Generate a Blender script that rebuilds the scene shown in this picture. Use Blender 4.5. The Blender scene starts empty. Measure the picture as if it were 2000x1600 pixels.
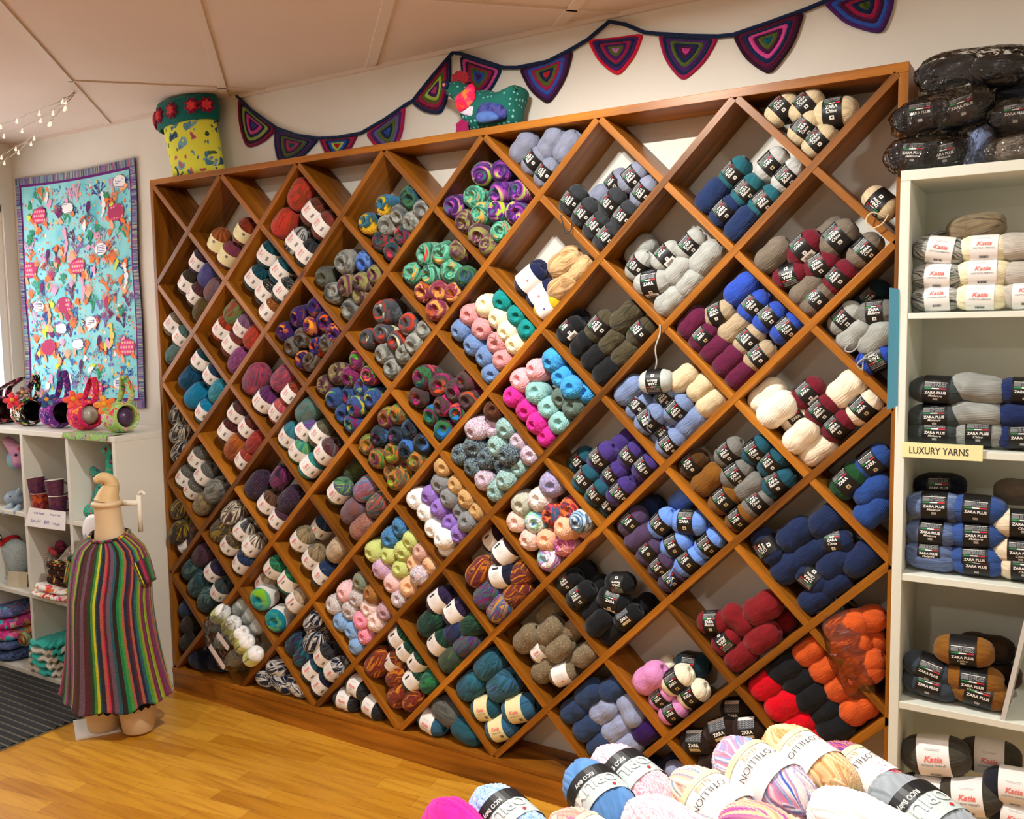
import bpy, bmesh, math, random
from mathutils import Vector, Matrix, noise as mnoise
random.seed(7)
PI = math.pi
SC = bpy.context.scene
COL = SC.collection
SEEN = set()

# ---------------------------------------------------------------- camera model
FPX = 1762.898
CR = ((0.849902645, 0.526730858, -0.014835685),
      (0.033436376, -0.082005938, -0.996070798),
      (-0.525877840, 0.846067154, -0.087309034))
CAM = Vector((3.17471389, -2.38901375, 1.39462608))
R0, R1, R2 = (Vector(r) for r in CR)

def ray(px, py):
    return R0 * ((px - 1000) / FPX) + R1 * ((py - 800) / FPX) + R2

def at(px, py, y=0.0):
    """point of the room seen at that spot of the photograph on the plane y"""
    d = ray(px, py)
    return CAM + d * ((y - CAM.y) / d.y)

def atz(px, py, z):
    d = ray(px, py)
    return CAM + d * ((z - CAM.z) / d.z)

def atx(px, py, x):
    d = ray(px, py)
    return CAM + d * ((x - CAM.x) / d.x)

FLOOR, CEIL, WALL = -0.105, 2.335, 0.158

# ---------------------------------------------------------------- colour + materials
def lin(c):
    return c / 12.92 if c <= 0.04045 else ((c + 0.055) / 1.055) ** 2.4

def rgb(h):
    h = h.lstrip('#')
    return tuple(lin(int(h[i:i + 2], 16) / 255) for i in (0, 2, 4)) + (1.0,)

class NT:
    def __init__(s, name):
        s.m = bpy.data.materials.new(name); s.m.use_nodes = True
        s.t = s.m.node_tree; s.n = s.t.nodes
        s.b = s.n['Principled BSDF']
    def node(s, typ, **kw):
        n = s.n.new(typ)
        for k, v in kw.items():
            if isinstance(v, tuple) and k.startswith('i_'):
                n.inputs[k[2:].replace('_', ' ')].default_value = v
            elif k.startswith('i_'):
                n.inputs[k[2:].replace('_', ' ')].default_value = v
            else:
                setattr(n, k, v)
        return n
    def link(s, a, b): s.t.links.new(a, b)
    def ramp(s, cols, interp='LINEAR', pos=None):
        r = s.node('ShaderNodeValToRGB'); e = r.color_ramp
        e.interpolation = interp
        n = len(cols)
        for i, c in enumerate(cols):
            p = pos[i] if pos else (i / max(1, n - 1) if interp == 'LINEAR' else i / n)
            if i < 2:
                el = e.elements[i]; el.position = p
            else:
                el = e.elements.new(p)
            el.color = rgb(c)
        return r
    def maprange(s, src, a, b, c=0.0, d=1.0):
        m = s.node('ShaderNodeMapRange'); m.clamp = True
        for i, v in ((1, a), (2, b), (3, c), (4, d)): m.inputs[i].default_value = v
        s.link(src, m.inputs[0]); return m.outputs[0]
    def bump(s, src, strength=0.3, dist=0.002):
        b = s.node('ShaderNodeBump'); b.inputs['Strength'].default_value = strength
        b.inputs['Distance'].default_value = dist
        s.link(src, b.inputs['Height']); s.link(b.outputs[0], s.b.inputs['Normal']); return b

MATS = {}
def plain(name, hexc, rough=0.6, spec=0.3, metal=0.0, emit=0.0):
    if name in MATS: return MATS[name]
    t = NT(name); t.b.inputs['Base Color'].default_value = rgb(hexc)
    t.b.inputs['Roughness'].default_value = rough
    t.b.inputs['Specular IOR Level'].default_value = spec
    t.b.inputs['Metallic'].default_value = metal
    if emit:
        t.b.inputs['Emission Color'].default_value = rgb(hexc)
        t.b.inputs['Emission Strength'].default_value = emit
    MATS[name] = t.m; return t.m

def mottled(name, hexes, scale=8.0, rough=0.85, bump=0.15, bscale=60, coord='Object', spec=0.2):
    if name in MATS: return MATS[name]
    t = NT(name)
    tc = t.node('ShaderNodeTexCoord')
    nz = t.node('ShaderNodeTexNoise', i_Scale=scale, i_Detail=3.0)
    t.link(tc.outputs[coord], nz.inputs['Vector'])
    r = t.ramp(hexes)
    t.link(t.maprange(nz.outputs[0], 0.3, 0.7), r.inputs[0])
    t.link(r.outputs[0], t.b.inputs['Base Color'])
    n2 = t.node('ShaderNodeTexNoise', i_Scale=bscale, i_Detail=2.0)
    t.link(tc.outputs[coord], n2.inputs['Vector'])
    t.bump(n2.outputs[0], bump, 0.003)
    t.b.inputs['Roughness'].default_value = rough
    t.b.inputs['Specular IOR Level'].default_value = spec
    MATS[name] = t.m; return t.m

def floral(name, ground, cols, scale=14.0, size=0.35, rough=0.85):
    """printed cotton: blossoms of several colours over a ground colour"""
    if name in MATS: return MATS[name]
    t = NT(name)
    tc = t.node('ShaderNodeTexCoord')
    wn = t.node('ShaderNodeTexNoise', i_Scale=scale * 1.3, i_Detail=1.0)
    t.link(tc.outputs['Object'], wn.inputs['Vector'])
    mv = t.node('ShaderNodeMix', data_type='VECTOR', i_Factor=0.06)
    mv.inputs[0].default_value = 0.07
    t.link(tc.outputs['Object'], mv.inputs[4]); t.link(wn.outputs['Color'], mv.inputs[5])
    last = None
    for k, (sc, sz) in enumerate(((scale, size), (scale * 1.9, size * .8))):
        v = t.node('ShaderNodeTexVoronoi', i_Scale=sc)
        t.link(mv.outputs[1], v.inputs['Vector'])
        rp = t.ramp(cols, 'CONSTANT')
        sx = t.node('ShaderNodeSeparateColor'); t.link(v.outputs['Color'], sx.inputs[0])
        t.link(sx.outputs[k], rp.inputs[0])
        # petals: a darker ring inside each blossom
        rr = t.ramp(['#ffffff', '#9a8fa5', '#ffffff', '#ffffff'], 'LINEAR', [0.0, 0.12, 0.2, 1.0])
        t.link(v.outputs['Distance'], rr.inputs[0])
        mu = t.node('ShaderNodeMix', data_type='RGBA', blend_type='MULTIPLY'); mu.inputs[0].default_value = 0.8
        t.link(rp.outputs[0], mu.inputs[6]); t.link(rr.outputs[0], mu.inputs[7])
        lt = t.node('ShaderNodeMath', operation='LESS_THAN'); lt.inputs[1].default_value = sz
        t.link(v.outputs['Distance'], lt.inputs[0])
        mx = t.node('ShaderNodeMix', data_type='RGBA')
        t.link(lt.outputs[0], mx.inputs[0])
        if last is None: mx.inputs[6].default_value = rgb(ground)
        else: t.link(last, mx.inputs[6])
        t.link(mu.outputs[2], mx.inputs[7])
        last = mx.outputs[2]
    t.link(last, t.b.inputs['Base Color'])
    t.b.inputs['Roughness'].default_value = rough
    t.b.inputs['Specular IOR Level'].default_value = 0.15
    MATS[name] = t.m; return t.m

def dotted(name, ground, dot, scale=40.0, size=0.28):
    if name in MATS: return MATS[name]
    t = NT(name)
    tc = t.node('ShaderNodeTexCoord')
    v = t.node('ShaderNodeTexVoronoi', i_Scale=scale, i_Randomness=0.25)
    t.link(tc.outputs['Object'], v.inputs['Vector'])
    r = t.ramp([dot, dot, ground, ground], 'LINEAR', [0, size, size + .04, 1])
    t.link(v.outputs['Distance'], r.inputs[0]); t.link(r.outputs[0], t.b.inputs['Base Color'])
    t.b.inputs['Roughness'].default_value = 0.9
    MATS[name] = t.m; return t.m

def wood(name, dark, mid, light, rough=0.38, knots=True):
    if name in MATS: return MATS[name]
    t = NT(name)
    uv = t.node('ShaderNodeAttribute', attribute_name='grain')
    mp = t.node('ShaderNodeMapping'); mp.inputs['Scale'].default_value = (1.6, 26.0, 26.0)
    t.link(uv.outputs['Vector'], mp.inputs['Vector'])
    nz = t.node('ShaderNodeTexNoise', i_Scale=1.6, i_Detail=5.0, i_Roughness=0.6)
    t.link(mp.outputs[0], nz.inputs['Vector'])
    mp2 = t.node('ShaderNodeMapping'); mp2.inputs['Scale'].default_value = (0.9, 5.0, 5.0)
    t.link(uv.outputs['Vector'], mp2.inputs['Vector'])
    n2 = t.node('ShaderNodeTexNoise', i_Scale=1.5, i_Detail=2.0)
    t.link(mp2.outputs[0], n2.inputs['Vector'])
    ad = t.node('ShaderNodeMath', operation='ADD')
    m1 = t.node('ShaderNodeMath', operation='MULTIPLY'); m1.inputs[1].default_value = 0.45
    t.link(nz.outputs[0], m1.inputs[0])
    m2 = t.node('ShaderNodeMath', operation='MULTIPLY'); m2.inputs[1].default_value = 0.55
    t.link(n2.outputs[0], m2.inputs[0])
    t.link(m1.outputs[0], ad.inputs[0]); t.link(m2.outputs[0], ad.inputs[1])
    r = t.ramp([dark, mid, light], 'LINEAR', [0.0, 0.5, 1.0])
    t.link(t.maprange(ad.outputs[0], 0.34, 0.66), r.inputs[0])
    out = r.outputs[0]
    if knots:
        mp3 = t.node('ShaderNodeMapping'); mp3.inputs['Scale'].default_value = (2.6, 7.0, 7.0)
        t.link(uv.outputs['Vector'], mp3.inputs['Vector'])
        v = t.node('ShaderNodeTexVoronoi', i_Scale=1.0)
        t.link(mp3.outputs[0], v.inputs['Vector'])
        kr = t.ramp(['#3a1c08', '#8a5a30', '#ffffff', '#ffffff'], 'LINEAR', [0.0, 0.05, 0.10, 1.0])
        t.link(v.outputs['Distance'], kr.inputs[0])
        mu = t.node('ShaderNodeMix', data_type='RGBA', blend_type='MULTIPLY'); mu.inputs[0].default_value = 0.85
        t.link(out, mu.inputs[6]); t.link(kr.outputs[0], mu.inputs[7]); out = mu.outputs[2]
    t.link(out, t.b.inputs['Base Color'])
    t.b.inputs['Roughness'].default_value = rough
    t.b.inputs['Specular IOR Level'].default_value = 0.35
    t.bump(nz.outputs[0], 0.06, 0.001)
    MATS[name] = t.m; return t.m

# ---------------------------------------------------------------- mesh builder
class MB:
    def __init__(s):
        s.v = []; s.f = []; s.mi = []; s.g = None
    def add(s, vs, fs, mi=0):
        o = len(s.v); s.v.extend(Vector(v) for v in vs)
        for f in fs:
            s.f.append(tuple(o + i for i in f)); s.mi.append(mi)
        return s
    def box(s, lo, hi, mi=0):
        x0, y0, z0 = lo; x1, y1, z1 = hi
        return s.add([(x0, y0, z0), (x1, y0, z0), (x1, y1, z0), (x0, y1, z0), (x0, y0, z1), (x1, y0, z1), (x1, y1, z1), (x0, y1, z1)],
                     [(0, 3, 2, 1), (4, 5, 6, 7), (0, 1, 5, 4), (1, 2, 6, 5), (2, 3, 7, 6), (3, 0, 4, 7)], mi)
    def prism(s, pts, y0, y1, mi=0):
        """outline in (x, z), pushed from y0 to y1"""
        n = len(pts)
        vs = [(p[0], y0, p[1]) for p in pts] + [(p[0], y1, p[1]) for p in pts]
        fs = [tuple(range(n)), tuple(range(2 * n - 1, n - 1, -1))] + [(i, i + n, (i + 1) % n + n, (i + 1) % n) for i in range(n)]
        return s.add(vs, fs, mi)
    def rings(s, rings, mi=0, closed=True, cap0=False, cap1=False):
        """rings of equal length lofted together"""
        n = len(rings[0]); o = len(s.v)
        for r in rings: s.v.extend(Vector(p) for p in r)
        m = n if closed else n - 1
        for i in range(len(rings) - 1):
            for j in range(m):
                a = o + i * n + j; b = o + i * n + (j + 1) % n
                s.f.append((a, b, b + n, a + n)); s.mi.append(mi)
        if cap0: s.f.append(tuple(o + j for j in range(n - 1, -1, -1))); s.mi.append(mi)
        if cap1: s.f.append(tuple(o + (len(rings) - 1) * n + j for j in range(n))); s.mi.append(mi)
        return s
    def tube(s, pts, r, n=8, mi=0, cap=True):
        pts = [Vector(p) for p in pts]; rr = r if isinstance(r, (list, tuple)) else [r] * len(pts)
        rings = []; up = Vector((0.13, 0.21, 0.97))
        for i, p in enumerate(pts):
            d = (pts[min(i + 1, len(pts) - 1)] - pts[max(i - 1, 0)]).normalized()
            a = d.cross(up)
            if a.length < 1e-4: a = d.cross(Vector((1, 0, 0)))
            a.normalize(); b = d.cross(a)
            rings.append([p + a * (rr[i] * math.cos(2 * PI * k / n)) + b * (rr[i] * math.sin(2 * PI * k / n)) for k in range(n)])
        return s.rings(rings, mi, True, cap, cap)
    def ball(s, c, r, nu=20, nv=12, mi=0, rot=None):
        c = Vector(c); r = Vector(r) if isinstance(r, (tuple, list, Vector)) else Vector((r, r, r))
        rings = []
        for i in range(nv + 1):
            th = PI * i / nv
            th = min(max(th, 0.02), PI - 0.02)
            ring = []
            for k in range(nu):
                a = 2 * PI * k / nu
                p = Vector((r.x * math.sin(th) * math.cos(a), r.y * math.sin(th) * math.sin(a), r.z * math.cos(th)))
                if rot: p = rot @ p
                ring.append(c + p)
            rings.append(ring)
        return s.rings(rings[::-1], mi, True, True, True)
    def build(s, name, mats, parent=None, smooth=False, base=None, bevel=0.0, grain=None):
        me = bpy.data.meshes.new(name)
        off = wloc(parent) if parent else (Vector(base) if base is not None else Vector((0, 0, 0)))
        me.from_pydata([tuple(v - off) for v in s.v], [], s.f)
        if not isinstance(mats, (list, tuple)): mats = [mats]
        for m in mats: me.materials.append(m)
        for p, i in zip(me.polygons, s.mi):
            p.material_index = i
            p.use_smooth = smooth
        if grain:                      # coordinates along the board, for the wood
            a = me.attributes.new('grain', 'FLOAT_VECTOR', 'POINT')
            ax, sd = grain; ax = Vector(ax).normalized()
            q = ax.cross(Vector((0, 1, 0)))
            if q.length < .1: q = Vector((0, 0, 1))
            q.normalize(); w = ax.cross(q)
            a.data.foreach_set('vector', [c for v in s.v for c in (v.dot(ax) + sd * 3.7, v.dot(q) + sd, v.dot(w) + sd * 1.7)])
        me.validate(); me.update()
        o = bpy.data.objects.new(name, me); COL.objects.link(o)
        if parent: o.parent = parent
        else: o.location = off
        if bevel:
            b = o.modifiers.new('edge', 'BEVEL'); b.width = bevel; b.segments = 2; b.limit_method = 'ANGLE'
        return o

def wloc(o):
    v = Vector((0, 0, 0))
    while o is not None:
        v = v + o.location; o = o.parent
    return v

def thing(name, label, cat, loc, group=None):
    o = bpy.data.objects.new(name, None); COL.objects.link(o)
    o.empty_display_size = 0.05
    o.location = loc; return tag(o, label, cat, group)

def tag(o, label, cat, group=None, kind=None):
    o['label'] = label; o['category'] = cat
    if group: o['group'] = group
    if kind: o['kind'] = kind
    return o

def structure(o):
    o['kind'] = 'structure'; return o

# ---------------------------------------------------------------- text as mesh, cached
TXT = {}
def text_mesh(s, bold=0.0, shear=0.0):
    k = (s, bold, shear)
    if k in TXT: return TXT[k]
    cu = bpy.data.curves.new('writing', 'FONT'); cu.body = s; cu.size = 1.0
    cu.align_x = 'CENTER'; cu.align_y = 'CENTER'; cu.offset = bold; cu.shear = shear; cu.resolution_u = 3
    ob = bpy.data.objects.new('writing', cu); COL.objects.link(ob)
    bpy.context.view_layer.update()
    dg = bpy.context.evaluated_depsgraph_get()
    me = ob.evaluated_get(dg).to_mesh()
    vs = [(v.co.x, v.co.y) for v in me.vertices]; fs = [tuple(p.vertices) for p in me.polygons]
    ob.evaluated_get(dg).to_mesh_clear()
    bpy.data.objects.remove(ob); bpy.data.curves.remove(cu)
    xs = [v[0] for v in vs]; ys = [v[1] for v in vs]
    cx, cy, w, h = (min(xs) + max(xs)) / 2, (min(ys) + max(ys)) / 2, max(xs) - min(xs), max(ys) - min(ys)
    TXT[k] = ([(x - cx, y - cy) for x, y in vs], fs, w, h); return TXT[k]

def curve_through(pts, n=7):
    """a smooth line through the given points"""
    P = [Vector(p) for p in pts]; out = []
    for k in range(len(P) - 1):
        a, b, c, d = P[max(k - 1, 0)], P[k], P[k + 1], P[min(k + 2, len(P) - 1)]
        for j in range(n):
            t = j / n; out.append(.5 * ((2 * b) + (-a + c) * t + (2 * a - 5 * b + 4 * c - d) * t * t + (-a + 3 * b - 3 * c + d) * t ** 3))
    return out + [P[-1]]
# ================================================================ the room
M_WALL = mottled('wall_paint', ['#dedad0', '#e4e0d6'], 3, 0.85, 0.03, 90)
M_CEIL = mottled('ceiling_board', ['#d9c8bb', '#dfcfc3'], 2, 0.9, 0.03, 120)
M_STRIP = plain('ceiling_strip_white', '#dccdc0', 0.6)
M_GLOSSWHITE = plain('white_laminate', '#e6e6dd', 0.45, 0.4)
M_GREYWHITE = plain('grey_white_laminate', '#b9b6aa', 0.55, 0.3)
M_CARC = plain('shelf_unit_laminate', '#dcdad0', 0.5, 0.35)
M_WINFRAME = plain('window_frame_white', '#f2eee8', 0.5)

def floor_mat():
    t = NT('oiled_floor_boards')
    tc = t.node('ShaderNodeTexCoord')
    mp = t.node('ShaderNodeMapping'); mp.inputs['Rotation'].default_value = (0, 0, math.radians(-9))
    t.link(tc.outputs['Object'], mp.inputs['Vector'])
    br = t.node('ShaderNodeTexBrick', offset=0.37, offset_frequency=2, squash=1.0)
    br.inputs['Scale'].default_value = 1.0
    br.inputs['Brick Width'].default_value = 0.46; br.inputs['Row Height'].default_value = 0.066
    br.inputs['Mortar Size'].default_value = 0.0006; br.inputs['Bias'].default_value = 0.0
    br.inputs['Color1'].default_value = rgb('#bd7f1e'); br.inputs['Color2'].default_value = rgb('#d99f34')
    br.inputs['Mortar'].default_value = rgb('#7d531a')
    t.link(mp.outputs[0], br.inputs['Vector'])
    m2 = t.node('ShaderNodeMapping'); m2.inputs['Scale'].default_value = (2.2, 30, 1); m2.inputs['Rotation'].default_value = (0, 0, math.radians(-9))
    t.link(tc.outputs['Object'], m2.inputs['Vector'])
    nz = t.node('ShaderNodeTexNoise', i_Scale=1.5, i_Detail=4.0)
    t.link(m2.outputs[0], nz.inputs['Vector'])
    r = t.ramp(['#b48a5c', '#ffffff'], 'LINEAR', [0.28, 0.56])
    t.link(nz.outputs[0], r.inputs[0])
    mu = t.node('ShaderNodeMix', data_type='RGBA', blend_type='MULTIPLY'); mu.inputs[0].default_value = 0.5
    t.link(br.outputs[0], mu.inputs[6]); t.link(r.outputs[0], mu.inputs[7])
    t.link(mu.outputs[2], t.b.inputs['Base Color'])
    t.b.inputs['Roughness'].default_value = 0.32
    return t.m

XL, XR, YF = -1.27, 4.6, -4.4
structure(MB().box((XL - .1, YF - .1, FLOOR - .1), (XR + .1, WALL + .1, FLOOR)).build('floor', floor_mat()))
structure(MB().box((XL - .1, YF - .1, CEIL), (XR + .1, WALL + .1, CEIL + .08)).build('ceiling', M_CEIL))
structure(MB().box((XL - .1, WALL, FLOOR), (XR + .1, WALL + .1, CEIL)).build('wall_back', M_WALL))
structure(MB().box((XR, YF, FLOOR), (XR + .1, WALL, CEIL)).build('wall_right', M_WALL))
structure(MB().box((XL - .1, YF - .1, FLOOR), (XR + .1, YF, CEIL)).build('wall_front', M_WALL))
# the left wall has the window in it
WY0, WY1, WZ0, WZ1 = -1.55, 0.10, 0.96, 2.04
m = MB()
m.box((XL - .1, WY1, FLOOR), (XL, WALL, CEIL)).box((XL - .1, YF, FLOOR), (XL, WY0, CEIL))
m.box((XL - .1, WY0, FLOOR), (XL, WY1, WZ0)).box((XL - .1, WY0, WZ1), (XL, WY1, CEIL))
structure(m.build('wall_left', M_WALL))
win = bpy.data.objects.new('window_1', None); COL.objects.link(win); win.location = (XL, WY0, WZ0); structure(win)
m = MB(); w = .035
m.box((XL - .07, WY0, WZ0), (XL - .02, WY0 + w, WZ1)).box((XL - .07, WY1 - w, WZ0), (XL - .02, WY1, WZ1))
m.box((XL - .07, WY0, WZ0), (XL - .02, WY1, WZ0 + w)).box((XL - .07, WY0, WZ1 - w), (XL - .02, WY1, WZ1))
m.box((XL - .07, -.75, WZ0), (XL - .02, -.715, WZ1))
m.build('window_frame', M_WINFRAME, win)
def glass_mat():
    t = NT('window_glass'); t.b.inputs['Base Color'].default_value = (1, 1, 1, 1)
    t.b.inputs['Roughness'].default_value = 0.02; t.b.inputs['Transmission Weight'].default_value = 1.0
    t.b.inputs['IOR'].default_value = 1.05
    return t.m
MB().box((XL - .05, WY0, WZ0), (XL - .045, WY1, WZ1)).build('window_pane', glass_mat(), win)
# bright hazy daylight and a pinkish building across the street
ob_ = MB().box((XL - 2.2, .3, FLOOR), (XL - 2.0, 1.9, 1.62)).box((XL - 1.999, .52, .95), (XL - 1.97, .8, 1.4), 1).box((XL - 1.999, 1.05, .95), (XL - 1.97, 1.35, 1.4), 1)
ob_ = ob_.build('building_outside', [plain('pink_render_wall', '#e8c4bd', .9), plain('far_window_dark', '#b08f8c', .4)])
tag(ob_, 'pale pink building seen outside through the bright window', 'building')

# ceiling cover strips: square boards laid at 45 degrees to the shelf wall
H = CEIL
def strip(p, q, w, name='ceiling_trim'):
    p, q = Vector(p), Vector(q); d = (q - p).normalized(); n = Vector((-d.y, d.x, 0)) * (w / 2)
    m = MB(); z0, z1 = H - .006, H + .002
    m.add([(*(p + n).xy, z0), (*(q + n).xy, z0), (*(q - n).xy, z0), (*(p - n).xy, z0),
           (*(p + n).xy, z1), (*(q + n).xy, z1), (*(q - n).xy, z1), (*(p - n).xy, z1)],
          [(0, 1, 2, 3), (4, 7, 6, 5), (0, 4, 5, 1), (1, 5, 6, 2), (2, 6, 7, 3), (3, 7, 4, 0)])
    return m
k = 0
for c, w in ((-.335, .028), (.425, .034), (1.18, .034), (1.935, .034), (2.69, .034), (3.445, .034), (4.2, .034)):
    k += 1
    x1 = c - (WALL - .001); y1 = WALL - .001
    x0 = min(c + 3.6, XR - .02); y0 = c - x0
    structure(strip((x0, y0, H), (x1, y1, H), w).build('trim_%d' % k, M_STRIP))
for c in (-1.14, .35, 1.84, 3.33):
    for (s0, s1) in ((-.335, .425), (.425, 1.18), (1.18, 1.935), (1.935, 2.69)):
        if c > 1.5 and s0 < 1: continue
        a = ((s0 + c) / 2, (s0 - c) / 2); b = ((s1 + c) / 2, (s1 - c) / 2)
        if a[1] > WALL: continue
        if b[1] > WALL - .002: b = (WALL - .002 + c, WALL - .002)
        k += 1
        structure(strip((*a, H), (*b, H), .012).build('trim_%d' % k, M_STRIP))
k += 1
structure(MB().box((XL, WALL - .012, CEIL - .014), (XR, WALL, CEIL)).build('trim_%d' % k, M_STRIP))

# door mat of charcoal ribbed carpet
m = MB(); n = 24; rings = []
ys = []
y = -1.2
while y < -.232:
    ys += [(y, .004), (y + .006, .011), (y + .020, .011), (y + .026, .004)]; y += .034
m.rings([[(XL + .03, yy, FLOOR + zz), (-.098 + .004 * math.sin(yy * 9), yy, FLOOR + zz)] for yy, zz in ys], 0, False)
m.box((XL + .03, ys[0][0], FLOOR), (-.094, ys[-1][0], FLOOR + .0042), 1)
def matmat():
    t = NT('charcoal_ribbed_carpet')
    g = t.node('ShaderNodeNewGeometry'); sp = t.node('ShaderNodeSeparateXYZ'); t.link(g.outputs['Position'], sp.inputs[0])
    r = t.ramp(['#3b3a34', '#2c2e33'], 'LINEAR'); t.link(t.maprange(sp.outputs[2], FLOOR + .004, FLOOR + .011), r.inputs[0])
    t.link(r.outputs[0], t.b.inputs['Base Color']); t.b.inputs['Roughness'].default_value = 0.95
    return t.m
o = m.build('floor_mat', [matmat(), plain('mat_backing', '#6e6a5c', .9)], base=(-.68, -.7, FLOOR))
tag(o, 'charcoal ribbed floor mat in front of the white cube shelf unit', 'mat')

# ================================================================ the diamond shelf
CX = (0.00114, 0.0013, -0.00159, -0.00167, -0.00916, 0.00748, 0.00692, -0.00156, 0.00258, 0.01325)
CZ = (0.00423, 0.01088, -0.00767, -0.01274, -0.00037, 0.00226, 0.0038, -0.00359, -0.0081, -0.00338)
def node(u, v):
    """crossing of the lattice; the old shelf is a few millimetres out of square"""
    a, b = u / 7 - 1, v / 5 - 1
    t = [a ** i * b ** j for i in range(4) for j in range(4) if i + j <= 3]
    return Vector((u * .2 + sum(c * q for c, q in zip(CX, t)), 0, (10 - v) * .2 + sum(c * q for c, q in zip(CZ, t))))

M_PINE = wood('orange_stained_pine', '#45260a', '#875010', '#b4701e')
M_PINE2 = wood('orange_stained_pine_light', '#5a330c', '#9a5c14', '#c07c26')
shelf = thing('diamond_yarn_shelf', 'wide orange-stained pine shelf of diamond cubbies covering the back wall', 'shelf', (1.4, 0.07, FLOOR))
D1 = WALL - .003
TB = .020
def board(name, pts, grain_axis, mat, seed, y0=0.0, y1=D1):
    m = MB(); m.prism(pts, y0, y1)
    return m.build(name, mat, shelf, bevel=.0012, grain=(grain_axis, seed))
tl, tr, bl, br = node(0, 0), node(14, 0), node(0, 10), node(14, 10)
# outline as measured from the photograph
board('top_board', [(-.018, 2.0), (2.82, 1.997), (2.82, 2.021), (-.018, 2.021)], (1, 0, 0), M_PINE2, 1)
board('side_board', [(-.018, -.004), (.0, -.004), (.0, 2.0), (-.018, 2.0)], (0, 0, 1), M_PINE, 2)
board('side_board', [(2.797, -.004), (2.82, -.004), (2.82, 1.997), (2.797, 1.997)], (0, 0, 1), M_PINE, 3)
board('bottom_board', [(-.018, -.022), (2.82, -.022), (2.82, -.004), (-.018, -.004)], (1, 0, 0), M_PINE2, 4, -.004)
board('kick_board', [(-.018, FLOOR), (2.82, FLOOR), (2.82, -.022), (-.018, -.022)], (1, 0, 0), M_PINE, 5, -.002, .02)
def divider(nodes, seed, y0):
    """one long slanting board through its crossings"""
    m = MB(); rings = []
    for i, p in enumerate(nodes):
        d = (nodes[min(i + 1, len(nodes) - 1)] - nodes[max(i - 1, 0)]).normalized()
        n = Vector((-d.z, 0, d.x)) * (TB / 2)
        if n.z < 0: n = -n
        c = p.copy()
        if i == 0: c = c + d * .006
        if i == len(nodes) - 1: c = c - d * .006
        rings.append([c + n + Vector((0, y0, 0)), c - n + Vector((0, y0, 0)), c - n + Vector((0, D1, 0)), c + n + Vector((0, D1, 0))])
    m.rings(rings, 0, True, True, True)
    d = (nodes[-1] - nodes[0]).normalized()
    m.build('diagonal_divider', M_PINE if seed % 3 else M_PINE2, shelf, bevel=.001, grain=(d, seed * 1.37))
sd = 10
for c in range(2, 24, 2):
    ns = [node(u, c - u) for u in range(0, 15) if 0 <= c - u <= 10]
    if len(ns) > 1: sd += 1; divider(ns, sd, 0.0)
for c in range(-8, 14, 2):
    ns = [node(u, u - c) for u in range(0, 15) if 0 <= u - c <= 10]
    if len(ns) > 1: sd += 1; divider(ns, sd, 0.0012)
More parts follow.
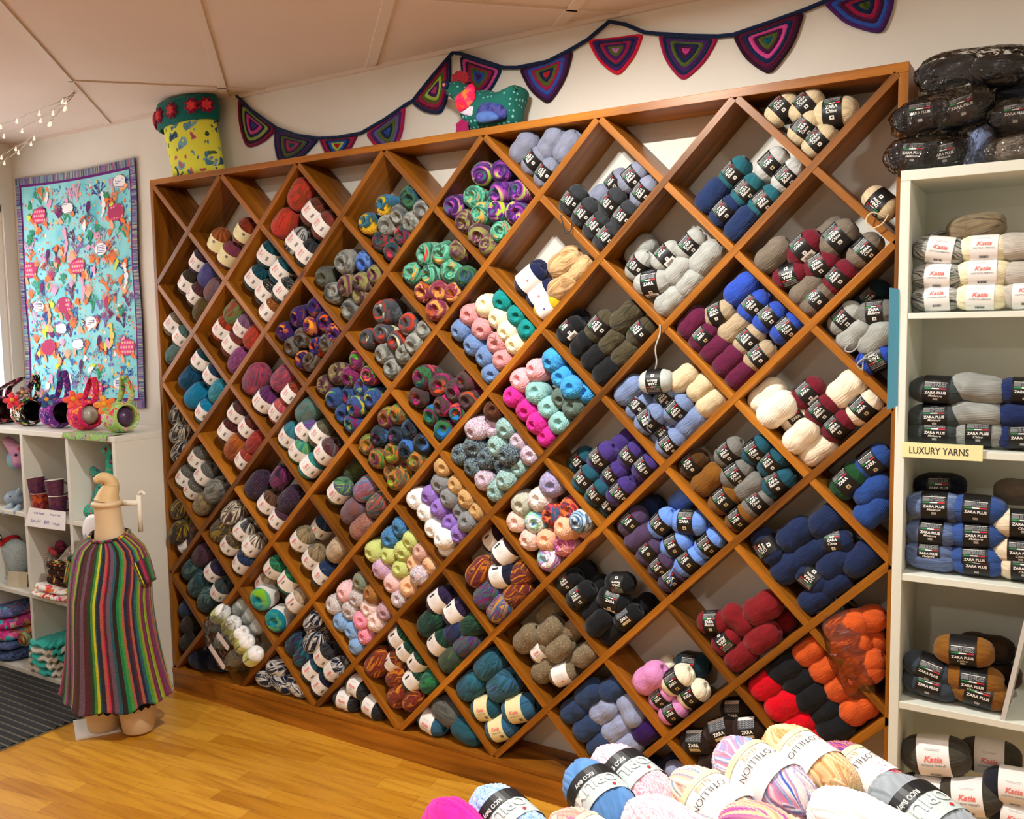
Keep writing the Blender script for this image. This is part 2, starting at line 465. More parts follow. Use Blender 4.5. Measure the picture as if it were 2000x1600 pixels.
# ================================================================ yarn
# key: (description, mode, colours[, scale])   s plain, p long colour runs, t stripes along the strands, k flecks
PAL = {
 'slate': ('slate grey', 's', '#80859a'), 'charcoal': ('charcoal', 's', '#2f3236'), 'teal': ('teal', 's', '#215f6c'),
 'silver': ('silver grey', 's', '#b9bbb9'), 'navy': ('navy', 's', '#1e2f57'), 'cream': ('oatmeal cream', 's', '#d2c09c'),
 'beige': ('beige', 's', '#cfb995'), 'greylt': ('light grey', 's', '#a0a29d'), 'greymid': ('mid grey', 's', '#74736f'),
 'taupe': ('taupe', 's', '#74695c'), 'maroon': ('maroon', 's', '#6a1626'), 'black': ('black', 's', '#15161a'),
 'olive': ('dark olive', 't', ['#2e2a1d', '#4a4331', '#38321f', '#5a5340']), 'burg': ('burgundy', 's', '#5a1738'),
 'khaki': ('khaki beige', 's', '#a8967a'), 'royal': ('royal blue', 's', '#2c4bb0'), 'tealdk': ('blackish teal', 's', '#12303a'),
 'palegrey': ('pale grey', 's', '#b4bab6'), 'slateblue': ('dusty blue', 's', '#7385ad'), 'ivory': ('ivory', 's', '#f0dfc6'),
 'cwhite': ('creamy white', 's', '#f4e8d6'), 'tealz': ('deep teal', 's', '#1d5163'), 'purple': ('purple', 's', '#402e74'),
 'bronze': ('bronze brown', 's', '#7a4e17'), 'bluez': ('denim blue', 's', '#27478c'), 'forest': ('forest green', 's', '#1a4626'),
 'greyplum': ('dusky plum', 's', '#4c3b5a'), 'cornfl': ('cornflower blue', 's', '#6a94e6'), 'navy2': ('dark navy', 's', '#1b294e'),
 'dkred': ('dark red', 's', '#7c171e'), 'pink': ('orchid pink', 's', '#dd90c9'), 'ivory2': ('cream white', 's', '#f1ead0'),
 'red': ('bright red', 's', '#d4001c'), 'orange': ('orange', 's', '#cc5620'), 'denim': ('dark denim', 's', '#2d4166'),
 'greyblue': ('lavender grey', 's', '#98a3c6'), 'violetdk': ('dark violet', 's', '#300f58'), 'dkbrown': ('dark chocolate', 's', '#2b1c15'),
 'tan': ('tan', 't', ['#b08c5e', '#d0ad80', '#8f6d44', '#c9a476']), 'navyink': ('ink navy', 's', '#171c40'), 'mustard': ('mustard', 's', '#c2a31c'),
 'bronzedk': ('dark bronze', 's', '#4a2f10'),
 # long gradient wools in white bands
 'rust': ('rust brown', 't', ['#8a4a1c', '#a8622c', '#70361a', '#9a4030']), 'brick': ('brick red', 't', ['#7a2814', '#8f3a20', '#5d2014', '#6f4024']),
 'plumrose': ('plum rose', 't', ['#7a3452', '#6a2f5c', '#8f4a3c', '#5f3048']), 'redw': ('tomato red', 't', ['#a01f20', '#c23a2c', '#7a3a20', '#b02a28']),
 'brown': ('russet brown', 't', ['#5a3024', '#6f3c2c', '#4a2620', '#63301f']), 'brownred': ('brownish red', 't', ['#6a2f28', '#823c30', '#4f2622', '#9a4038']),
 'bw': ('black and white', 't', ['#17171b', '#101014', '#c9c9c9', '#1c1c22', '#5a5a60']), 'charc': ('charcoal black', 't', ['#232428', '#3c3d42', '#17181c', '#303136']),
 'plum': ('dark plum', 't', ['#3a2638', '#4a3050', '#2c2230', '#503038']), 'olivedk': ('dark olive plum', 't', ['#34301c', '#453c28', '#2a2226', '#3c3a20']),
 'brownplum': ('brown plum', 't', ['#4a2a28', '#3a2230', '#5a3430', '#33202a']), 'blueviolet': ('blue violet', 't', ['#414a86', '#5a4a8a', '#34407a', '#5f5a8e']),
 'rosegrey': ('rose grey', 't', ['#6a4a56', '#7a4f48', '#585a74', '#8a5a4a']), 'olivebr': ('olive brown', 't', ['#4a3f1f', '#5a4a24', '#3a2f22']),
 'tealw': ('petrol teal', 't', ['#0f3c4a', '#155060', '#0b2c3a', '#1a5a66']), 'blackfleck': ('flecked black', 'k', ['#111214', '#16171a', '#1b1c20', '#9a9a94']),
 'rustflec': ('flecked rust', 'k', ['#6a3414', '#8a4a1c', '#3a2014', '#c28a40']),
 'greyshade': ('shaded grey', 'p', ['#3f4242', '#6a6c68', '#9a9a92', '#55554f']), 'blueshade': ('shaded blue', 'p', ['#1f3a86', '#3c62b4', '#5f86c8', '#27345f']),
 'greyolive': ('olive grey', 'p', ['#4a4c46', '#63655a', '#3a3c38', '#767c58']), 'plumolive': ('plum and olive', 'p', ['#4a2138', '#6a2f52', '#8a8a4a', '#5a3048', '#3a3028']),
 'taupew': ('taupe grey', 't', ['#6a5f52', '#7d7264', '#574d44']), 'tealgrey': ('teal grey', 't', ['#2f5a5c', '#4a7474', '#5f6a64', '#1f4a54']),
 'greenred': ('green and red', 't', ['#4a6a3a', '#5f8048', '#8a3a2a', '#3a5a40']), 'redorange': ('red orange', 't', ['#9a2a1c', '#b84a24', '#7a2018', '#6a3a2a']),
 'mauve': ('mauve', 't', ['#6a4a6a', '#7d5a78', '#584058']), 'magheather': ('heathered magenta', 't', ['#7a2a6a', '#8f4a7a', '#5f2a5a', '#a05a8a']),
 'petrol': ('deep petrol', 't', ['#0c4466', '#0a3856', '#125478']), 'turq': ('turquoise blue', 't', ['#0a7ea8', '#0c6a96', '#1290b6']), 'aqua': ('aqua', 't', ['#1f96a8', '#2a6a86', '#38a8b0']),
 'navyteal': ('navy teal', 't', ['#16304e', '#123a58', '#1a2448']), 'magstripe': ('magenta and grey striped', 't', ['#8a1f6a', '#5a4a5a', '#a83a5a', '#4a3a4a', '#c04a4a', '#701f6a']),
 'purpstripe': ('purple striped', 't', ['#4a1f52', '#38203f', '#6a2a6a', '#2a2030']), 'pinkstripe': ('pink and rust striped', 't', ['#a03a62', '#c05a52', '#7a2a52', '#b87a4a']),
 'maroonbr': ('maroon brown', 't', ['#4a1f20', '#5a2a24', '#38181c', '#6a2a34']), 'rustorange': ('rust orange', 't', ['#9a4a1c', '#b05a24', '#7a3418', '#a86a2a']), 'rustred': ('rust red', 't', ['#8a2a24', '#a0382a', '#702028', '#9a5a2a']),
 'tealblue': ('teal blue', 't', ['#1f5a74', '#2a6a86', '#3a7a7a', '#174a66']), 'violteal': ('violet and teal', 't', ['#5a4a8a', '#6a3a80', '#3a6a7a', '#7a5a9a']),
 'olivegrey': ('olive grey', 't', ['#55523c', '#44423a', '#6a6650', '#3a3c3c']), 'greenteal': ('green teal', 't', ['#4a8a5a', '#6aa860', '#2a7a7a', '#3a8a86']),
 'greybrown': ('grey and wine', 't', ['#55565a', '#63646a', '#4a2228', '#5a2a2e', '#48494c']), 'tealgreen': ('teal green', 't', ['#1f7a7a', '#2a8f86', '#2a6a7a', '#4a8a6a']),
 'greytweed': ('grey tweed', 'k', ['#4a4a46', '#63625c', '#38383a', '#8f8c80']), 'greystripe': ('striped grey', 't', ['#5a5c5a', '#8a8a82', '#48494a', '#77786f']), 'sandtweed': ('sandy tweed', 't', ['#7a6a50', '#94825f', '#5f5444', '#a8966f']),
 'auberg': ('aubergine', 'k', ['#2a1a30', '#38203c', '#20182a', '#5a4a5a']), 'aubmag': ('aubergine and magenta', 't', ['#2a1a34', '#20182a', '#7a2a62', '#38223c']), 'browntw': ('brown tweed', 't', ['#4a3024', '#6a4a34', '#33241f', '#7a5a3c']), 'plumtw': ('plum tweed', 't', ['#3a2432', '#4f3040', '#2c2028']),
 'grolive': ('green olive', 't', ['#3a4628', '#4f5a34', '#2c3a2a', '#5a5030']), 'grmulti': ('green mixed', 't', ['#3a5a3a', '#4f9a5a', '#5a4a6a', '#3a4a6a', '#8ab04a']), 'blpink': ('blue and coral striped', 't', ['#3a7aa0', '#6a5a8a', '#b05a5a', '#4a9ab0', '#55507a']),
 'yelmulti': ('yellow and violet mixed', 't', ['#c8a820', '#4a3a5a', '#3a5a5a', '#b04a3a', '#2f4a3f']), 'orgreyst': ('apricot and grey speckled', 'k', ['#4a4658', '#c0824a', '#5f5a6a', '#b0624a', '#3a3a4a']),
 'bwst': ('black and cream striped', 't', ['#1f2024', '#e0d8c8', '#2a2a2e', '#18181c', '#cfc8b8', '#3a3a3e']), 'yelblack': ('yellow and black striped', 't', ['#2a241f', '#a88a20', '#1f1c1e', '#3f3420', '#201c22']),
 'brnwhite': ('brown-white striped', 't', ['#3f342e', '#5a4a40', '#e6decd', '#2f2826', '#4a3e36']), 'yelbrown': ('yellow-plum striped', 't', ['#5f5424', '#a08420', '#3a2c34', '#4a4434', '#6a6238']), 'greywht': ('grey-white striped', 't', ['#3a3c42', '#dcdcd2', '#2a2c30', '#55585c']),
 'navyplum': ('navy plum', 't', ['#20203a', '#2f2440', '#181a30']), 'navytw': ('navy tweed', 't', ['#1a2a4a', '#24385c', '#15203a', '#3a4a66']), 'tealtw': ('teal tweed', 't', ['#1f3a3e', '#2a4a50', '#16282e', '#55706a', '#2f4450']), 'tealbrn': ('teal and brown', 't', ['#1f3a40', '#3a2a28', '#244a50', '#2f2624']),
 'beigetw': ('stone beige', 't', ['#a8957c', '#bfac92', '#8f7d66']), 'brnblack': ('brownish black', 't', ['#241e1c', '#33281f', '#1a1618']), 'navydk': ('midnight navy', 't', ['#14182c', '#1c2238', '#0f1222']), 'navywht': ('navy-white striped', 't', ['#14182e', '#1a2036', '#e4e4e0', '#10142a', '#20263e', '#181c30']),
 'navyteal2': ('navy and teal striped', 't', ['#14243e', '#1f6a74', '#1a1f3a', '#3a2a52', '#123048']), 'blackw': ('black', 't', ['#15161a', '#1d1e22', '#3a3a3e', '#101114']),
 'darkmulti': ('dark mixed', 't', ['#1f1820', '#3a2018', '#1a1a2a', '#5a3418']), 'ormulti': ('amber plum mixed', 't', ['#a85a10', '#d08a18', '#5a1f3a', '#7a2a1c', '#3a3420', '#c06a14']), 'bluemul2': ('blue and purple mixed', 't', ['#1f4a9a', '#4a2a7a', '#2a6a5a', '#7a1f5a', '#1f3a6a']), 'yelblue': ('yellow and blue mixed', 't', ['#1f4a9a', '#d0a818', '#7a2a6a', '#2a6a9a', '#c88a14']),
 'purpdk': ('dark purple tweed', 't', ['#241c38', '#34264c', '#181428', '#45386a']), 'greendk': ('dark green tweed', 't', ['#14302a', '#1c4438', '#10221f', '#2a5a3a', '#1a2a34']), 'bluedk': ('dark blue tweed', 't', ['#1c2a52', '#2a3a6a', '#161c3a', '#3a2a5a']), 'olivegr': ('olive green tweed', 't', ['#2f4030', '#44503a', '#1f4a4a', '#5a4a2a', '#2a7a4a']),
 'ambmulti': ('amber mixed', 't', ['#b0600f', '#d08418', '#6a1f24', '#8a3414', '#3a2a14', '#a02a3a']), 'grbright': ('bright green mixed', 't', ['#1f6a3a', '#2a8a4a', '#1a4a5a', '#2f5a2a']),
 'btst': ('teal blue shaded', 't', ['#1f5a70', '#2f7284', '#24465f', '#2a6070']), 'btst2': ('blue striped', 't', ['#2a4a6a', '#3a6a94', '#1f5a62', '#2f3a5a', '#4a7aa8']), 'tealst': ('dark teal', 't', ['#1c4a54', '#24586a', '#183a4a']), 'bluest': ('steel blue', 't', ['#2a5474', '#38688a', '#224662']), 'grstone': ('stone grey', 't', ['#4a4c48', '#63645e', '#393b3a']),
 'fuzz': ('fuzzy taupe', 'k', ['#6a5c48', '#8a7a60', '#544838', '#a89878']),
 # swirled cakes
 'bluegold': ('blue and gold', 'p', ['#e0b020','#3a4a24','#2a5a7a','#3a7aa0','#3a5a30','#c8a018']), 'navygreen': ('navy and green', 'p', ['#1a2638', '#2a4a5a', '#3a6a3a', '#1c2a30']), 'redteal': ('red and teal', 'p', ['#c83a4a','#7a1f3a','#1f3a4a','#2a4a3a','#a81f38','#d84a5a']),
 'magic': ('purple and lime', 'p', ['#9ac81f','#b04a9a','#4a1f7a','#2a2038','#6a2a8a','#1f6a5a']), 'mintred': ('mint and red', 'p', ['#c82a2a','#3fae8a','#2a3430','#6ab89a','#3a8a70','#d8a04a']),
 'sunset': ('navy and orange', 'p', ['#e89a24','#7a1f4a','#241c5a','#3a1f6a','#1c2440','#d0541a']), 'brownsw': ('brown and grey', 'p', ['#3a2618', '#5a4028', '#6a6a6a', '#2a1c18']),
 'ember': ('grey and ember red', 'p', ['#d8cfa8','#63686c','#33363a','#4a4e54','#8a2f24','#c0402a']), 'rainbow': ('bright rainbow', 'p', ['#d8d020','#3ab82a','#6a1c4f','#5a1c4a','#8a2f62','#d85a20']), 'bluemulti': ('blue rainbow', 'p', ['#c8b02a','#2a7a6a','#2a3a6a','#33508a','#44407a','#7a1f4a']),
 'darkrose': ('dark rose and grey', 'p', ['#b0401f','#4a4038','#3a2a30','#4a3a34','#6a1f4a','#c01f6a']), 'grnblue': ('green and blue', 'p', ['#1f6ab0','#1f5a3a','#2f6a3a','#3a2a2f','#7a1f5a','#c04a24']), 'orplum': ('orange and plum', 'p', ['#c8782a', '#d89a4a', '#6a1f4a', '#8a3a3a', '#a8521f']),
 'orgreen': ('orange and green', 'p', ['#9aa81f','#2f7a34','#c06a1f','#1f5a44','#8a4a1f','#5a1f4a']), 'navymul': ('charcoal with pink and blue', 'p', ['#3a6ab0','#2a3844','#1f2a34','#1a2028','#33404a','#b02a80']),
 'tealcake': ('lime and turquoise', 'p', ['#7ab81f', '#1f8a9a', '#0f7a8a']),
 # small cotton balls
 'crm': ('cream', 's', '#f2e6c0'), 'jade': ('jade teal', 's', '#128684'), 'dpink': ('dusty pink', 's', '#d08f92'), 'denimc': ('soft denim blue', 's', '#6a86b4'), 'sky': ('sky blue', 's', '#3f9ad8'), 'bpink': ('baby pink', 's', '#efaab2'), 'foam': ('seafoam', 's', '#8cbcba'), 'ggrn': ('grey green', 's', '#5c6e66'), 'mag': ('magenta', 's', '#d42a92'),
 'wht': ('white', 's', '#f8f6f4'), 'lil': ('lilac', 's', '#9272c4'), 'gry': ('mid grey', 's', '#85878a'), 'tanc': ('camel', 's', '#c29c68'),
 'brnspeck': ('brown speckled', 'k', ['#3a1c14', '#5a2c1c', '#28140f', '#7a4a2a']), 'whplum': ('white and plum', 'k', ['#e8e0e6', '#c9a8c4', '#8a4a7a', '#f0ecec', '#7ab0b8']), 'nvspeck': ('speckled navy', 'k', ['#1a2444', '#24305a', '#101830', '#a8c0b8', '#1c2848']), 'aqspeck': ('speckled aqua', 'k', ['#5aa0a8', '#c8dcd4', '#2a5a74', '#8ac0b0', '#e0e8e0']),
 'lilaq': ('lilac and aqua', 'k', ['#9a8ac0', '#5a9ac0', '#c8a8cc', '#8a5a9a', '#b0d4dc']), 'crmmix': ('cream and lilac', 'k', ['#e6dcc4', '#efe8d8', '#c8b4cc', '#d8ccb0']), 'sagemix': ('sage and cream', 'k', ['#b4b8a0', '#d8d6c0', '#9aa090', '#c4b4c0']), 'redmix': ('navy and red', 'p', ['#20203c', '#c8322a', '#e07a3a', '#2a2444', '#d03a4a', '#3a5a7a']), 'aqmix': ('aqua and lime', 'p', ['#4a9ac0', '#9ad0d8', '#8ab07a', '#e8f0ee', '#3a7ab0']), 'blmix': ('blue mixed', 'p', ['#3a6aa0', '#8ab8d8', '#24406a', '#d0e0e8', '#2f5a8a']),
 'pkcrm': ('pink and cream', 'k', ['#f0d4c4', '#e8b4a8', '#f4e4d4', '#c88a9a']), 'peach': ('peach', 'k', ['#f0a884', '#f4c8a4', '#e89878', '#f8dcc0']), 'pchmag': ('peach and magenta', 'p', ['#f0b898', '#a83a90', '#e8a88c', '#c05aa0', '#8a4a9a']), 'whaqua': ('white with purple and aqua', 'p', ['#f4f4f2', '#b04a9a', '#8ac8d8', '#e8eef0', '#d0a0c8']),
 'lime': ('lime', 'k', ['#bcd070', '#d8d890', '#a8c45a', '#e8dca8']), 'deepbl': ('bright blue', 'k', ['#1f5aa0', '#2a4a8a', '#6ab0d8', '#1a3a6a', '#3a8ac0']), 'lilmix': ('lilac pink', 'k', ['#c8a0cc', '#d8b4cc', '#b48abc', '#e8d0b8']), 'pkmix': ('pale pink', 'k', ['#eec0c4', '#f4d8cc', '#e0a0b0', '#f4e4d8']), 'pch2': ('soft peach', 'k', ['#e8b48c', '#f0c8a0', '#dca07a', '#f0d8b8']), 'whmul': ('white mixed', 'k', ['#f0e8e0', '#d86a7a', '#6a9ac0', '#f4f0ea', '#e8d8c8']), 'pktan': ('pinkish tan', 'k', ['#d0a48c', '#c08a90', '#e0c4a8', '#b87a8a']),
 'pkwht': ('pink and white', 'k', ['#eec4cc', '#f6e4e0', '#e88aa0', '#f0d4d0']), 'crmgry': ('cream and grey', 'k', ['#e8dcc4', '#a8acbc', '#f0e8d8', '#8a90a8', '#c07a90']), 'ppink': ('pale blush', 'k', ['#f0d8d0', '#f4e8dc', '#e8b8bc', '#e0ccc4']), 'grpink': ('grey and rose', 'k', ['#a09aa8', '#c8b8c0', '#b04a6a', '#d8d0d0']), 'tlmix': ('teal and orange', 'k', ['#1a7a80', '#2a9a94', '#c8742a', '#14606a']), 'redgrn': ('olive and red', 'k', ['#7a7a3a', '#a0282a', '#8a9048', '#d05a2a']), 'bblue': ('baby blue', 's', '#8ab0e0'), 'pk2': ('candy pink', 'k', ['#ec7aa0', '#f4b0c0', '#e85a90', '#f8d8d4']),
 # right-hand unit
 'gspace': ('space-dyed grey', 't', ['#2f3133', '#77797a', '#c4c6c0', '#45484a', '#9aa090']), 'crmw': ('cream', 's', '#efe6c4'), 'tanbr': ('mushroom brown', 't', ['#6a5c46', '#8a7a60', '#54483a']), 'greyp': ('pale warm grey', 's', '#bcb6ac'), 'chplus': ('charcoal green', 's', '#3c4444'), 'gyplus': ('grey', 's', '#90938f'), 'nvplus': ('navy', 's', '#1c2a58'),
 'stplus': ('slate blue', 't', ['#6a7ea8', '#52658c', '#7a8cb4']), 'blplus': ('mid blue', 's', '#33508f'), 'crplus': ('cream beige', 's', '#dccdb2'), 'steel': ('steel grey', 's', '#3a4450'), 'brplus': ('bronze', 's', '#85561c'), 'brpdk': ('dark brown', 's', '#33210f'), 'olgrey': ('olive grey', 's', '#47433a'), 'chblack': ('blue black', 's', '#22252c'),
 # pile on the table
 'fmag': ('magenta', 's', '#e01f96'), 'fblue': ('pale blue flecked', 'k', ['#8ab4e8', '#c0d8f4', '#6a9ad8', '#dce8f8']), 'fpeach': ('peach and coral', 't', ['#f4c4a4', '#f08a84', '#f8dcb8', '#c86a9a', '#f4b090']), 'fsteel': ('cornflower blue', 's', '#5a8cc8'), 'fpink': ('pink and white', 'k', ['#f4a8bc', '#fce4e4', '#f090ac', '#fdf2f0']), 'fpale': ('pale pink flecked', 'k', ['#fbe4e4', '#fdf4f2', '#f4a4bc', '#fcecec']), 'fyblue': ('peach with denim blue', 't', ['#f8d8b0', '#6a8ab8', '#f4a898', '#f8ecc8', '#8aa4c8']), 'fpblue': ('blue white and pink', 't', ['#3a5ac0', '#f4f0ee', '#f08aa8', '#6a9ad0', '#f8e0d8', '#e8eef4']), 'frose': ('rose pink', 's', '#ee9aac'), 'ftan': ('apricot tan', 't', ['#e8a868', '#f4d8a8', '#d89050', '#f8e4bc']), 'fmulti': ('crimson purple and pink', 't', ['#d03a5a', '#d880b0', '#4a2a8a', '#e88a6a', '#5a4a3a', '#c84a80']), 'faqua': ('aqua', 's', '#8ccccb'), 'fgrey': ('light grey', 's', '#9aa2aa'), 'fwhite': ('white', 's', '#fbfaf6'), 'fporange': ('coral and purple', 't', ['#f4a880', '#a83aa0', '#f8d0a8', '#f08a70']),
}
def yarn_mat(key):
    nm = 'yarn_' + key
    if nm in MATS: return MATS[nm]
    d = PAL[key]; t = NT('yarn ' + d[0])
    at_ = t.node('ShaderNodeAttribute', attribute_name='lie' if d[1] == 'p' else 'wind')
    oi = t.node('ShaderNodeObjectInfo')
    ml = t.node('ShaderNodeMath', operation='MULTIPLY'); ml.inputs[1].default_value = 37.0
    t.link(oi.outputs['Random'], ml.inputs[0])
    mp = t.node('ShaderNodeVectorMath', operation='MULTIPLY')
    av = t.node('ShaderNodeVectorMath', operation='ADD')
    cb = t.node('ShaderNodeCombineXYZ')
    for i in range(3): t.link(ml.outputs[0], cb.inputs[i])
    t.link(at_.outputs['Vector'], mp.inputs[0])
    t.link(mp.outputs[0], av.inputs[0]); t.link(cb.outputs[0], av.inputs[1])
    sc = {'s': (3, 3, 1), 'p': (.30, .30, 2.1), 't': (3.2, 3.2, .35), 'k': (7, 7, 5)}[d[1]]
    mp.inputs[1].default_value = sc
    nz = t.node('ShaderNodeTexNoise', i_Scale=1.0 if d[1] != 'k' else 1.6, i_Detail=1.0 if d[1] != 'p' else .4)
    t.link(av.outputs[0], nz.inputs['Vector'])
    if d[1] == 's':
        r = t.ramp([d[2], d[2]], 'LINEAR')
        c = rgb(d[2])
        r.color_ramp.elements[0].color = tuple(x * .82 for x in c[:3]) + (1,)
        r.color_ramp.elements[1].color = tuple(min(1, x * 1.12) for x in c[:3]) + (1,)
        t.link(t.maprange(nz.outputs[0], .3, .7), r.inputs[0])
    else:
        r = t.ramp(d[2])
        lo, hi = {'p': (.27, .73), 't': (.3, .7), 'k': (.32, .68)}[d[1]]
        t.link(t.maprange(nz.outputs[0], lo, hi), r.inputs[0])
    t.link(r.outputs[0], t.b.inputs['Base Color'])
    t.b.inputs['Roughness'].default_value = 0.88
    t.b.inputs['Specular IOR Level'].default_value = 0.12
    t.b.inputs['Sheen Weight'].default_value = 0.18
    tc = t.node('ShaderNodeTexCoord')
    n2 = t.node('ShaderNodeTexNoise', i_Scale=420.0, i_Detail=1.0); t.link(tc.outputs['Object'], n2.inputs['Vector'])
    t.bump(n2.outputs[0], .35, .0008)
    MATS[nm] = t.m; return t.m

def ball_profile(th, L, D, flat, waist):
    c, s = math.cos(th), math.sin(th)
    x = L / 2 * math.copysign(abs(c) ** flat, c)
    r = D / 2 * abs(s) ** .72
    r *= 1 - waist * math.exp(-(x / (L * .17)) ** 2)
    return x, r

PROTO = {}
def ball_mesh(kind, var):
    """wound yarn: an egg of strands running round the hollow ends, a second layer crossing in patches"""
    if (kind, var) in PROTO: return PROTO[(kind, var)]
    L, D, N, kk, hole, flat, waist, h, nlon, nlat = BALL[kind]
    rnd = random.Random(var * 31 + len(kind) * 7 + ord(kind[0]))
    ph = rnd.random() * 6; seed = Vector((rnd.random() * 50, rnd.random() * 50, rnd.random() * 50))
    th0 = hole
    ths = [th0 + (PI - 2 * th0) * i / (nlat - 1) for i in range(nlat)]
    rings = []; wind = []
    for i, th in enumerate(ths):
        x, r = ball_profile(th, L, D, flat, waist)
        x2, r2 = ball_profile(min(th + .02, PI - .02), L, D, flat, waist)
        nx, nr = (r2 - r), -(x2 - x); l = math.hypot(nx, nr) or 1; nx, nr = nx / l, nr / l
        lg = math.log(math.tan(th / 2))
        ring = []; wr = []
        for j in range(nlon):
            a = 2 * PI * j / nlon
            q = Vector((math.cos(a) * 1.5, math.sin(a) * 1.5, x / L * 3))
            msk = mnoise.noise(q * .9 + seed)
            up = msk > .05
            psi = a + kk * lg + .25 * mnoise.noise(q * 1.4 + seed * 2)
            if up: psi = a - kk * .8 * lg + 1.3
            w = abs(math.cos(N / 2 * psi))
            d = h * (w ** .42) - h * .5 + (h * .55 if up else 0) + .007 * D * mnoise.noise(q * 2.2 + seed)
            if h > .0018: d += h * .35 * math.cos(60 * th + 7 * psi)     # plump chain of a chunky yarn
            rr = max(.001, r + d * nr if nr > 0 else r + d)
            xx = x + d * nx
            ring.append((xx, rr * math.cos(a), rr * math.sin(a)))
            wr.append(((math.cos(psi), math.sin(psi), th + (9 if up else 0)), (math.cos(a), math.sin(a), th + .28 * math.sin(a + 1.0 + seed.x) + (.25 if up else 0))))
        rings.append(ring); wind.append(wr)
    def inner(ring, wr, sgn):
        out = []
        for f, dx in ((.82, .05), (.5, .13), (.12, .16)):
            rm = sum(math.hypot(p[1], p[2]) for p in ring) / len(ring); xm = sum(p[0] for p in ring) / len(ring)
            out.append([(xm - sgn * dx * L, rm * f * math.cos(2 * PI * j / len(ring)), rm * f * math.sin(2 * PI * j / len(ring))) for j in range(len(ring))])
        return out, [[(w[0], (w[1][0], w[1][1], w[1][2] - sgn * k)) for w in wr] for k in (.12, .3, .5)]
    a, wa = inner(rings[0], wind[0], 1); b, wb = inner(rings[-1], wind[-1], -1)
    rings = a[::-1] + rings + b; wind = wa[::-1] + wind + wb
    m = MB(); m.rings(rings, 0, True, True, True)
    me = bpy.data.meshes.new('wound_yarn')
    me.from_pydata([tuple(v) for v in m.v], [], m.f)
    for k, nm in enumerate(('wind', 'lie')):
        at_ = me.attributes.new(nm, 'FLOAT_VECTOR', 'POINT')
        at_.data.foreach_set('vector', [c for wr in wind for w in wr for c in w[k]])
    me.polygons.foreach_set('use_smooth', [True] * len(me.polygons))
    me.materials.append(yarn_mat('slate')); me.update()
    PROTO[(kind, var)] = me; return me

#          L     D    N  twist hole flat waist ridge  nlon nlat
BALL = {
 'z': (.096, .070, 42, .42, .17, .90, .11, .0014, 190, 36),
 'k': (.114, .085, 38, .46, .17, .92, .06, .0016, 172, 36),
 'd': (.105, .076, 12, 3.6, .36, .80, .03, .0022, 76, 104),
 's': (.085, .071, 14, 1.5, .24, .85, .02, .0026, 84, 60),
 'f': (.165, .088, 22, .50, .20, .90, .06, .0026, 150, 60),
 'p': (.120, .080, 40, .40, .17, .90, .10, .0015, 180, 36),
 'c': (.092, .094, 40, 2.2, .26, .35, .00, .0010, 120, 34),
}

# ---------------------------------------------------------------- paper bands with their printing
M_BLACK = plain('label_black', '#141416', .45, .4); M_WHITE = plain('label_white', '#f1eeec', .55, .3); M_CREAM = plain('label_cream', '#eee6b4', .55, .3)
M_PWHITE = plain('print_white', '#e8e6e0', .5); M_PGREY = plain('print_silver', '#8f9294', .4); M_RED = plain('print_red', '#c8262c', .5); M_GREEN = plain('print_green', '#1f8a42', .5)
M_CORAL = plain('print_coral', '#ee7672', .5); M_INK = plain('print_ink', '#33343a', .5); M_LGREY = plain('print_light_grey', '#b9babc', .5); M_GOLD = plain('print_gold', '#cdbb8c', .5)
M_CABLE = plain('label_photo_grey', '#4a5058', .45); M_SILVER = plain('label_silver', '#c4d2d2', .3, .5); M_LIME = plain('label_pale_lime', '#dfe69a', .55); M_VIO = plain('print_violet', '#5a4ab0', .5)
BANDMATS = [M_BLACK, M_WHITE, M_CREAM, M_PWHITE, M_PGREY, M_RED, M_GREEN, M_CORAL, M_INK, M_LGREY, M_GOLD, M_CABLE, M_SILVER, M_LIME, M_VIO]
BK, WH, CM, PW, PG, RD, GN, CO, IK, LG, GD, CB, SV, LM, VI = range(15)
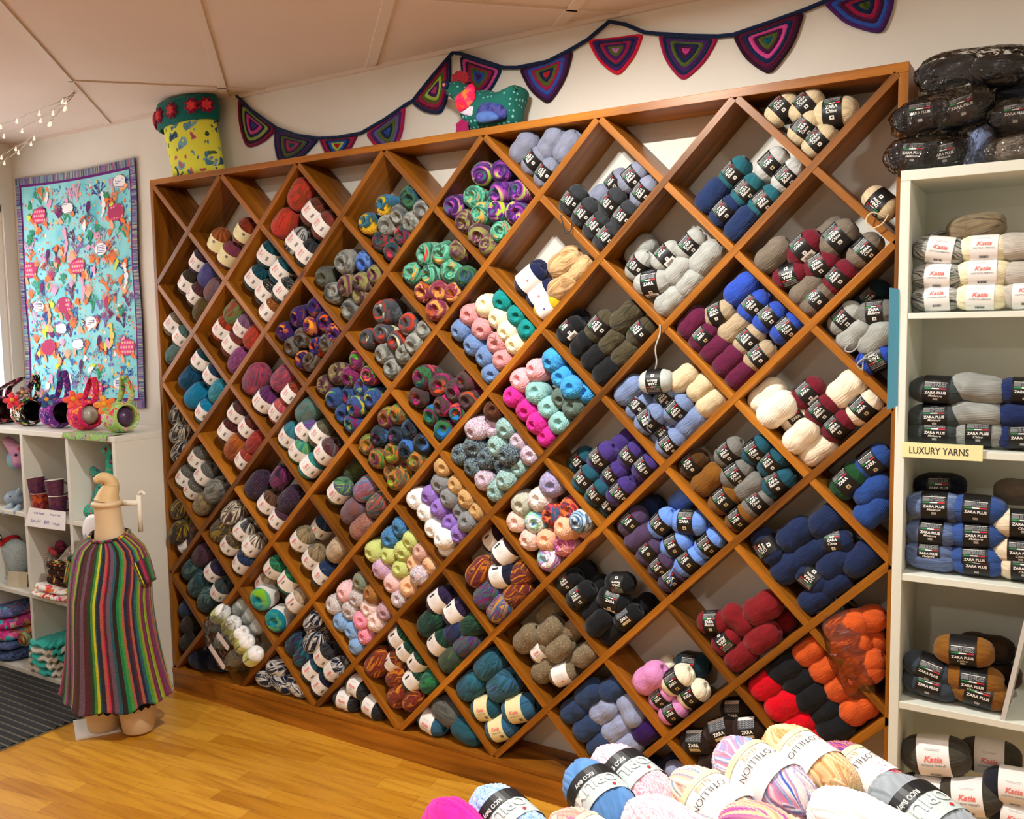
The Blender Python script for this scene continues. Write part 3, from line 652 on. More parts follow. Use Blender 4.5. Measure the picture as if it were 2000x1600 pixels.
def design(kind):
    """(band colour, width, [elements]); t runs along the ball, s round it, metres"""
    e = []
    R = lambda t0, t1, s0, s1, c: e.append(('r', t0, t1, s0, s1, c))
    T = lambda s, t, sv, h, c, b=.0, sh=.0, wmax=None: e.append(('t', s, t, sv, h, c, b, sh, wmax))
    if kind[0] in 'mczb':
        W = .047
        R(-.016, .016, .0390, .0402, PG); T('50 gr 125 m', 0, .0345, .0028, PG)
        R(-.021, .021, .0288, .0302, PW)
        for i in range(6): R(-.020, -.0075, .0165 + i * .0018, .0176 + i * .0018, PG)
        T('FILATURA', .0068, .0242, .0045, PG, .03, wmax=.026); T('DI CROSA', .0068, .0187, .0045, PG, .03, wmax=.026)
        R(-.020, -.0068, .0110, .0140, GN); R(-.0068, .0068, .0110, .0140, PW); R(.0068, .020, .0110, .0140, RD)
        T('ZARA', 0, .0030, .0082, PW, .035, wmax=.030)
        if kind[0] == 'm': T('Melange', 0, -.0075, .0078, PW, .02, .25, wmax=.032)
        if kind[0] == 'c': T('Chine', 0, -.0075, .0078, PW, .02, .25, wmax=.026)
        zz = -.0200 if kind[0] != 'z' else -.0130
        R(-.0055, .0055, zz - .008, zz + .002, GD if kind[0] == 'z' else PW); R(-.0022, .0022, zz - .005, zz - .001, BK)
        if kind[0] == 'b':
            R(-.019, .019, -.046, -.0285, WH)
            for i in range(9): R(-.012 + i * .0027, -.0105 + i * .0027, -.044, -.034, IK)
        return BK, W, e
    if kind[0] == 'n':
        W = .050
        R(-.025, .025, .012, .038, CB)
        for i in range(5):
            for q in range(4):
                t0 = -.022 + i * .0094; s0 = .014 + q * .006
                e.append(('q', [(t0, s0), (t0 + .0045, s0 + .004), (t0 + .0045, s0 + .0055), (t0, s0 + .0015)], PG)); e.append(('q', [(t0 + .0045, s0 + .004), (t0 + .009, s0), (t0 + .009, s0 + .0015), (t0 + .0045, s0 + .0055)], LG))
        R(-.025, .025, .038, .050, WH)
        for i in range(8): R(-.016 + i * .004, -.0145 + i * .004, .040, .047, LG)
        T('ZARA', 0, .0030, .0095, PW, .035, wmax=.034)
        R(-.017, .017, -.0160, -.0070, GD); R(-.015, -.010, -.0140, -.0090, PG); T('extrafine', .003, -.0115, .0030, IK)
        return BK, W, e
    if kind[0] == 'w':
        W = .056 if kind != 'wp' else .05
        T('Katia', 0, .0090, .0110, CO, .02, .3, wmax=.032)
        T({'w': 'AZTECA', 'wi': 'INCA', 'wf': 'AZTECA FINE', 'wm': 'AZTECA MILRAYAS', 'wc': 'COTTON-MERINO', 'wk': 'CATENA MERINO'}.get(kind, 'AZTECA'), 0, -.0035, .0046 if len(kind) < 2 else .0040, IK, .0, wmax=.044)
        R(-.014, .014, .0270, .0278, LG); R(-.012, .012, .0245, .0252, LG)
        R(-.010, .010, -.0330, -.0240, LG)
        for i in range(6): R(-.008 + i * .0028, -.0066 + i * .0028, -.0315, -.0255, IK)
        return WH, W, e
    if kind[0] == 'q':      # plain white band, small grey lines and a boxed word
        W = .058
        for s in (.010, .005, .000): R(-.016, .016, s, s + .0009, LG)
        T('WOOL', 0, -.006, .004, LG)
        R(-.013, .013, .0200, .0275, IK); R(-.011, .011, .0215, .0260, WH); T('WOOL', 0, .0238, .0030, IK)
        return WH, W, e
    if kind[0] == 'x':      # white band, faint lines, one coloured flower mark
        W = .062
        for s in (.012, .008, .004, -.002): R(-.018, .018, s, s + .0007, LG)
        e.append(('q', [(.002 + .004 * math.cos(i * PI / 3), -.012 + .004 * math.sin(i * PI / 3)) for i in range(6)], VI if kind == 'xv' else CO))
        return WH, W, e
    if kind[0] == 'y':
        W = .056
        if kind == 'yf':
            T('Katia', 0, .0090, .0110, CO, .02, .3, wmax=.032); T('AZTECA FINE', 0, -.0035, .0042, IK, .0, wmax=.046)
        else:
            for s in (.020, .015, .005, .001): R(-.012, .012, s, s + .0007, GD)
            T('100 g', 0, .010, .004, GD)
        R(.008, .020, -.0260, -.0140, LG)
        for i in range(5): R(.009 + i * .0022, .0102 + i * .0022, -.0250, -.0150, IK)
        return CM, W, e
    if kind[0] == 'p':
        W = .054
        T('tipo 50 gr', 0, .0335, .0028, PG); R(-.023, .023, .0285, .0300, PW)
        for i in range(6): R(-.023, -.0085, .0165 + i * .0018, .0176 + i * .0018, PG)
        T('FILATURA', .0075, .0245, .0047, PG, .03, wmax=.029); T('DI CROSA', .0075, .0188, .0047, PG, .03, wmax=.029)
        R(-.022, -.0075, .0112, .0142, GN); R(-.0075, .0075, .0112, .0142, PW); R(.0075, .022, .0112, .0142, RD)
        T('ZARA PLUS', 0, .0020, .0068, PW, .035, wmax=.044)
        if kind == 'pm': T('Melange', 0, -.0075, .0062, PW, .02, .25, wmax=.03)
        if kind == 'pc': T('Chine', 0, -.0075, .0062, PW, .02, .25, wmax=.022)
        R(-.005, .005, -.0205, -.0135, LG)
        return BK, W, e
    if kind[0] == 'l':      # lime band of the bagged balls
        W = .046
        T('Hello', .004, .012, .006, IK, .0, .3); e.append(('q', [(.016 + .0022 * math.cos(i * PI / 4), .013 + .0022 * math.sin(i * PI / 4)) for i in range(8)], IK))
        T('ROYAL', 0, .0005, .0095, IK, .02, wmax=.042)
        return LM, W, e
    if kind[0] == 'g':      # cream band with a red script for the cakes
        W = .058
        T('Princesa', 0, .010, .011, CO, .02, .3, wmax=.05); T('Katia', 0, -.004, .007, IK, .03, .2)
        return WH, W, e
    if kind[0] == 'o':      # silver and black band of the chunky balls, printed round the ball
        W = .062
        for i in range(20): R(-.08 + i * .008, -.0716 + i * .008, -.030, -.006, BK)
        T('OPIUM', 0, .005, .019, PW, .02, wmax=.080); T('RICO Baby', .008, -.014, .0075, PW, .02, wmax=.036)
        e.append(('q', [(-.026 + .003 * math.cos(i * PI / 5), .023 + .003 * math.sin(i * PI / 5)) for i in range(10)], RD))
        return SV, W, e
    if kind[0] == 'h':      # broad cream band of the multicoloured chunky balls, printed round the ball
        W = .066
        T('ELISSE', 0, -.017, .0075, GD, .01, wmax=.055); T('COTILLION', 0, -.002, .0105, IK, -.01, wmax=.085)
        for i in range(24): R(-.096 + i * .008, -.0876 + i * .008, -.032, -.023, CM)
        for i in range(12): R(.048 + i * .0016, .049 + i * .0016, .004, .020, LG)
        return WH, W, e

BANDS = {}
def band_mesh(ball, kind, flip=False):
    if (ball, kind, flip) in BANDS: return BANDS[(ball, kind, flip)]
    L, D, N, kk, hole, flat, waist, h, _, _ = BALL[ball]
    base, W, els = design(kind)
    fs_ = {'z': .885, 'k': .945}.get(ball, 1.0); W *= fs_          # printed to the size of the ball
    def rad(t):
        # follow the wound profile at this distance along the ball
        c = min(.999, abs(t) / (L / 2)); th = math.acos(c ** (1 / flat))
        return ball_profile(th, L, D, flat, waist)[1] + h * 1.1 + .007 * D * .8
    r0 = max(rad(t) for t in (-W / 2, -W / 4, 0, W / 4, W / 2))
    def rr(t): return .35 * rad(t) + .65 * r0 if abs(t) > W * .2 else r0
    def P(t, s, lift):
        a = s / r0; r = rr(t) + lift
        return (t, -r * math.cos(a), r * math.sin(a))
    m = MB(); n = 48
    ts = [-W / 2, -W * .3, 0, W * .3, W / 2]
    m.rings([[P(t, r0 * 2 * PI * j / n, .0) for j in range(n)] for t in ts], base, True)
    m.rings([[P(t, r0 * 2 * PI * j / n, -.0007) for j in range(n)] for t in ts[::-1]], base, True)
    lift = .0005 if ball not in 'f' else .0009
    fl = -1 if flip else 1
    turn = kind[0] in 'oh'          # these read round the ball, not along it
    def bend(pts2, faces, mi, lf):
        if turn: pts2 = [(s, -t) for t, s in pts2]
        pts2 = [(t * fs_, s * fs_) for t, s in pts2]
        m.add([P(fl * t, fl * s, lf) for t, s in pts2], faces, mi)
    for i, e in enumerate(els):
        if e[0] == 'r':
            _, t0, t1, s0, s1, mi = e; k = max(1, int((s1 - s0) / .003)); q = 3 if t1 - t0 > .02 else 1
            pts = [(t0 + (t1 - t0) * b / q, s0 + (s1 - s0) * a / k) for a in range(k + 1) for b in range(q + 1)]
            bend(pts, [(a * (q + 1) + b, a * (q + 1) + b + 1, (a + 1) * (q + 1) + b + 1, (a + 1) * (q + 1) + b) for a in range(k) for b in range(q)], mi, lift + (.0004 if mi in (IK, BK) else 0))
        elif e[0] == 'q':
            bend(e[1], [tuple(range(len(e[1])))], e[2], lift + .0003)
        else:
            _, s, t, sv, hh, mi, b, sh, wmax = e
            vs, fs, w, hgt = text_mesh(s, b, sh)
            k = hh / .72; kx = k
            if wmax and w * k > wmax: kx = wmax / w
            bend([(t + x * kx, sv + y * k) for x, y in vs], fs, mi, lift + .0005)
    me = bpy.data.meshes.new('paper_band')
    me.from_pydata([tuple(v) for v in m.v], [], m.f)
    for x in BANDMATS: me.materials.append(x)
    for p, i in zip(me.polygons, m.mi): p.material_index = i
    for p in list(me.polygons)[:n * 8]: p.use_smooth = True
    me.update()
    BANDS[(ball, kind, flip)] = me; return me

WORD = {'z': 'merino yarn ball', 'k': 'wool yarn ball', 'd': 'swirled yarn ball', 's': 'cotton yarn ball', 'f': 'chunky yarn ball', 'p': 'merino yarn ball', 'c': 'yarn cake'}
NAME = {'z': 'merino_yarn_ball', 'k': 'wool_yarn_ball', 'd': 'swirled_yarn_ball', 's': 'cotton_yarn_ball', 'f': 'chunky_yarn_ball', 'p': 'thick_merino_ball', 'c': 'yarn_cake'}
BANDWORD = {'m': 'black band', 'c': 'black band', 'z': 'black band', 'b': 'barcoded band', 'n': 'patterned band', 'w': 'white band', 'q': 'white band', 'x': 'wide white band', 'y': 'cream band', 'p': 'black band', 'l': 'lime band', 'g': 'cream band', 'o': 'silver band', 'h': 'cream band'}
rb = random.Random(11)
VARS = {}
def make_ball(kind, pos, key, lab, axis, roll=0.0, s=1.0, flip=False, sq=1.0):
    """one ball of yarn, its paper band a child"""
    var = rb.randrange(5); me = ball_mesh(kind, var)
    banded = bool(lab) and lab[0] != '-'
    if banded:
        o = bpy.data.objects.new(NAME[kind], None); COL.objects.link(o); o.empty_display_size = .02
        w = bpy.data.objects.new('wound_yarn', me); COL.objects.link(w); w.parent = o
    else:
        o = w = bpy.data.objects.new(NAME[kind], me); COL.objects.link(o)
    a = Vector(axis).normalized()
    yl = Vector((0, 1, 0)); yl = (yl - a * yl.dot(a))
    if yl.length < .3: yl = Vector((1, 0, 0)) - a * a.x
    yl.normalize(); zl = a.cross(yl)
    R = Matrix((a, yl, zl)).transposed() @ Matrix.Rotation(roll, 3, 'X')
    o.matrix_world = Matrix.Translation(pos) @ R.to_4x4() @ Matrix.Diagonal((s, s, s * sq, 1))
    w.material_slots[0].link = 'OBJECT'; w.material_slots[0].material = yarn_mat(key)
    if banded:
        b = bpy.data.objects.new('paper_band', band_mesh(kind, lab, flip)); COL.objects.link(b)
        b.parent = o
    return o
def reach(n, a, L, D):
    """how far an egg of yarn reaches along direction n"""
    c = n.dot(a); return math.sqrt((L / 2 * c) ** 2 + (D / 2) ** 2 * max(0, 1 - c * c))
ORD = ['', 'first', 'second', 'third', 'fourth', 'fifth', 'sixth', 'seventh', 'eighth', 'ninth', 'tenth', 'eleventh', 'twelfth', 'thirteenth', 'fourteenth', 'fifteenth']
# ================================================================ what lies in each cubby
# crops of the photograph the positions were read from: origin, four readings to a pixel
CROP = {'A': (280, 280), 'B': (680, 200), 'C': (1000, 180), 'D': (1380, 100), 'E': (280, 580), 'F': (680, 500), 'G': (1000, 500), 'H': (1380, 450),
        'I': (280, 850), 'J': (680, 850), 'K': (1000, 800), 'L': (1380, 800), 'M': (280, 1150), 'N': (680, 1150), 'O': (1000, 1100), 'P': (1380, 1150)}
CELLS = [
 # triangles under the top board
 (9, 0, 'B', 'z', "1360,370,slate,-,s=1.1;1600,290,slate,-,s=1.1;1690,370,slate,-,s=1.08;1440,490,slate,m;1530,570,slate,m"),
 (13, 0, 'D', 'z', "545,420,cream,c;690,490,cream,c;760,600,cream,c;865,690,cream,c;1000,490,cream,c,a=5,s=1.15"),
 # first row
 (2, 1, 'A', 'k', "595,775,rust,y;805,690,brick,y;665,895,plumrose,y"),
 (4, 1, 'A', 'k', "1240,400,redw,-,s=1.1;1115,630,redw,-,s=1.1;1345,540,brown,wf;1425,640,brownred,wf;1225,780,bw,w;1275,865,charc,wf"),
 (6, 1, 'B', 'd', "115,930,bluegold,-;250,800,bluegold,-;505,740,navygreen,-,s=1.1;280,975,greyshade,-;375,895,greyshade,-;500,930,greyshade,-;590,850,greyshade,-;250,1100,redteal,-;330,1170,redteal,-;430,1030,redteal,-"),
 (8, 1, 'B', 'd', "1030,560,magic,-;1190,560,magic,-;790,820,magic,-;1150,690,magic,-;1310,690,magic,-;1290,860,magic,-;1160,860,magic,-;955,740,mintred,-;1010,880,mintred,-;1170,1010,mintred,-;900,960,plumolive,-;1010,1030,plumolive,-;1080,1130,plumolive,-"),
 (10, 1, 'C', 'z', "470,860,charcoal,m;590,955,charcoal,m;690,1080,charcoal,m;730,1170,charcoal,m;800,880,charcoal,m;880,980,charcoal,m;690,820,slate,-,y=.1;960,680,slate,m;1030,770,slate,m;800,730,slate,z,y=.1"),
 (12, 1, 'D', 'z', "230,960,teal,c;310,1110,teal,m;430,1180,teal,m;535,900,silver,z;640,980,silver,m;60,1150,navy,-,s=1.1;160,1240,navy,m;240,1390,navy,-,s=1.12"),
 (14, 1, 'D', 'z', "1375,1250,beige,cr,a=-40"),
 # second row
 (1, 2, 'A', 'k', "455,920,plum,w;370,1090,olivedk,w;440,1200,brownplum,w;530,1050,blueviolet,-;575,1145,rosegrey,-;480,1290,olivebr,-"),
 (3, 2, 'A', 'k', "990,865,tealw,w;895,1050,tealw,w;1095,1010,tealw,w;980,1180,blackfleck,w;1115,1130,blackfleck,w;1000,1290,rustflec,w"),
 (5, 2, 'A', 'd', "1540,940,greyshade,-,s=1.15;1710,930,blueshade,-,s=1.1;1390,1050,greyolive,-;1550,1110,plumolive,-,s=1.1;1690,1130,plumolive,-;1790,1080,plumolive,-;1450,1180,greyshade,-;1710,1200,plumolive,-;1610,1290,greyshade,-,s=1.1"),
 (7, 2, 'F', 'd', "590,0,mintred,-,s=1.1;700,20,mintred,-;850,-70,plumolive,-;470,140,mintred,-;610,150,mintred,-;800,115,mintred,-,s=1.15;905,190,navygreen,-;585,290,orplum,-;710,320,orplum,-;820,330,orplum,-;690,440,orplum,-;745,470,orplum,-"),
 (9, 2, 'F', 'z', "1455,140,navyink,-,y=.09;1450,205,navyink,x,s=1.12,a=30;1540,315,navyink,x,s=1.1,a=30;1560,410,mustard,xv,a=25;1740,105,tan,-,a=30,s=1.2;1715,235,tan,-,a=25,s=1.15;1880,230,tan,-,s=.95"),
 (11, 2, 'C', 'z', "1010,1240,greylt,-,y=.1,s=1.1;1010,1370,greylt,c;1230,1300,greylt,b;1400,1210,greylt,c;1500,1320,greylt,-,s=1.15;1100,1480,greylt,b,a=5,s=1.2;1320,1430,greylt,-;1390,1510,greylt,-;1235,1650,greylt,-,s=1.05"),
 (13, 2, 'H', 'z', "515,210,taupe,-,s=1.1;1010,85,taupe,c,s=1.1;960,30,taupe,-,y=.1;1240,155,taupe,c;770,150,maroon,b,s=1.1;650,420,maroon,mr,a=15;895,310,maroon,m,a=35;1020,365,maroon,m;850,570,taupe,c;790,600,taupe,-"),
 # third row
 (0, 3, 'E', 'k', "250,210,taupew,w;310,340,tealgrey,w;245,470,tealgrey,-"),
 (2, 3, 'E', 'k', "740,120,greenred,-,s=1.08;640,245,redorange,w;805,250,mauve,w;725,370,brownred,w;870,300,redw,-;760,490,magheather,-,s=1.05"),
 (4, 3, 'E', 'd', "1330,90,sunset,-;1180,170,sunset,-,s=1.1;1080,280,sunset,-;1280,220,sunset,-;1420,220,sunset,-,s=1.1;1500,280,sunset,-;1350,390,sunset,-;1250,500,sunset,-;1135,380,brownsw,-;1220,340,brownsw,-;1430,390,brownsw,-;1310,560,brownsw,-"),
 (6, 3, 'F', 'd', "240,450,ember,-,s=1.15;440,550,ember,-,s=1.1;240,600,ember,-;130,640,ember,-;350,690,ember,-;600,590,greyshade,-;500,680,greyshade,-;250,770,greyshade,-;450,780,greyshade,-;310,890,greyshade,-"),
 (8, 3, 'F', 's', "1060,390,crm,-,s=1.1;1160,490,crm,-;1230,600,crm,-;1300,700,crm,-;1200,370,jade,-;1310,480,jade,-;1400,590,jade,-;920,480,dpink,-;1030,590,dpink,-;1150,690,dpink,-;1190,810,dpink,-;850,580,denimc,-;940,705,denimc,-;1040,815,denimc,-;1100,930,denimc,-"),
 (10, 3, 'G', 'z', "450,600,black,b;530,740,black,-;620,840,black,-;710,920,black,-,s=1.08;500,520,black,-,y=.1;680,580,olive,m,s=1.1;900,490,olive,-,s=1.15;1010,600,olive,m;790,685,olive,-;860,770,olive,-"),
 (12, 3, 'G', 'z', "1380,560,burg,-,s=1.1;1490,655,burg,z;1560,760,burg,-;1650,880,burg,-,s=1.1;1760,960,burg,-;1630,480,khaki,m,a=20;1740,595,khaki,-;1830,700,khaki,m;1930,820,khaki,m;1820,290,royal,-,s=1.1;1910,390,royal,c;2010,490,royal,c;2140,570,royal,c"),
 (14, 3, 'H', 'z', "1300,520,tealdk,z,y=.1;1070,680,greylt,c;1310,700,greymid,m,a=5;1130,860,greylt,-;1330,930,greylt,-,s=1.1;1345,1125,royal,cr,a=25"),
 # fourth row
 (1, 4, 'E', 'k', "470,490,tealw,w;565,610,navyteal,w;380,630,petrol,-,s=1.05;430,770,turq,-,s=1.1;610,740,aqua,-;500,890,turq,w"),
 (3, 4, 'E', 'k', "890,640,magstripe,-,s=1.2;1120,650,magstripe,-,s=1.1;965,805,purpstripe,wm,s=1.1;1080,890,pinkstripe,wm;1190,770,brick,w"),
 (5, 4, 'E', 'd', "1650,500,rainbow,-,s=1.1;1500,590,plumolive,-,s=1.1;1590,620,rainbow,-;1740,640,rainbow,-;1400,700,plumolive,-;1570,790,bluemulti,-,s=1.15;1700,720,bluemulti,-;1470,790,bluemulti,-;1650,870,bluemulti,-;1760,810,bluemulti,-;1550,930,bluemulti,-;1640,1000,bluemulti,-;1725,930,bluemulti,-"),
 (7, 4, 'F', 'd', "560,960,grnblue,-,s=1.1;700,1020,darkrose,-,s=1.1;530,1110,darkrose,-;910,980,darkrose,-;800,1070,darkrose,-;930,1130,darkrose,-;740,1200,darkrose,-;640,1250,grnblue,-;840,1260,grnblue,-;740,1370,grnblue,-"),
 (9, 4, 'F', 's', "1570,850,sky,-,s=1.08;1660,960,sky,-,s=1.05;1760,1040,sky,-;1860,1110,sky,-;1320,975,bpink,-,s=1.12;1430,890,bpink,-;1460,1080,foam,-,s=1.12;1555,1185,foam,-;1640,1310,foam,-,s=1.05;1670,1150,ggrn,-;1765,1220,ggrn,-;1280,1105,mag,-;1370,1210,mag,-,s=1.08;1465,1335,mag,-;1550,1440,mag,-"),
 (11, 4, 'G', 'z', "920,1060,slateblue,-,s=1.1;965,1200,slateblue,m;1075,1290,slateblue,m,s=1.1;1245,1105,slateblue,m;1325,1215,slateblue,m;1400,1300,slateblue,-,s=1.1;1190,1390,slateblue,m;1240,1500,slateblue,m;1140,990,palegrey,mr,a=0,y=.02,s=1.05;1350,990,cream,-;1500,1040,cream,-;1580,1150,cream,-;1430,930,cream,c,y=.11"),
 (13, 4, 'H', 'z', "440,1270,ivory2,-,s=1.15;510,1410,cwhite,-,s=1.18;690,1465,cwhite,z;800,1280,maroon,b;920,1390,maroon,m;1020,1510,maroon,m;1110,1240,ivory,-,s=1.15;1225,1380,ivory,z,s=1.05;720,1670,ivory,-,s=1.08;840,1770,ivory,-,s=1.1;820,1570,cwhite,z,y=.1"),
 # fifth row
 (0, 5, 'E', 'k', "210,930,bwst,-;300,1070,bwst,-;215,1220,bwst,-"),
 (2, 5, 'E', 'k', "755,900,brownplum,w;680,1045,maroonbr,w;845,1025,maroonbr,w;750,1185,rustorange,-,s=1.1;890,1130,rustred,-;820,1270,rustred,w"),
 (4, 5, 'E', 'k', "1230,880,tealgrey,-,s=1.1;1110,1080,tealblue,w,s=1.05;1310,1000,violteal,w;1365,1085,olivegrey,w;1200,1215,greenteal,w;1430,1180,greybrown,w,s=1.08;1285,1370,tealgreen,w"),
 (6, 5, 'F', 'd', "270,1300,orgreen,-,s=1.1;380,1210,orgreen,-;140,1480,orgreen,-;235,1400,navymul,-;370,1430,navymul,-;460,1360,navymul,-;560,1470,navymul,-,s=1.12;455,1535,navymul,-;220,1590,orgreen,-;320,1545,orgreen,-,s=1.08;300,1730,orgreen,-,s=1.12;420,1665,orgreen,-;525,1650,orgreen,-;425,1780,orgreen,-"),
 (8, 5, 'J', 's', "1130,-180,brnspeck,-;990,0,whplum,-,s=1.12;1100,-55,whplum,-,s=1.1;1220,-60,aqspeck,-;850,150,nvspeck,-;970,85,nvspeck,-,s=1.1;1140,100,aqspeck,-,s=1.08;1310,55,whplum,-;1065,190,nvspeck,-;1250,150,nvspeck,-;1420,160,whplum,-;960,265,nvspeck,-;1185,265,nvspeck,-,s=1.1;1325,260,aqspeck,-;1070,365,whplum,-;1235,375,aqspeck,-;1140,465,aqspeck,-,s=1.08"),
 (10, 5, 'K', 'z', "540,400,tealz,m,y=.09;590,595,tealz,m;675,665,tealz,m;725,770,tealz,m;660,535,tealz,-;715,385,purple,c,s=1.12;890,260,purple,-,s=1.08,y=.08;945,365,purple,c;800,530,purple,c;1030,480,purple,c;870,610,purple,c;965,545,purple,-"),
 (12, 5, 'K', 'z', "1430,430,bronzedk,c;1530,550,bronze,-,s=1.12;1635,730,bronze,z,s=1.05;1785,850,bronze,z;1715,360,greymid,c;1785,520,greymid,c,s=1.05;1850,640,greymid,-;1910,760,greymid,c;1950,340,tealz,c;2030,435,tealz,m;2105,580,tealz,m,s=1.05"),
 (14, 5, 'L', 'z', "1325,480,bluez,z,s=1.1;1130,640,forest,z,s=1.15;1365,740,bluez,-,s=1.1;1340,930,bluez,-,s=1.1"),
 # sixth row
 (1, 6, 'I', 'k', "435,160,greytweed,wi;310,310,greytweed,wi;490,310,greytweed,wi;345,475,greytweed,wi;580,430,greystripe,-,s=1.08;445,590,sandtweed,-"),
 (3, 6, 'I', 'k', "905,385,auberg,-,s=1.12;1085,330,aubmag,-;1165,500,auberg,-,s=1.1;990,525,browntw,wi;1080,645,plumtw,wi"),
 (5, 6, 'I', 'k', "1670,270,grolive,-,y=.1;1540,435,grmulti,wm;1750,415,blpink,-;1645,590,rosegrey,-;1850,540,yelmulti,-;1725,715,orgreyst,-"),
 (7, 6, 'J', 's', "510,500,wht,-,s=1.1;580,620,wht,-;640,730,wht,-,s=1.1;730,830,wht,-;780,910,wht,-;620,480,lil,-;700,590,lil,-;780,700,lil,-;850,790,lil,-;690,385,gry,-,s=1.08;785,490,gry,-;870,620,gry,-,s=1.05;950,705,gry,-;740,270,tanc,-;845,370,tanc,-;930,490,tanc,-;1020,600,tanc,-"),
 (9, 6, 'J', 's', "1580,400,lilaq,-,s=1.2;1460,510,crmmix,-,s=1.12;1340,550,sagemix,-,s=1.15;1565,630,redmix,-,s=1.05;1720,610,redmix,-,s=1.1;1445,700,aqmix,-,s=1.1;1840,655,blmix,-;1300,680,pkcrm,-;1690,750,peach,-,s=1.08;1820,770,peach,-;1395,820,pkcrm,-;1540,855,peach,-,s=1.05;1695,885,pchmag,-,s=1.1;1570,1005,whaqua,-,s=1.2"),
 (11, 6, 'K', 'z', "925,880,greyplum,z,s=1.05;990,1005,greyplum,-,s=1.08;1060,1110,greyplum,z;1150,1245,greyplum,z;1250,1330,greyplum,z;1080,790,navy2,-,y=.11,s=1.1;1185,885,cornfl,z,s=1.05;1390,880,cornfl,z,a=5,s=1.15;1340,700,cornfl,-,y=.11;1285,1070,cornfl,z,a=30,s=1.05;1540,1050,cornfl,z,s=1.05;1385,1200,cornfl,z,s=1.05"),
 (13, 6, 'L', 'z', "485,1070,navy2,cr,a=-50,s=1.08;710,990,navy2,-,s=1.15;970,905,navy2,-,s=1.12;770,1160,navy2,-;955,1080,navy2,c,a=10;690,1300,navy2,-,s=1.15;1170,1160,navy2,-,s=1.18;1060,1240,navy2,-,s=1.1;900,1360,navy2,cr,a=-35,s=1.05;820,1500,navy2,-;1000,1410,navy2,-"),
 # seventh row
 (0, 7, 'I', 'k', "205,520,yelblack,-,s=.95;255,600,yelblack,-;235,730,yelblack,-;350,770,browntw,-,s=.95;275,900,plumtw,w,a=15"),
 (2, 7, 'I', 'k', "690,610,brnwhite,-,s=1.12;560,765,yelbrown,-,s=1.1;800,740,greywht,wi;640,910,yelbrown,wi;860,875,brnwhite,wi;755,1040,navytw,wi,s=1.05"),
 (4, 7, 'I', 'k', "1250,810,sandtweed,wi;1400,720,navytw,w,y=.09;1340,955,sandtweed,wi;1530,890,beigetw,-;1430,1090,navytw,w"),
 (6, 7, 'J', 's', "170,930,lime,-,s=1.15;285,945,lime,-;420,920,lime,-,s=1.12;385,1050,lime,-;480,815,lime,-;310,830,deepbl,-,s=1.12;400,745,deepbl,-,s=1.1;240,1070,lilmix,-,s=1.15;320,1175,pkmix,-,s=1.1;510,1040,pch2,-;465,1195,pch2,-,s=1.12;560,930,pktan,-;640,1015,pch2,-;570,1120,whmul,-;390,1305,whmul,-"),
 (8, 7, 'J', 'k', "1150,800,darkmulti,q,s=.95,y=.09;1240,930,darkmulti,q;1070,1080,ormulti,-,s=1.05;1255,1100,navydk,q,a=20,s=1.05;1400,1060,ormulti,-;1170,1250,bluemul2,-,s=1.05;1390,1220,ormulti,-;1260,1360,yelblue,-,s=1.05"),
 (10, 7, 'O', 'z', "460,140,black,m;545,265,black,m,s=1.08;840,180,black,mr,a=10;830,290,black,b,a=-15,s=1.1;615,380,black,-,s=1.05;680,490,black,-;895,440,black,n;725,600,black,-,s=1.1;1040,350,black,-,y=.1;560,80,black,-,y=.1;680,190,black,-,y=.1"),
 (12, 7, 'O', 'z', "1600,470,dkred,m,a=10;1760,440,dkred,-,a=-30,s=1.05;1960,350,dkred,-,s=1.2;1700,630,dkred,mr;1980,610,dkred,-,s=1.15;1790,770,dkred,-,s=1.1;2110,490,dkred,-,y=.09"),
 # eighth row
 (1, 8, 'I', 'k', "470,935,plumtw,-;570,1060,navyplum,wi;400,1050,tealtw,-;430,1190,tealtw,-,s=1.08;600,1220,tealbrn,wi;470,1340,tealtw,-,s=1.1"),
 (3, 8, 'I', 'c', "880,1310,tealcake,g;1000,1485,tealcake,g;1040,1030,grbright,g,k=k;1150,1130,grbright,g,k=k;940,1120,beigetw,w,k=k,y=.08;1215,1290,beigetw,g,k=k"),
 (5, 8, 'M', 's', "1560,50,pkwht,-,s=1.1;1645,90,crmgry,-;1460,140,crmgry,-,s=1.1;1600,195,crmgry,-,s=1.12;1760,180,ppink,-,s=1.1;1820,285,ppink,-,s=1.15;1890,180,grpink,-;1670,-40,tlmix,-,s=1.05;1765,45,redgrn,-,s=1.05;1520,280,bblue,-,s=1.12;1610,345,bblue,-;1660,480,bblue,-;1695,270,pk2,-;1705,395,pk2,-,s=1.05"),
 (7, 8, 'N', 'k', "745,100,purpdk,q;850,230,purpdk,q;660,255,greendk,-,s=1.05;990,285,greendk,-;775,410,greendk,q;905,340,bluedk,-,s=.95;850,545,olivegr,-;980,430,bluemul2,-"),
 (9, 8, 'O', 'z', "300,390,fuzz,-,y=.09,s=1.15;145,600,fuzz,-,s=1.2;310,550,fuzz,-,s=1.12;390,645,fuzz,-,s=1.1;245,690,fuzz,w,s=.95;510,500,fuzz,-,y=.06;530,725,fuzz,-;600,780,fuzz,-;320,815,fuzz,-,s=1.12;420,890,fuzz,x,a=30,s=1.05"),
 (11, 8, 'O', 'z', "1095,920,pink,-,s=1.25;1175,1085,pink,z;1230,1205,pink,z;1325,940,ivory2,z,s=1.12;1435,1045,ivory2,z,s=1.08;1190,830,ivory2,-,y=.1;1410,800,tealdk,b,y=.09,a=5,s=1.12"),
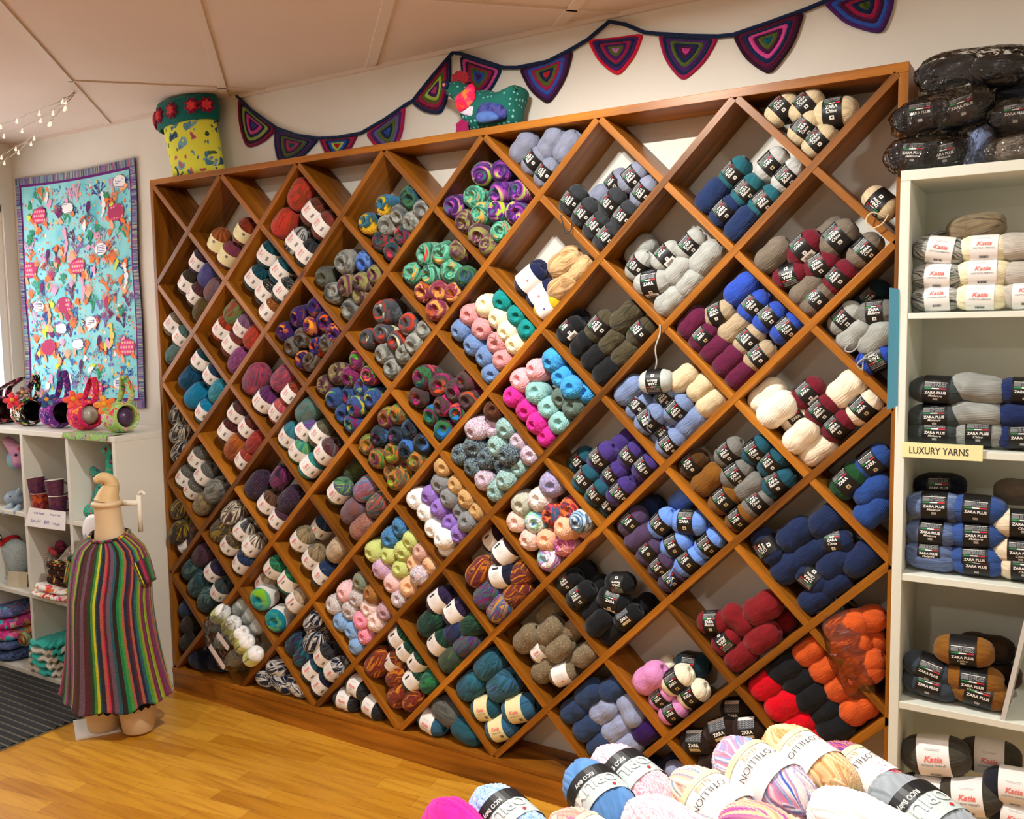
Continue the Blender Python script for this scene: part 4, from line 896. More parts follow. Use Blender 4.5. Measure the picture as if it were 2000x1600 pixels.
 (13, 8, 'P', 'z', "435,790,red,-,s=1.1;580,970,red,-,s=1.25;695,1110,red,-,s=1.12;800,1230,red,-,s=1.12;590,640,black,-,s=1.15;690,740,black,-,s=1.1;790,850,black,-,s=1.1;905,1000,black,-,s=1.1;1010,1130,black,-,s=1.12;815,510,orange,-,s=1.05;930,620,orange,-,s=1.05;1030,760,orange,-,s=1.08;1165,920,orange,-,s=1.2"),
 # ninth row
 (4, 9, 'M', 'k', "1310,250,navywht,-,s=1.05;1160,400,navyteal2,-;1350,400,navywht,-,s=1.05;1200,545,navyteal2,-;1420,525,blackw,wi;1495,615,navywht,wi;1285,690,navyteal2,wi;1360,785,navydk,wi"),
 (6, 9, 'N', 'k', "255,550,ambmulti,-,s=1.12;350,615,ambmulti,q,s=.85;400,690,ambmulti,-,s=.9;455,810,ambmulti,-;520,920,ambmulti,-,s=.95;415,385,greendk,q,s=.95;465,475,greendk,q,s=.92;520,560,greendk,q,s=.95;575,665,greendk,q,s=.95;640,750,grbright,-,s=.95"),
 (8, 9, 'N', 'k', "1110,580,btst,-,s=1.12;970,755,btst,-,s=1.1;1220,745,btst2,-,s=1.2;1065,965,tealst,yf,a=20,s=1.05;1345,930,bluest,yf,a=25,s=1.12;1180,1140,bluest,yf,a=20,s=1.08"),
 (10, 9, 'O', 'z', "600,1060,denim,-,s=1.18;460,1195,denim,-,s=1.15;790,1000,denim,-,s=1.12;570,1330,denim,-,s=1.2;680,1460,denim,-,s=1.15;785,1570,denim,-,s=1.1;720,1190,greyblue,-,s=1.15;825,1330,greyblue,-,s=1.15;910,1450,greyblue,-,s=1.2;925,1150,greyblue,-,a=-60,s=1.15;1045,1320,violetdk,-,s=1.12"),
 (12, 9, 'O', 'z', "1410,1450,dkbrown,n,a=12,s=1.12;1640,1325,dkbrown,n,a=25,s=1.12;1865,1300,dkbrown,n,a=20,s=1.1;1765,1150,dkbrown,n,a=12,s=1.05,y=.08;1730,1480,dkbrown,n,a=15,s=1.12;1970,1440,dkbrown,n,a=22,s=1.08;1550,1580,dkbrown,-,s=1.1"),
 # triangles above the base
 (1, 10, 'M', 'k', "370,560,navytw,w,y=.1;430,600,navydk,-,y=.06,a=0;560,640,navydk,-,y=.06,a=0"),
 (3, 10, 'M', 'k', "1010,600,navywht,-,a=10;950,745,navywht,-,a=-5;1110,770,navywht,-,a=-15,s=1.05;1210,850,navywht,-,a=-10"),
 (5, 10, 'M', 'k', "1690,760,charc,wi,a=-8;1600,860,charc,wi,a=-8;1810,965,charc,wi,a=-8"),
 (7, 10, 'N', 'k', "640,1100,bluest,wf,a=-5,s=1.05;780,955,grstone,-,a=-30,s=1.1;900,1180,tealst,-,a=-15,s=1.12"),
 (11, 10, 'O', 'z', "1060,1560,navy2,-,y=.1;1240,1580,navy2,-,y=.1;1320,1640,greyblue,-,y=.05,a=0"),
 (0, 9, 'M', 'k', "330,140,navytw,-,s=.95;370,250,brnblack,-,s=.95;310,390,brnblack,-,s=.95"),
]
def cell_words(u, v):
    if v == 0: return '%s gap under the top' % ORD[(u - 1) // 2 + 1]
    if v == 10: return '%s bottom gap' % ORD[(u - 1) // 2 + 1]
    i = u // 2 + 1 if v % 2 else (u - 1) // 2 + 1
    return '%s cubby of %s row' % (ORD[i], ORD[v])
def rank_words(i, n):
    if n == 1: return ''
    if i == 0: return 'leftmost' if n > 2 else 'left one'
    if i == n - 1: return 'rightmost' if n > 2 else 'right one'
    return ORD[i + 1] + ' from left'
GROUPS = {'z': 'merino yarn balls in the diamond cubbies', 'k': 'wool yarn balls in the diamond cubbies', 'd': 'swirled yarn balls in the diamond cubbies', 's': 'cotton yarn balls in the diamond cubbies', 'c': 'yarn cakes in the diamond cubbies'}
def parse(txt, kind):
    out = []
    for rec in txt.split(';'):
        f = rec.split(','); d = {'x': float(f[0]), 'y0': float(f[1]), 'key': f[2], 'lab': f[3], 'k': kind, 'a': None, 's': 1.0, 'y': None}
        for g in f[4:]:
            a, b = g.split('='); d[a] = b if a == 'k' else float(b)
        out.append(d)
    return out
NRM = (Vector((1, 0, 1)).normalized(), Vector((1, 0, -1)).normalized())
def settle(items, u, v):
    """let the balls of one cubby make room for each other between its boards"""
    c0 = node(u, v) if 0 <= u <= 14 and 0 <= v <= 10 else None
    half = v in (0, 10) or u in (0, 14)
    for _ in range(40):
        for i, p in enumerate(items):
            for q in items[i + 1:]:
                d = q['c'] - p['c']; l = d.length or 1e-4; n = d / l
                need = (reach(n, p['ax'], p['L'], p['D']) + reach(n, q['ax'], q['L'], q['D'])) * .84
                if l < need:
                    k = (need - l) * .25
                    p['c'] -= n * k; q['c'] += n * k
        for p in items:
            p['c'] = p['c'].lerp(p['c0'], .10)
            c = p['c'] - c0
            for n in NRM:
                lim = .2 / math.sqrt(2) - TB / 2 - reach(n, p['ax'], p['L'], p['D']) * .90
                s = c.dot(n)
                if abs(s) > max(lim, 0): p['c'] -= n * (s - math.copysign(max(lim, 0), s))
            if v == 10: p['c'].z = max(p['c'].z, -.004 + reach(Vector((0, 0, 1)), p['ax'], p['L'], p['D']) * .97)
            if v == 0: p['c'].z = min(p['c'].z, 1.999 - reach(Vector((0, 0, 1)), p['ax'], p['L'], p['D']) * .97)
            if u == 0: p['c'].x = max(p['c'].x, .001 + reach(Vector((1, 0, 0)), p['ax'], p['L'], p['D']) * .97)
            if u == 14: p['c'].x = min(p['c'].x, 2.796 - reach(Vector((1, 0, 0)), p['ax'], p['L'], p['D']) * .97)
            ry = reach(Vector((0, 1, 0)), p['ax'], p['L'], p['D'])
            p['c'].y = min(max(p['c'].y, p['ymin']), WALL - .004 - ry)
rp = random.Random(5)
BALLS = {}
for (u, v, crop, kind, txt) in CELLS:
    ox, oy = CROP[crop]; items = parse(txt, kind)
    for d in items:
        px, py = ox + d['x'] / 4, oy + d['y0'] / 4
        k = d['k']; L, D = BALL[k][0] * d['s'], BALL[k][1] * d['s']
        if k in 'dsc':
            yw = math.radians(rp.uniform(-16, 16)); pt = math.radians(rp.uniform(-18, 12))
            if k == 'c': yw, pt = .22, -.08
            ax = Vector((math.sin(yw) * math.cos(pt), -math.cos(yw) * math.cos(pt), math.sin(pt)))
            front = at(px, py, .004 if d['y'] is None else d['y'] - L / 2)
            c = front - ax * (L / 2 * .9)
        else:
            A = math.radians((42 if d['a'] is None else d['a']) + rp.uniform(-5, 5)); tl_ = rp.uniform(-.12, .16)
            ax = Vector((math.cos(A), -tl_, math.sin(A))).normalized()
            c = at(px, py, .044 if d['y'] is None else d['y'])
        d.update(L=L, D=D, ax=ax, c=c, c0=c.copy(), px=px, py=py)
        d['ymin'] = c.y - .045 if k in 'zk' else c.y - .02
    settle(items, u, v)
    same = {}
    for d in items: same.setdefault((d['key'], d['k'], BANDWORD.get(d['lab'][0])), []).append(d)
    for (key, k, bw), ds in same.items():
        ds.sort(key=lambda d: d['px'])
        for i, d in enumerate(ds):
            lab = d['lab']; flip = len(lab) == 2 and lab[1] == 'r'
            roll = math.radians(rp.uniform(-14, 14)) if k in 'zk' else rp.uniform(0, 6)
            if k == 'c': roll = .5
            o = make_ball(k, d['c'], key, lab[0] if flip else lab, d['ax'], roll, d['s'], flip)
            w = [PAL[key][0] + ' ' + WORD[k].replace('swirled ', 'swirled ' if 'swirl' not in PAL[key][0] else '')]
            if bw: w[0] += ' with ' + bw
            rk = rank_words(i, len(ds))
            if rk: w.append(rk)
            w.append(cell_words(u, v))
            tag(o, ', '.join(w), 'yarn ball', GROUPS[k])
            BALLS.setdefault((u, v), []).append((o, d))
# a strand of grey wool holds one ball to the crossing above it
for o, d in BALLS[(11, 4)]:
    if d['key'] == 'palegrey':
        top = at(1289, 634, -.004); bot = o.matrix_world.translation + Vector((0, -.012, .036))
        m = MB(); inv = o.matrix_world.inverted()
        pts = [top + (bot - top) * t + Vector((.004 * math.sin(t * 9), -.003 * math.sin(t * 3), 0)) for t in [i / 14 for i in range(15)]]
        m.tube([inv @ p for p in pts], .0022, 7)
        st = m.build('loose_strand', yarn_mat('palegrey'), None, True); st.location = (0, 0, 0); st.parent = o
def loose(cell, key, i, pts, r=.0018):
    """a strand that has come off a ball"""
    o = [o for o, d in BALLS[cell] if d['key'] == key][i]
    inv = o.matrix_world.inverted(); P = [Vector(p) for p in pts]; out = []
    for k in range(len(P) - 1):
        a, b, c, d = P[max(k - 1, 0)], P[k], P[k + 1], P[min(k + 2, len(P) - 1)]
        for j in range(8):
            t = j / 8
            out.append(.5 * ((2 * b) + (-a + c) * t + (2 * a - 5 * b + 4 * c - d) * t * t + (-a + 3 * b - 3 * c + d) * t ** 3))
    out.append(P[-1])
    st = MB().tube([inv @ p for p in out], r, 6).build('loose_strand', yarn_mat(key), None, True); st.parent = o
loose((14, 3), 'greylt', 2, [at(1712, 705, .0), at(1690, 700, -.012), at(1674, 712, -.016), at(1684, 722, -.012), at(1687, 700, -.01), at(1700, 690, -.006)])
loose((14, 3), 'greylt', 1, [at(1660, 670, .0), at(1650, 684, -.014), at(1664, 687, -.016), at(1680, 672, -.006)])
loose((14, 1), 'beige', 0, [at(1728, 425, 0), at(1705, 415, -.012), at(1692, 428, -.016), at(1700, 446, -.016), at(1722, 438, -.012), at(1735, 420, 0)])
loose((10, 1), 'charcoal', 0, [at(1095, 420, 0), at(1100, 442, -.012), at(1105, 455, -.014), at(1115, 450, -.012), at(1117, 430, -.004)])
loose((11, 4), 'slateblue', 1, [at(1240, 775, -.004), at(1262, 790, -.014), at(1268, 815, -.014), at(1264, 835, -.012), at(1272, 845, -.004)])
loose((11, 6), 'cornfl', 3, [at(1318, 1105, -.004), at(1308, 1125, -.016), at(1312, 1135, -.016), at(1310, 1145, -.014)])
loose((8, 3), 'dpink', 1, [at(955, 655, -.004), at(960, 648, -.02), at(968, 655, -.02), at(964, 665, -.016)])
# ================================================================ helpers for soft things
def xz(px, py, y):
    p = at(px, py, y); return (p.x, p.z)
def smooth_loop(pts, it=3):
    """round off a closed outline"""
    for _ in range(it):
        out = []
        for i in range(len(pts)):
            a, b = Vector(pts[i]), Vector(pts[(i + 1) % len(pts)])
            out += [a.lerp(b, .25), a.lerp(b, .75)]
        pts = out
    return [Vector(p) for p in pts]
def puff(m, outline, spine, thick, y0, mi=0, it=2, nr=7):
    """a stuffed shape: outline in (x, z), blown up to both sides of the plane y0"""
    ol = smooth_loop([(p[0], p[1]) for p in outline], it)
    sp = [Vector(s[:2]) for s in spine]
    def near(p):
        best = None
        if len(sp) == 1: return sp[0]
        for a, b in zip(sp, sp[1:]):
            ab = b - a; t = min(1, max(0, (p - a).dot(ab) / (ab.length_squared or 1))); q = a + ab * t
            if best is None or (q - p).length < best[0]: best = ((q - p).length, q)
        return best[1]
    nb = [near(p) for p in ol]; rings = []
    ss = [math.sin(PI / 2 * i / nr) for i in range(nr + 1)]
    for s in ss: rings.append([(q.x + (p.x - q.x) * max(s, .02), y0 - thick * math.sqrt(max(0, 1 - s * s)), q.y + (p.y - q.y) * max(s, .02)) for p, q in zip(ol, nb)])
    for s in ss[-2::-1]: rings.append([(q.x + (p.x - q.x) * max(s, .02), y0 + thick * math.sqrt(max(0, 1 - s * s)), q.y + (p.y - q.y) * max(s, .02)) for p, q in zip(ol, nb)])
    return m.rings(rings, mi, True, True, True)
def spiral_disc(m, c, r, nrm, mi=0, bumps=5, depth=.25, thick=.006):
    """a small scalloped rosette"""
    nrm = Vector(nrm).normalized(); a = nrm.cross(Vector((0, 0, 1))).normalized(); b = nrm.cross(a); c = Vector(c); n = bumps * 6
    rings = []
    for s, h in ((1, 0), (1, thick), (.7, thick * 1.6), (.45, thick * 1.0), (.1, thick * 1.1)):
        rings.append([c + nrm * h + (a * math.cos(2 * PI * k / n) + b * math.sin(2 * PI * k / n)) * r * s * (1 - depth * (s > .3) * (.5 + .5 * math.cos(2 * PI * k / n * bumps))) for k in range(n)])
    return m.rings(rings, mi, True, True, True)
def knit_mat(name, hexc, scale=240, rough=.9):
    if name in MATS: return MATS[name]
    t = NT(name); tc = t.node('ShaderNodeTexCoord')
    v = t.node('ShaderNodeTexVoronoi', i_Scale=scale); t.link(tc.outputs['Object'], v.inputs['Vector'])
    c = rgb(hexc); r = t.ramp([hexc, hexc]); r.color_ramp.elements[0].color = tuple(min(1, x * 1.12) for x in c[:3]) + (1,); r.color_ramp.elements[1].color = tuple(x * .8 for x in c[:3]) + (1,)
    t.link(v.outputs['Distance'], r.inputs[0]); t.link(r.outputs[0], t.b.inputs['Base Color'])
    t.bump(v.outputs['Distance'], .6, -.003); t.b.inputs['Roughness'].default_value = rough; t.b.inputs['Specular IOR Level'].default_value = .12
    t.b.inputs['Sheen Weight'].default_value = .15
    MATS[name] = t.m; return t.m

# ================================================================ crochet bunting along the wall
YB = WALL - .009
bunting = thing('crochet_bunting', 'crocheted bunting of triangular flags strung across the wall above the diamond shelf', 'bunting', (1.4, YB, 2.2))
CR_ = {'wine': '#7a1440', 'dark': '#33102a', 'green': '#8aa84a', 'navy': '#16284e', 'pink': '#d84a94', 'purple': '#4a1f66', 'blue': '#2f55b0', 'violet': '#4f2050', 'olive': '#586628', 'rose': '#b03a5e', 'red': '#d41c34', 'crim': '#a21c4c', 'lime': '#b0cc54', 'slate': '#5c5c86', 'plum': '#481644', 'lilac': '#cc80bc', 'teal': '#176070', 'maroon': '#5c1038'}
CK = list(CR_); CM_ = [knit_mat('crochet_' + k, CR_[k], 200) for k in CK]
FLAGS = [
 ((463, 190), (540, 253), (480, 288), 'wine dark green navy pink purple blue'),
 ((537, 251), (622, 272), (548, 326), 'navy violet navy olive violet rose teal'),
 ((622, 270), (698, 263), (655, 318), 'wine crim navy blue lime red'),
 ((712, 260), (791, 205), (766, 304), 'crim purple slate olive navy blue'),
 ((804, 201), (880, 105), (862, 222), 'navy maroon crim olive lime purple pink'),
 ((898, 107), (980, 133), (926, 205), 'navy pink plum crim olive blue purple'),
 ((1012, 133), (1120, 96), (1070, 204), 'dark purple blue crim olive navy red'),
 ((1147, 78), (1256, 64), (1206, 148), 'red purple navy crim purple olive lilac'),
 ((1284, 65), (1403, 71), (1332, 158), 'crim navy purple olive navy plum pink'),
 ((1430, 68), (1572, 20), (1502, 146), 'dark maroon navy pink plum olive teal'),
 ((1606, 6), (1745, -42), (1722, 66), 'purple blue plum crim navy olive'),
]
for A, B, Cc, cols in FLAGS:
    pa, pb, pc = (Vector(xz(*q, YB)) for q in (A, B, Cc))
    cen = (pa + pb + pc) / 3
    tri = []
    for a, b, bulge in ((pa, pb, -.01), (pb, pc, .11), (pc, pa, .11)):
        for k in range(4):
            t = k / 4; p = a.lerp(b, t); out = (p - cen).normalized()
            tri.append(p + out * bulge * (b - a).length * math.sin(PI * t))
    ol = smooth_loop(tri, 3); m = MB(); cl = cols.split(); n = len(cl)
    rr_ = random.Random(int(A[0]))
    wob = [rr_.uniform(-.006, .006) for _ in range(7)]
    for i, c in enumerate(cl):
        s0, s1 = 1 - i / n, 1 - (i + 1) / n
        def ring(s, y):
            return [(cen.x + (p.x - cen.x) * s, YB + y + .004 * math.sin(9 * p.x + wob[0] * 300) * (1 if s > .5 else .5), cen.y + (p.y - cen.y) * s) for p in ol]
        rg = [ring(s0, 0), ring(s0 * .75 + s1 * .25, -.0035), ring((s0 + s1) / 2, -.0045), ring(s0 * .25 + s1 * .75, -.0035), ring(max(s1, .002), 0)]
        if i == 0: rg.insert(0, ring(s0, .004))
        # little stitches: every few points of the row stand up
        for r_ in rg[1:-1]:
            for k in range(0, len(r_), 2):
                x, y, z = r_[k]; r_[k] = (x, y + .0018, z)
        m.rings(rg, CK.index(c))
    m.rings([[(cen.x + (p.x - cen.x) * s, YB + .004, cen.y + (p.y - cen.y) * s) for p in ol] for s in (.01, 1)], CK.index(cl[0]))
    m.build('flag', CM_, bunting, True)
cp = [(462, 187), (490, 215), (540, 250), (580, 264), (622, 270), (660, 268), (705, 260), (750, 234), (795, 203), (806, 197), (845, 148), (884, 103), (900, 105), (940, 118), (984, 132), (1010, 132), (1070, 120), (1118, 95), (1147, 78), (1190, 42), (1222, 48), (1258, 63), (1284, 66), (1350, 70), (1403, 71), (1432, 68), (1500, 45), (1570, 20), (1608, 4), (1680, -20), (1745, -46)]
pts = []
for i in range(len(cp) - 1):
    for t in (0, .33, .66):
        x, y = cp[i][0] + (cp[i + 1][0] - cp[i][0]) * t, cp[i][1] + (cp[i + 1][1] - cp[i][1]) * t
        p = at(x, y, YB - .002); pts.append((p.x, p.y, p.z))
m = MB(); m.tube(pts, .0062, 8); m.build('cord', CM_[CK.index('navy')], bunting, True)

# ================================================================ yellow fabric basket with crocheted rim
TOPZ = 2.021
bk = thing('fabric_basket', 'yellow rose-print fabric basket with teal crocheted rim on the shelf top', 'basket', (.185, .078, TOPZ))
def ell(c, a, b, n=40, f=None, tilt=0):
    return [(c[0] + (a * math.cos(2 * PI * k / n)) * (1 + (f(2 * PI * k / n) if f else 0)), c[1] + b * math.sin(2 * PI * k / n) * (1 + (f(2 * PI * k / n) if f else 0)), c[2] + tilt * math.cos(2 * PI * k / n)) for k in range(n)]
wb = lambda q: .03 * math.sin(3 * q + 1) + .02 * math.sin(5 * q)
m = MB(); m.rings([ell((.185 - .05 * h / .23, .080, TOPZ + h), .135 - .004 * math.sin(h * 30), .066, 40, wb, .004) for h in (.0, .03, .07, .11, .15, .19, .23)], 0, True, True, False)
m.build('fabric_body', floral('yellow_rose_print', '#dfe24e', ['#4a7f9a', '#7aa8b4', '#3a5a78', '#d0707c', '#4a6a44', '#5f8ca4'], 15, .33), bk, True)
TEAL = knit_mat('crochet_deep_teal', '#0f6a66', 190)
m = MB(); m.rings([ell((.133 - .01 * i / 5, .080, TOPZ + .215 + z), .142 + da, .069 + da * .6, 40, wb, .012) for i, (z, da) in enumerate(((-.012, .006), (-.008, .016), (.03, .020), (.075, .016), (.088, .008), (.08, -.006), (.03, -.008), (-.004, -.004)))], 0, True)
rim = m.build('crocheted_rim', TEAL, bk, True)
for a in (-2.95, -2.5, -2.05, -1.5, -.85, -.35):
    c = Vector((.130 + .160 * math.cos(a), .080 + .081 * math.sin(a), TOPZ + .252 + .014 * math.cos(a))); nn = Vector((math.cos(a) / .16, math.sin(a) / .08, 0))
    m = MB(); spiral_disc(m, c, .033, nn, 0, 8, .28, .006); spiral_disc(m, c + nn.normalized() * .006, .020, nn, 1, 6, .3, .005)
    m.build('rosette', [knit_mat('crochet_plum_red', '#8a1440', 260), knit_mat('crochet_coral', '#e8484e', 260)], rim, True)

# ================================================================ patchwork hen
YH = .080
hen = thing('fabric_hen', 'stuffed teal spotted fabric hen with pink shawl on the shelf top', 'toy', (1.58, YH, TOPZ))
def hp(x, y): return xz(860 + x / 10, 120 + y / 10, YH)
DOT = dotted('teal_spotted_cotton', '#0f6a62', '#8ad0c4', 62, .24)
m = MB()
puff(m, [hp(*q) for q in ((240, 520), (310, 420), (430, 390), (520, 450), (600, 530), (760, 590), (950, 560), (1120, 620), (1260, 600), (1400, 545), (1560, 480), (1650, 530), (1640, 660), (1580, 860), (1570, 1020), (1560, 1230), (1300, 1330), (900, 1400), (600, 1420), (500, 1300), (470, 1120), (440, 940), (390, 800), (300, 770), (220, 700), (205, 600))],
     [hp(*q) for q in ((350, 580), (520, 700), (850, 950), (1150, 950), (1500, 620))], .058, YH)
m.build('body', DOT, hen, True)
m = MB(); puff(m, [hp(*q) for q in ((110, 625), (220, 575), (235, 660), (215, 700))], [hp(190, 640)], .012, YH - .012); m.build('beak', plain('beak_violet', '#5a3f8a', .8), hen, True)
m = MB()
for q, r in (((365, 340), .028), ((430, 290), .020), ((500, 310), .020), ((510, 380), .018)):
    c = hp(*q); spiral_disc(m, (c[0], YH - .006, c[1]), r * .8, (0, -1, .1), 0, 6, .25, .008); m.ball((c[0], YH, c[1]), r * .55)
m.build('comb', knit_mat('felt_red', '#b5303c', 180), hen, True)
c = hp(310, 545); m = MB(); spiral_disc(m, (c[0], YH - .056, c[1]), .0145, (-.15, -1, 0), 0, 1, 0, .008); eye = m.build('eye', plain('eye_navy', '#1c2350', .6), hen, True)
m = MB(); spiral_disc(m, (c[0] - .001, YH - .0645, c[1]), .0062, (-.15, -1, 0), 0, 1, 0, .003); m.build('pupil', plain('eye_salmon', '#f08a72', .5), eye, True)
def flap(name, pts, spine, mat, y, th=.010):
    m = MB(); puff(m, [hp(*q) for q in pts], [hp(*q) for q in spine], th, y); return m.build(name, mat, hen, True)
flap('lace_trim', ((540, 1040), (860, 850), (920, 880), (860, 960), (860, 1080), (780, 1140), (700, 1120), (600, 1090)), ((640, 1040), (850, 940)), dotted('white_blue_spotted', '#dcdcf0', '#4a4a8a', 130, .25), YH - .052, .006)
flap('shawl', ((740, 560), (820, 500), (890, 580), (880, 700), (900, 780), (830, 900), (640, 1060), (560, 1050), (490, 900), (500, 780), (590, 700), (680, 640)), ((780, 640), (620, 900)), mottled('shawl_batik', ['#f06a1c', '#f0304a', '#e8206a', '#f4506a', '#f0a020'], 30, .85, .2), YH - .060, .010)
flap('wing', ((890, 1020), (980, 880), (1100, 840), (1320, 860), (1460, 980), (1470, 1120), (1400, 1200), (1180, 1260), (940, 1270), (880, 1160)), ((1040, 1060), (1320, 1060)), mottled('wing_indigo_batik', ['#232a5e', '#3a4a96', '#56549a', '#2a3272'], 45, .85, .3), YH - .050, .016)
flap('wing_pad', ((910, 1140), (980, 1060), (1120, 1040), (1260, 1060), (1350, 1140), (1340, 1220), (1140, 1270), (930, 1280)), ((1020, 1170), (1250, 1160)), mottled('wing_pad_blue', ['#3f5ea8', '#5a7cc4', '#4a6ab8'], 25, .85, .2), YH - .062, .014)
flap('tail_patch', ((1270, 620), (1400, 560), (1560, 490), (1640, 540), (1600, 680), (1520, 770), (1360, 770), (1270, 700)), ((1400, 660), (1560, 600)), floral('tail_flower_print', '#123a34', ['#4a9a6a', '#6ab080', '#2a7a52'], 55, .36), YH - .030, .018)
c = hp(640, 1330); m = MB(); spiral_disc(m, (c[0], YH - .056, c[1] - .004), .026, (0, -1, 0), 0, 6, .2, .008); m.build('flower', knit_mat('felt_magenta', '#a01c5a', 180), hen, True)

# ================================================================ fairy lights on the ceiling, upper left corner
fl = thing('fairy_lights', 'string of small clear fairy lights hanging from the ceiling corner', 'fairy lights', tuple(atz(147, 178, CEIL - .004)))
hook = atz(146, 180, CEIL - .004)
WIRE = plain('clear_wire', '#b9aa9c', .35, .5)
def strand(pxs, ys, dev, seed):
    r_ = random.Random(seed); P = [hook] + [at(px, py, y) for (px, py), y in zip(pxs, ys)]
    out = []
    for i in range(len(P) - 1):
        for k in range(6):
            t = k / 6; p = P[i].lerp(P[i + 1], t); out.append(p + Vector((r_.uniform(-1, 1), r_.uniform(-1, 1), r_.uniform(-1, 1))) * dev)
    out.append(P[-1]); return out
runs = [strand(((118, 197), (70, 218), (25, 235), (-20, 250)), (-.32, -.30, -.28, -.26), .003, 1), strand(((120, 202), (90, 225), (55, 245), (20, 258), (-20, 268)), (-.30, -.26, -.22, -.2, -.2), .004, 2),
        strand(((125, 208), (100, 232), (70, 262), (40, 282), (15, 298), (-20, 312)), (-.28, -.22, -.16, -.1, -.06, -.04), .004, 3), strand(((122, 212), (98, 238), (68, 270), (46, 285), (25, 302), (0, 318), (-20, 330)), (-.26, -.2, -.14, -.08, -.04, -.02, 0), .004, 4)]
m = MB()
for r_ in runs: m.tube(r_, .0016, 5)
m.build('wire', WIRE, fl, True)
BULB = plain('warm_bulb', '#fff0d8', .3, .5, 0, .55)
for r_, ks in ((runs[0], (5, 11, 17, 21)), (runs[1], (4, 9, 14, 20, 26)), (runs[2], (6, 13, 19, 26, 32)), (runs[3], (5, 12, 20, 27, 34, 38))):
    for k in ks:
        if k < len(r_):
            p = r_[k]; q = p + Vector((.003, -.004, -.016)); m = MB(); m.tube([p, p.lerp(q, .5), q], [.0018, .003, .0042], 7); m.ball(q, .0055, 10, 7); m.build('bulb', BULB, fl, True)
# ================================================================ ocean-print quilt hanging on the wall
YQ = WALL - .006
def q4(u, v):
    tl, tr, br, bl = Vector((-1.228, 0, 2.165)), Vector((-.307, 0, 2.165)), Vector((-.318, 0, 1.075)), Vector((-1.235, 0, 1.055))
    p = tl.lerp(tr, u).lerp(bl.lerp(br, u), v)
    sag = -.012 * math.sin(PI * u) * (1 - v) ** 2
    y = YQ - .004 - .0035 * (.5 + .5 * math.sin(u * 9 + 1.3)) * (.25 + .75 * v) - .0012 * math.sin(v * 14 + u * 3)
    return Vector((p.x + .004 * math.sin(v * 11), y, p.z + sag))
qu = thing('ocean_quilt', 'turquoise ocean-print quilt with striped border hanging on the back wall', 'quilt', (-.77, YQ, 1.05))
def sheet(m, u0, u1, v0, v1, nu, nv, lift, mi=0):
    m.rings([[tuple(q4(u0 + (u1 - u0) * i / nu, v0 + (v1 - v0) * j / nv) + Vector((0, -lift, 0))) for i in range(nu + 1)] for j in range(nv + 1)], mi, False)
b0u, b1u, b0v, b1v = .038, .050, .030, .040
m = MB(); sheet(m, 0, 1, 0, 1, 60, 40, -.003); m.build('backing', plain('quilt_backing', '#6a5a86', .9), qu, True)
def strip_mat(ax):
    t = NT('striped_binding_' + ax); tc = t.node('ShaderNodeTexCoord'); mp = t.node('ShaderNodeMapping'); mp.inputs['Scale'].default_value = (46, 1, 2) if ax == 'x' else (2, 1, 60)
    t.link(tc.outputs['Object'], mp.inputs[0]); nz = t.node('ShaderNodeTexNoise', i_Scale=1.0, i_Detail=1.0); t.link(mp.outputs[0], nz.inputs['Vector'])
    r = t.ramp(['#3a3a6a', '#7a8aa8', '#8a6a9a', '#4a4a86', '#a8a890', '#6a9aa8', '#5a4a7a', '#b0607a'], 'CONSTANT'); t.link(t.maprange(nz.outputs[0], .3, .7), r.inputs[0]); t.link(r.outputs[0], t.b.inputs['Base Color']); t.b.inputs['Roughness'].default_value = .9
    return t.m
SBX, SBZ = strip_mat('x'), strip_mat('z'); PURP = plain('purple_border', '#6a1c7a', .85)
for nm, mt, rc in (('striped_binding', SBX, (0, 1, 0, b0v)), ('striped_binding', SBX, (0, 1, 1 - b0v, 1)), ('striped_binding', SBZ, (0, b0u, b0v, 1 - b0v)), ('striped_binding', SBZ, (1 - b0u, 1, b0v, 1 - b0v)),
                   ('purple_border', PURP, (b0u, 1 - b0u, b0v, b1v)), ('purple_border', PURP, (b0u, 1 - b0u, 1 - b1v, 1 - b0v)), ('purple_border', PURP, (b0u, b1u, b1v, 1 - b1v)), ('purple_border', PURP, (1 - b1u, 1 - b0u, b1v, 1 - b1v))):
    m = MB(); sheet(m, *rc, 40 if rc[1] - rc[0] > .5 else 2, 40 if rc[3] - rc[2] > .5 else 2, .003 if nm[0] == 's' else .001); m.build(nm, mt, qu, True)
# printed panel: sea creatures and corals
QC = ['#7fd0dc', '#d8447e', '#7a2a6a', '#f07a3c', '#1f3a9a', '#2a9a6a', '#f4f4f6', '#e8a8cc', '#d4e24a', '#3a76c4', '#f8b088', '#8a70b8', '#5a1f66', '#f4d060', '#b43a66', '#4aa8b8']
QM = [mottled('print_ground', ['#5cc0d2', '#86d6e0', '#9adfe4', '#6ac8dc'], 5, .85, .1)] + [plain('print_%d' % i, c, .85) for i, c in enumerate(QC) if i]
m = MB(); sheet(m, b1u, 1 - b1u, b1v, 1 - b1v, 60, 50, .0005, 0)
QW, QH = .92, 1.09
def put(pts, mi, lift):
    vs = [q4(min(max(u, b1u), 1 - b1u), min(max(v, b1v), 1 - b1v)) + Vector((0, -.0008 - lift, 0)) for u, v in pts]
    m.add(vs, [tuple(range(len(vs)))], mi)
LF = [0.0]
def blob(u, v, rx, rz, rot, mi, n=12, wob=0):
    LF[0] += .0000007; c, s = math.cos(rot), math.sin(rot)
    put([(u + (rx * math.cos(t) * c - rz * math.sin(t) * s) / QW * (1 + wob * math.sin(3 * t + u * 40)), v + (rx * math.cos(t) * s + rz * math.sin(t) * c) / QH * (1 + wob * math.sin(4 * t + v * 40))) for t in [2 * PI * k / n for k in range(n)]], mi, LF[0])
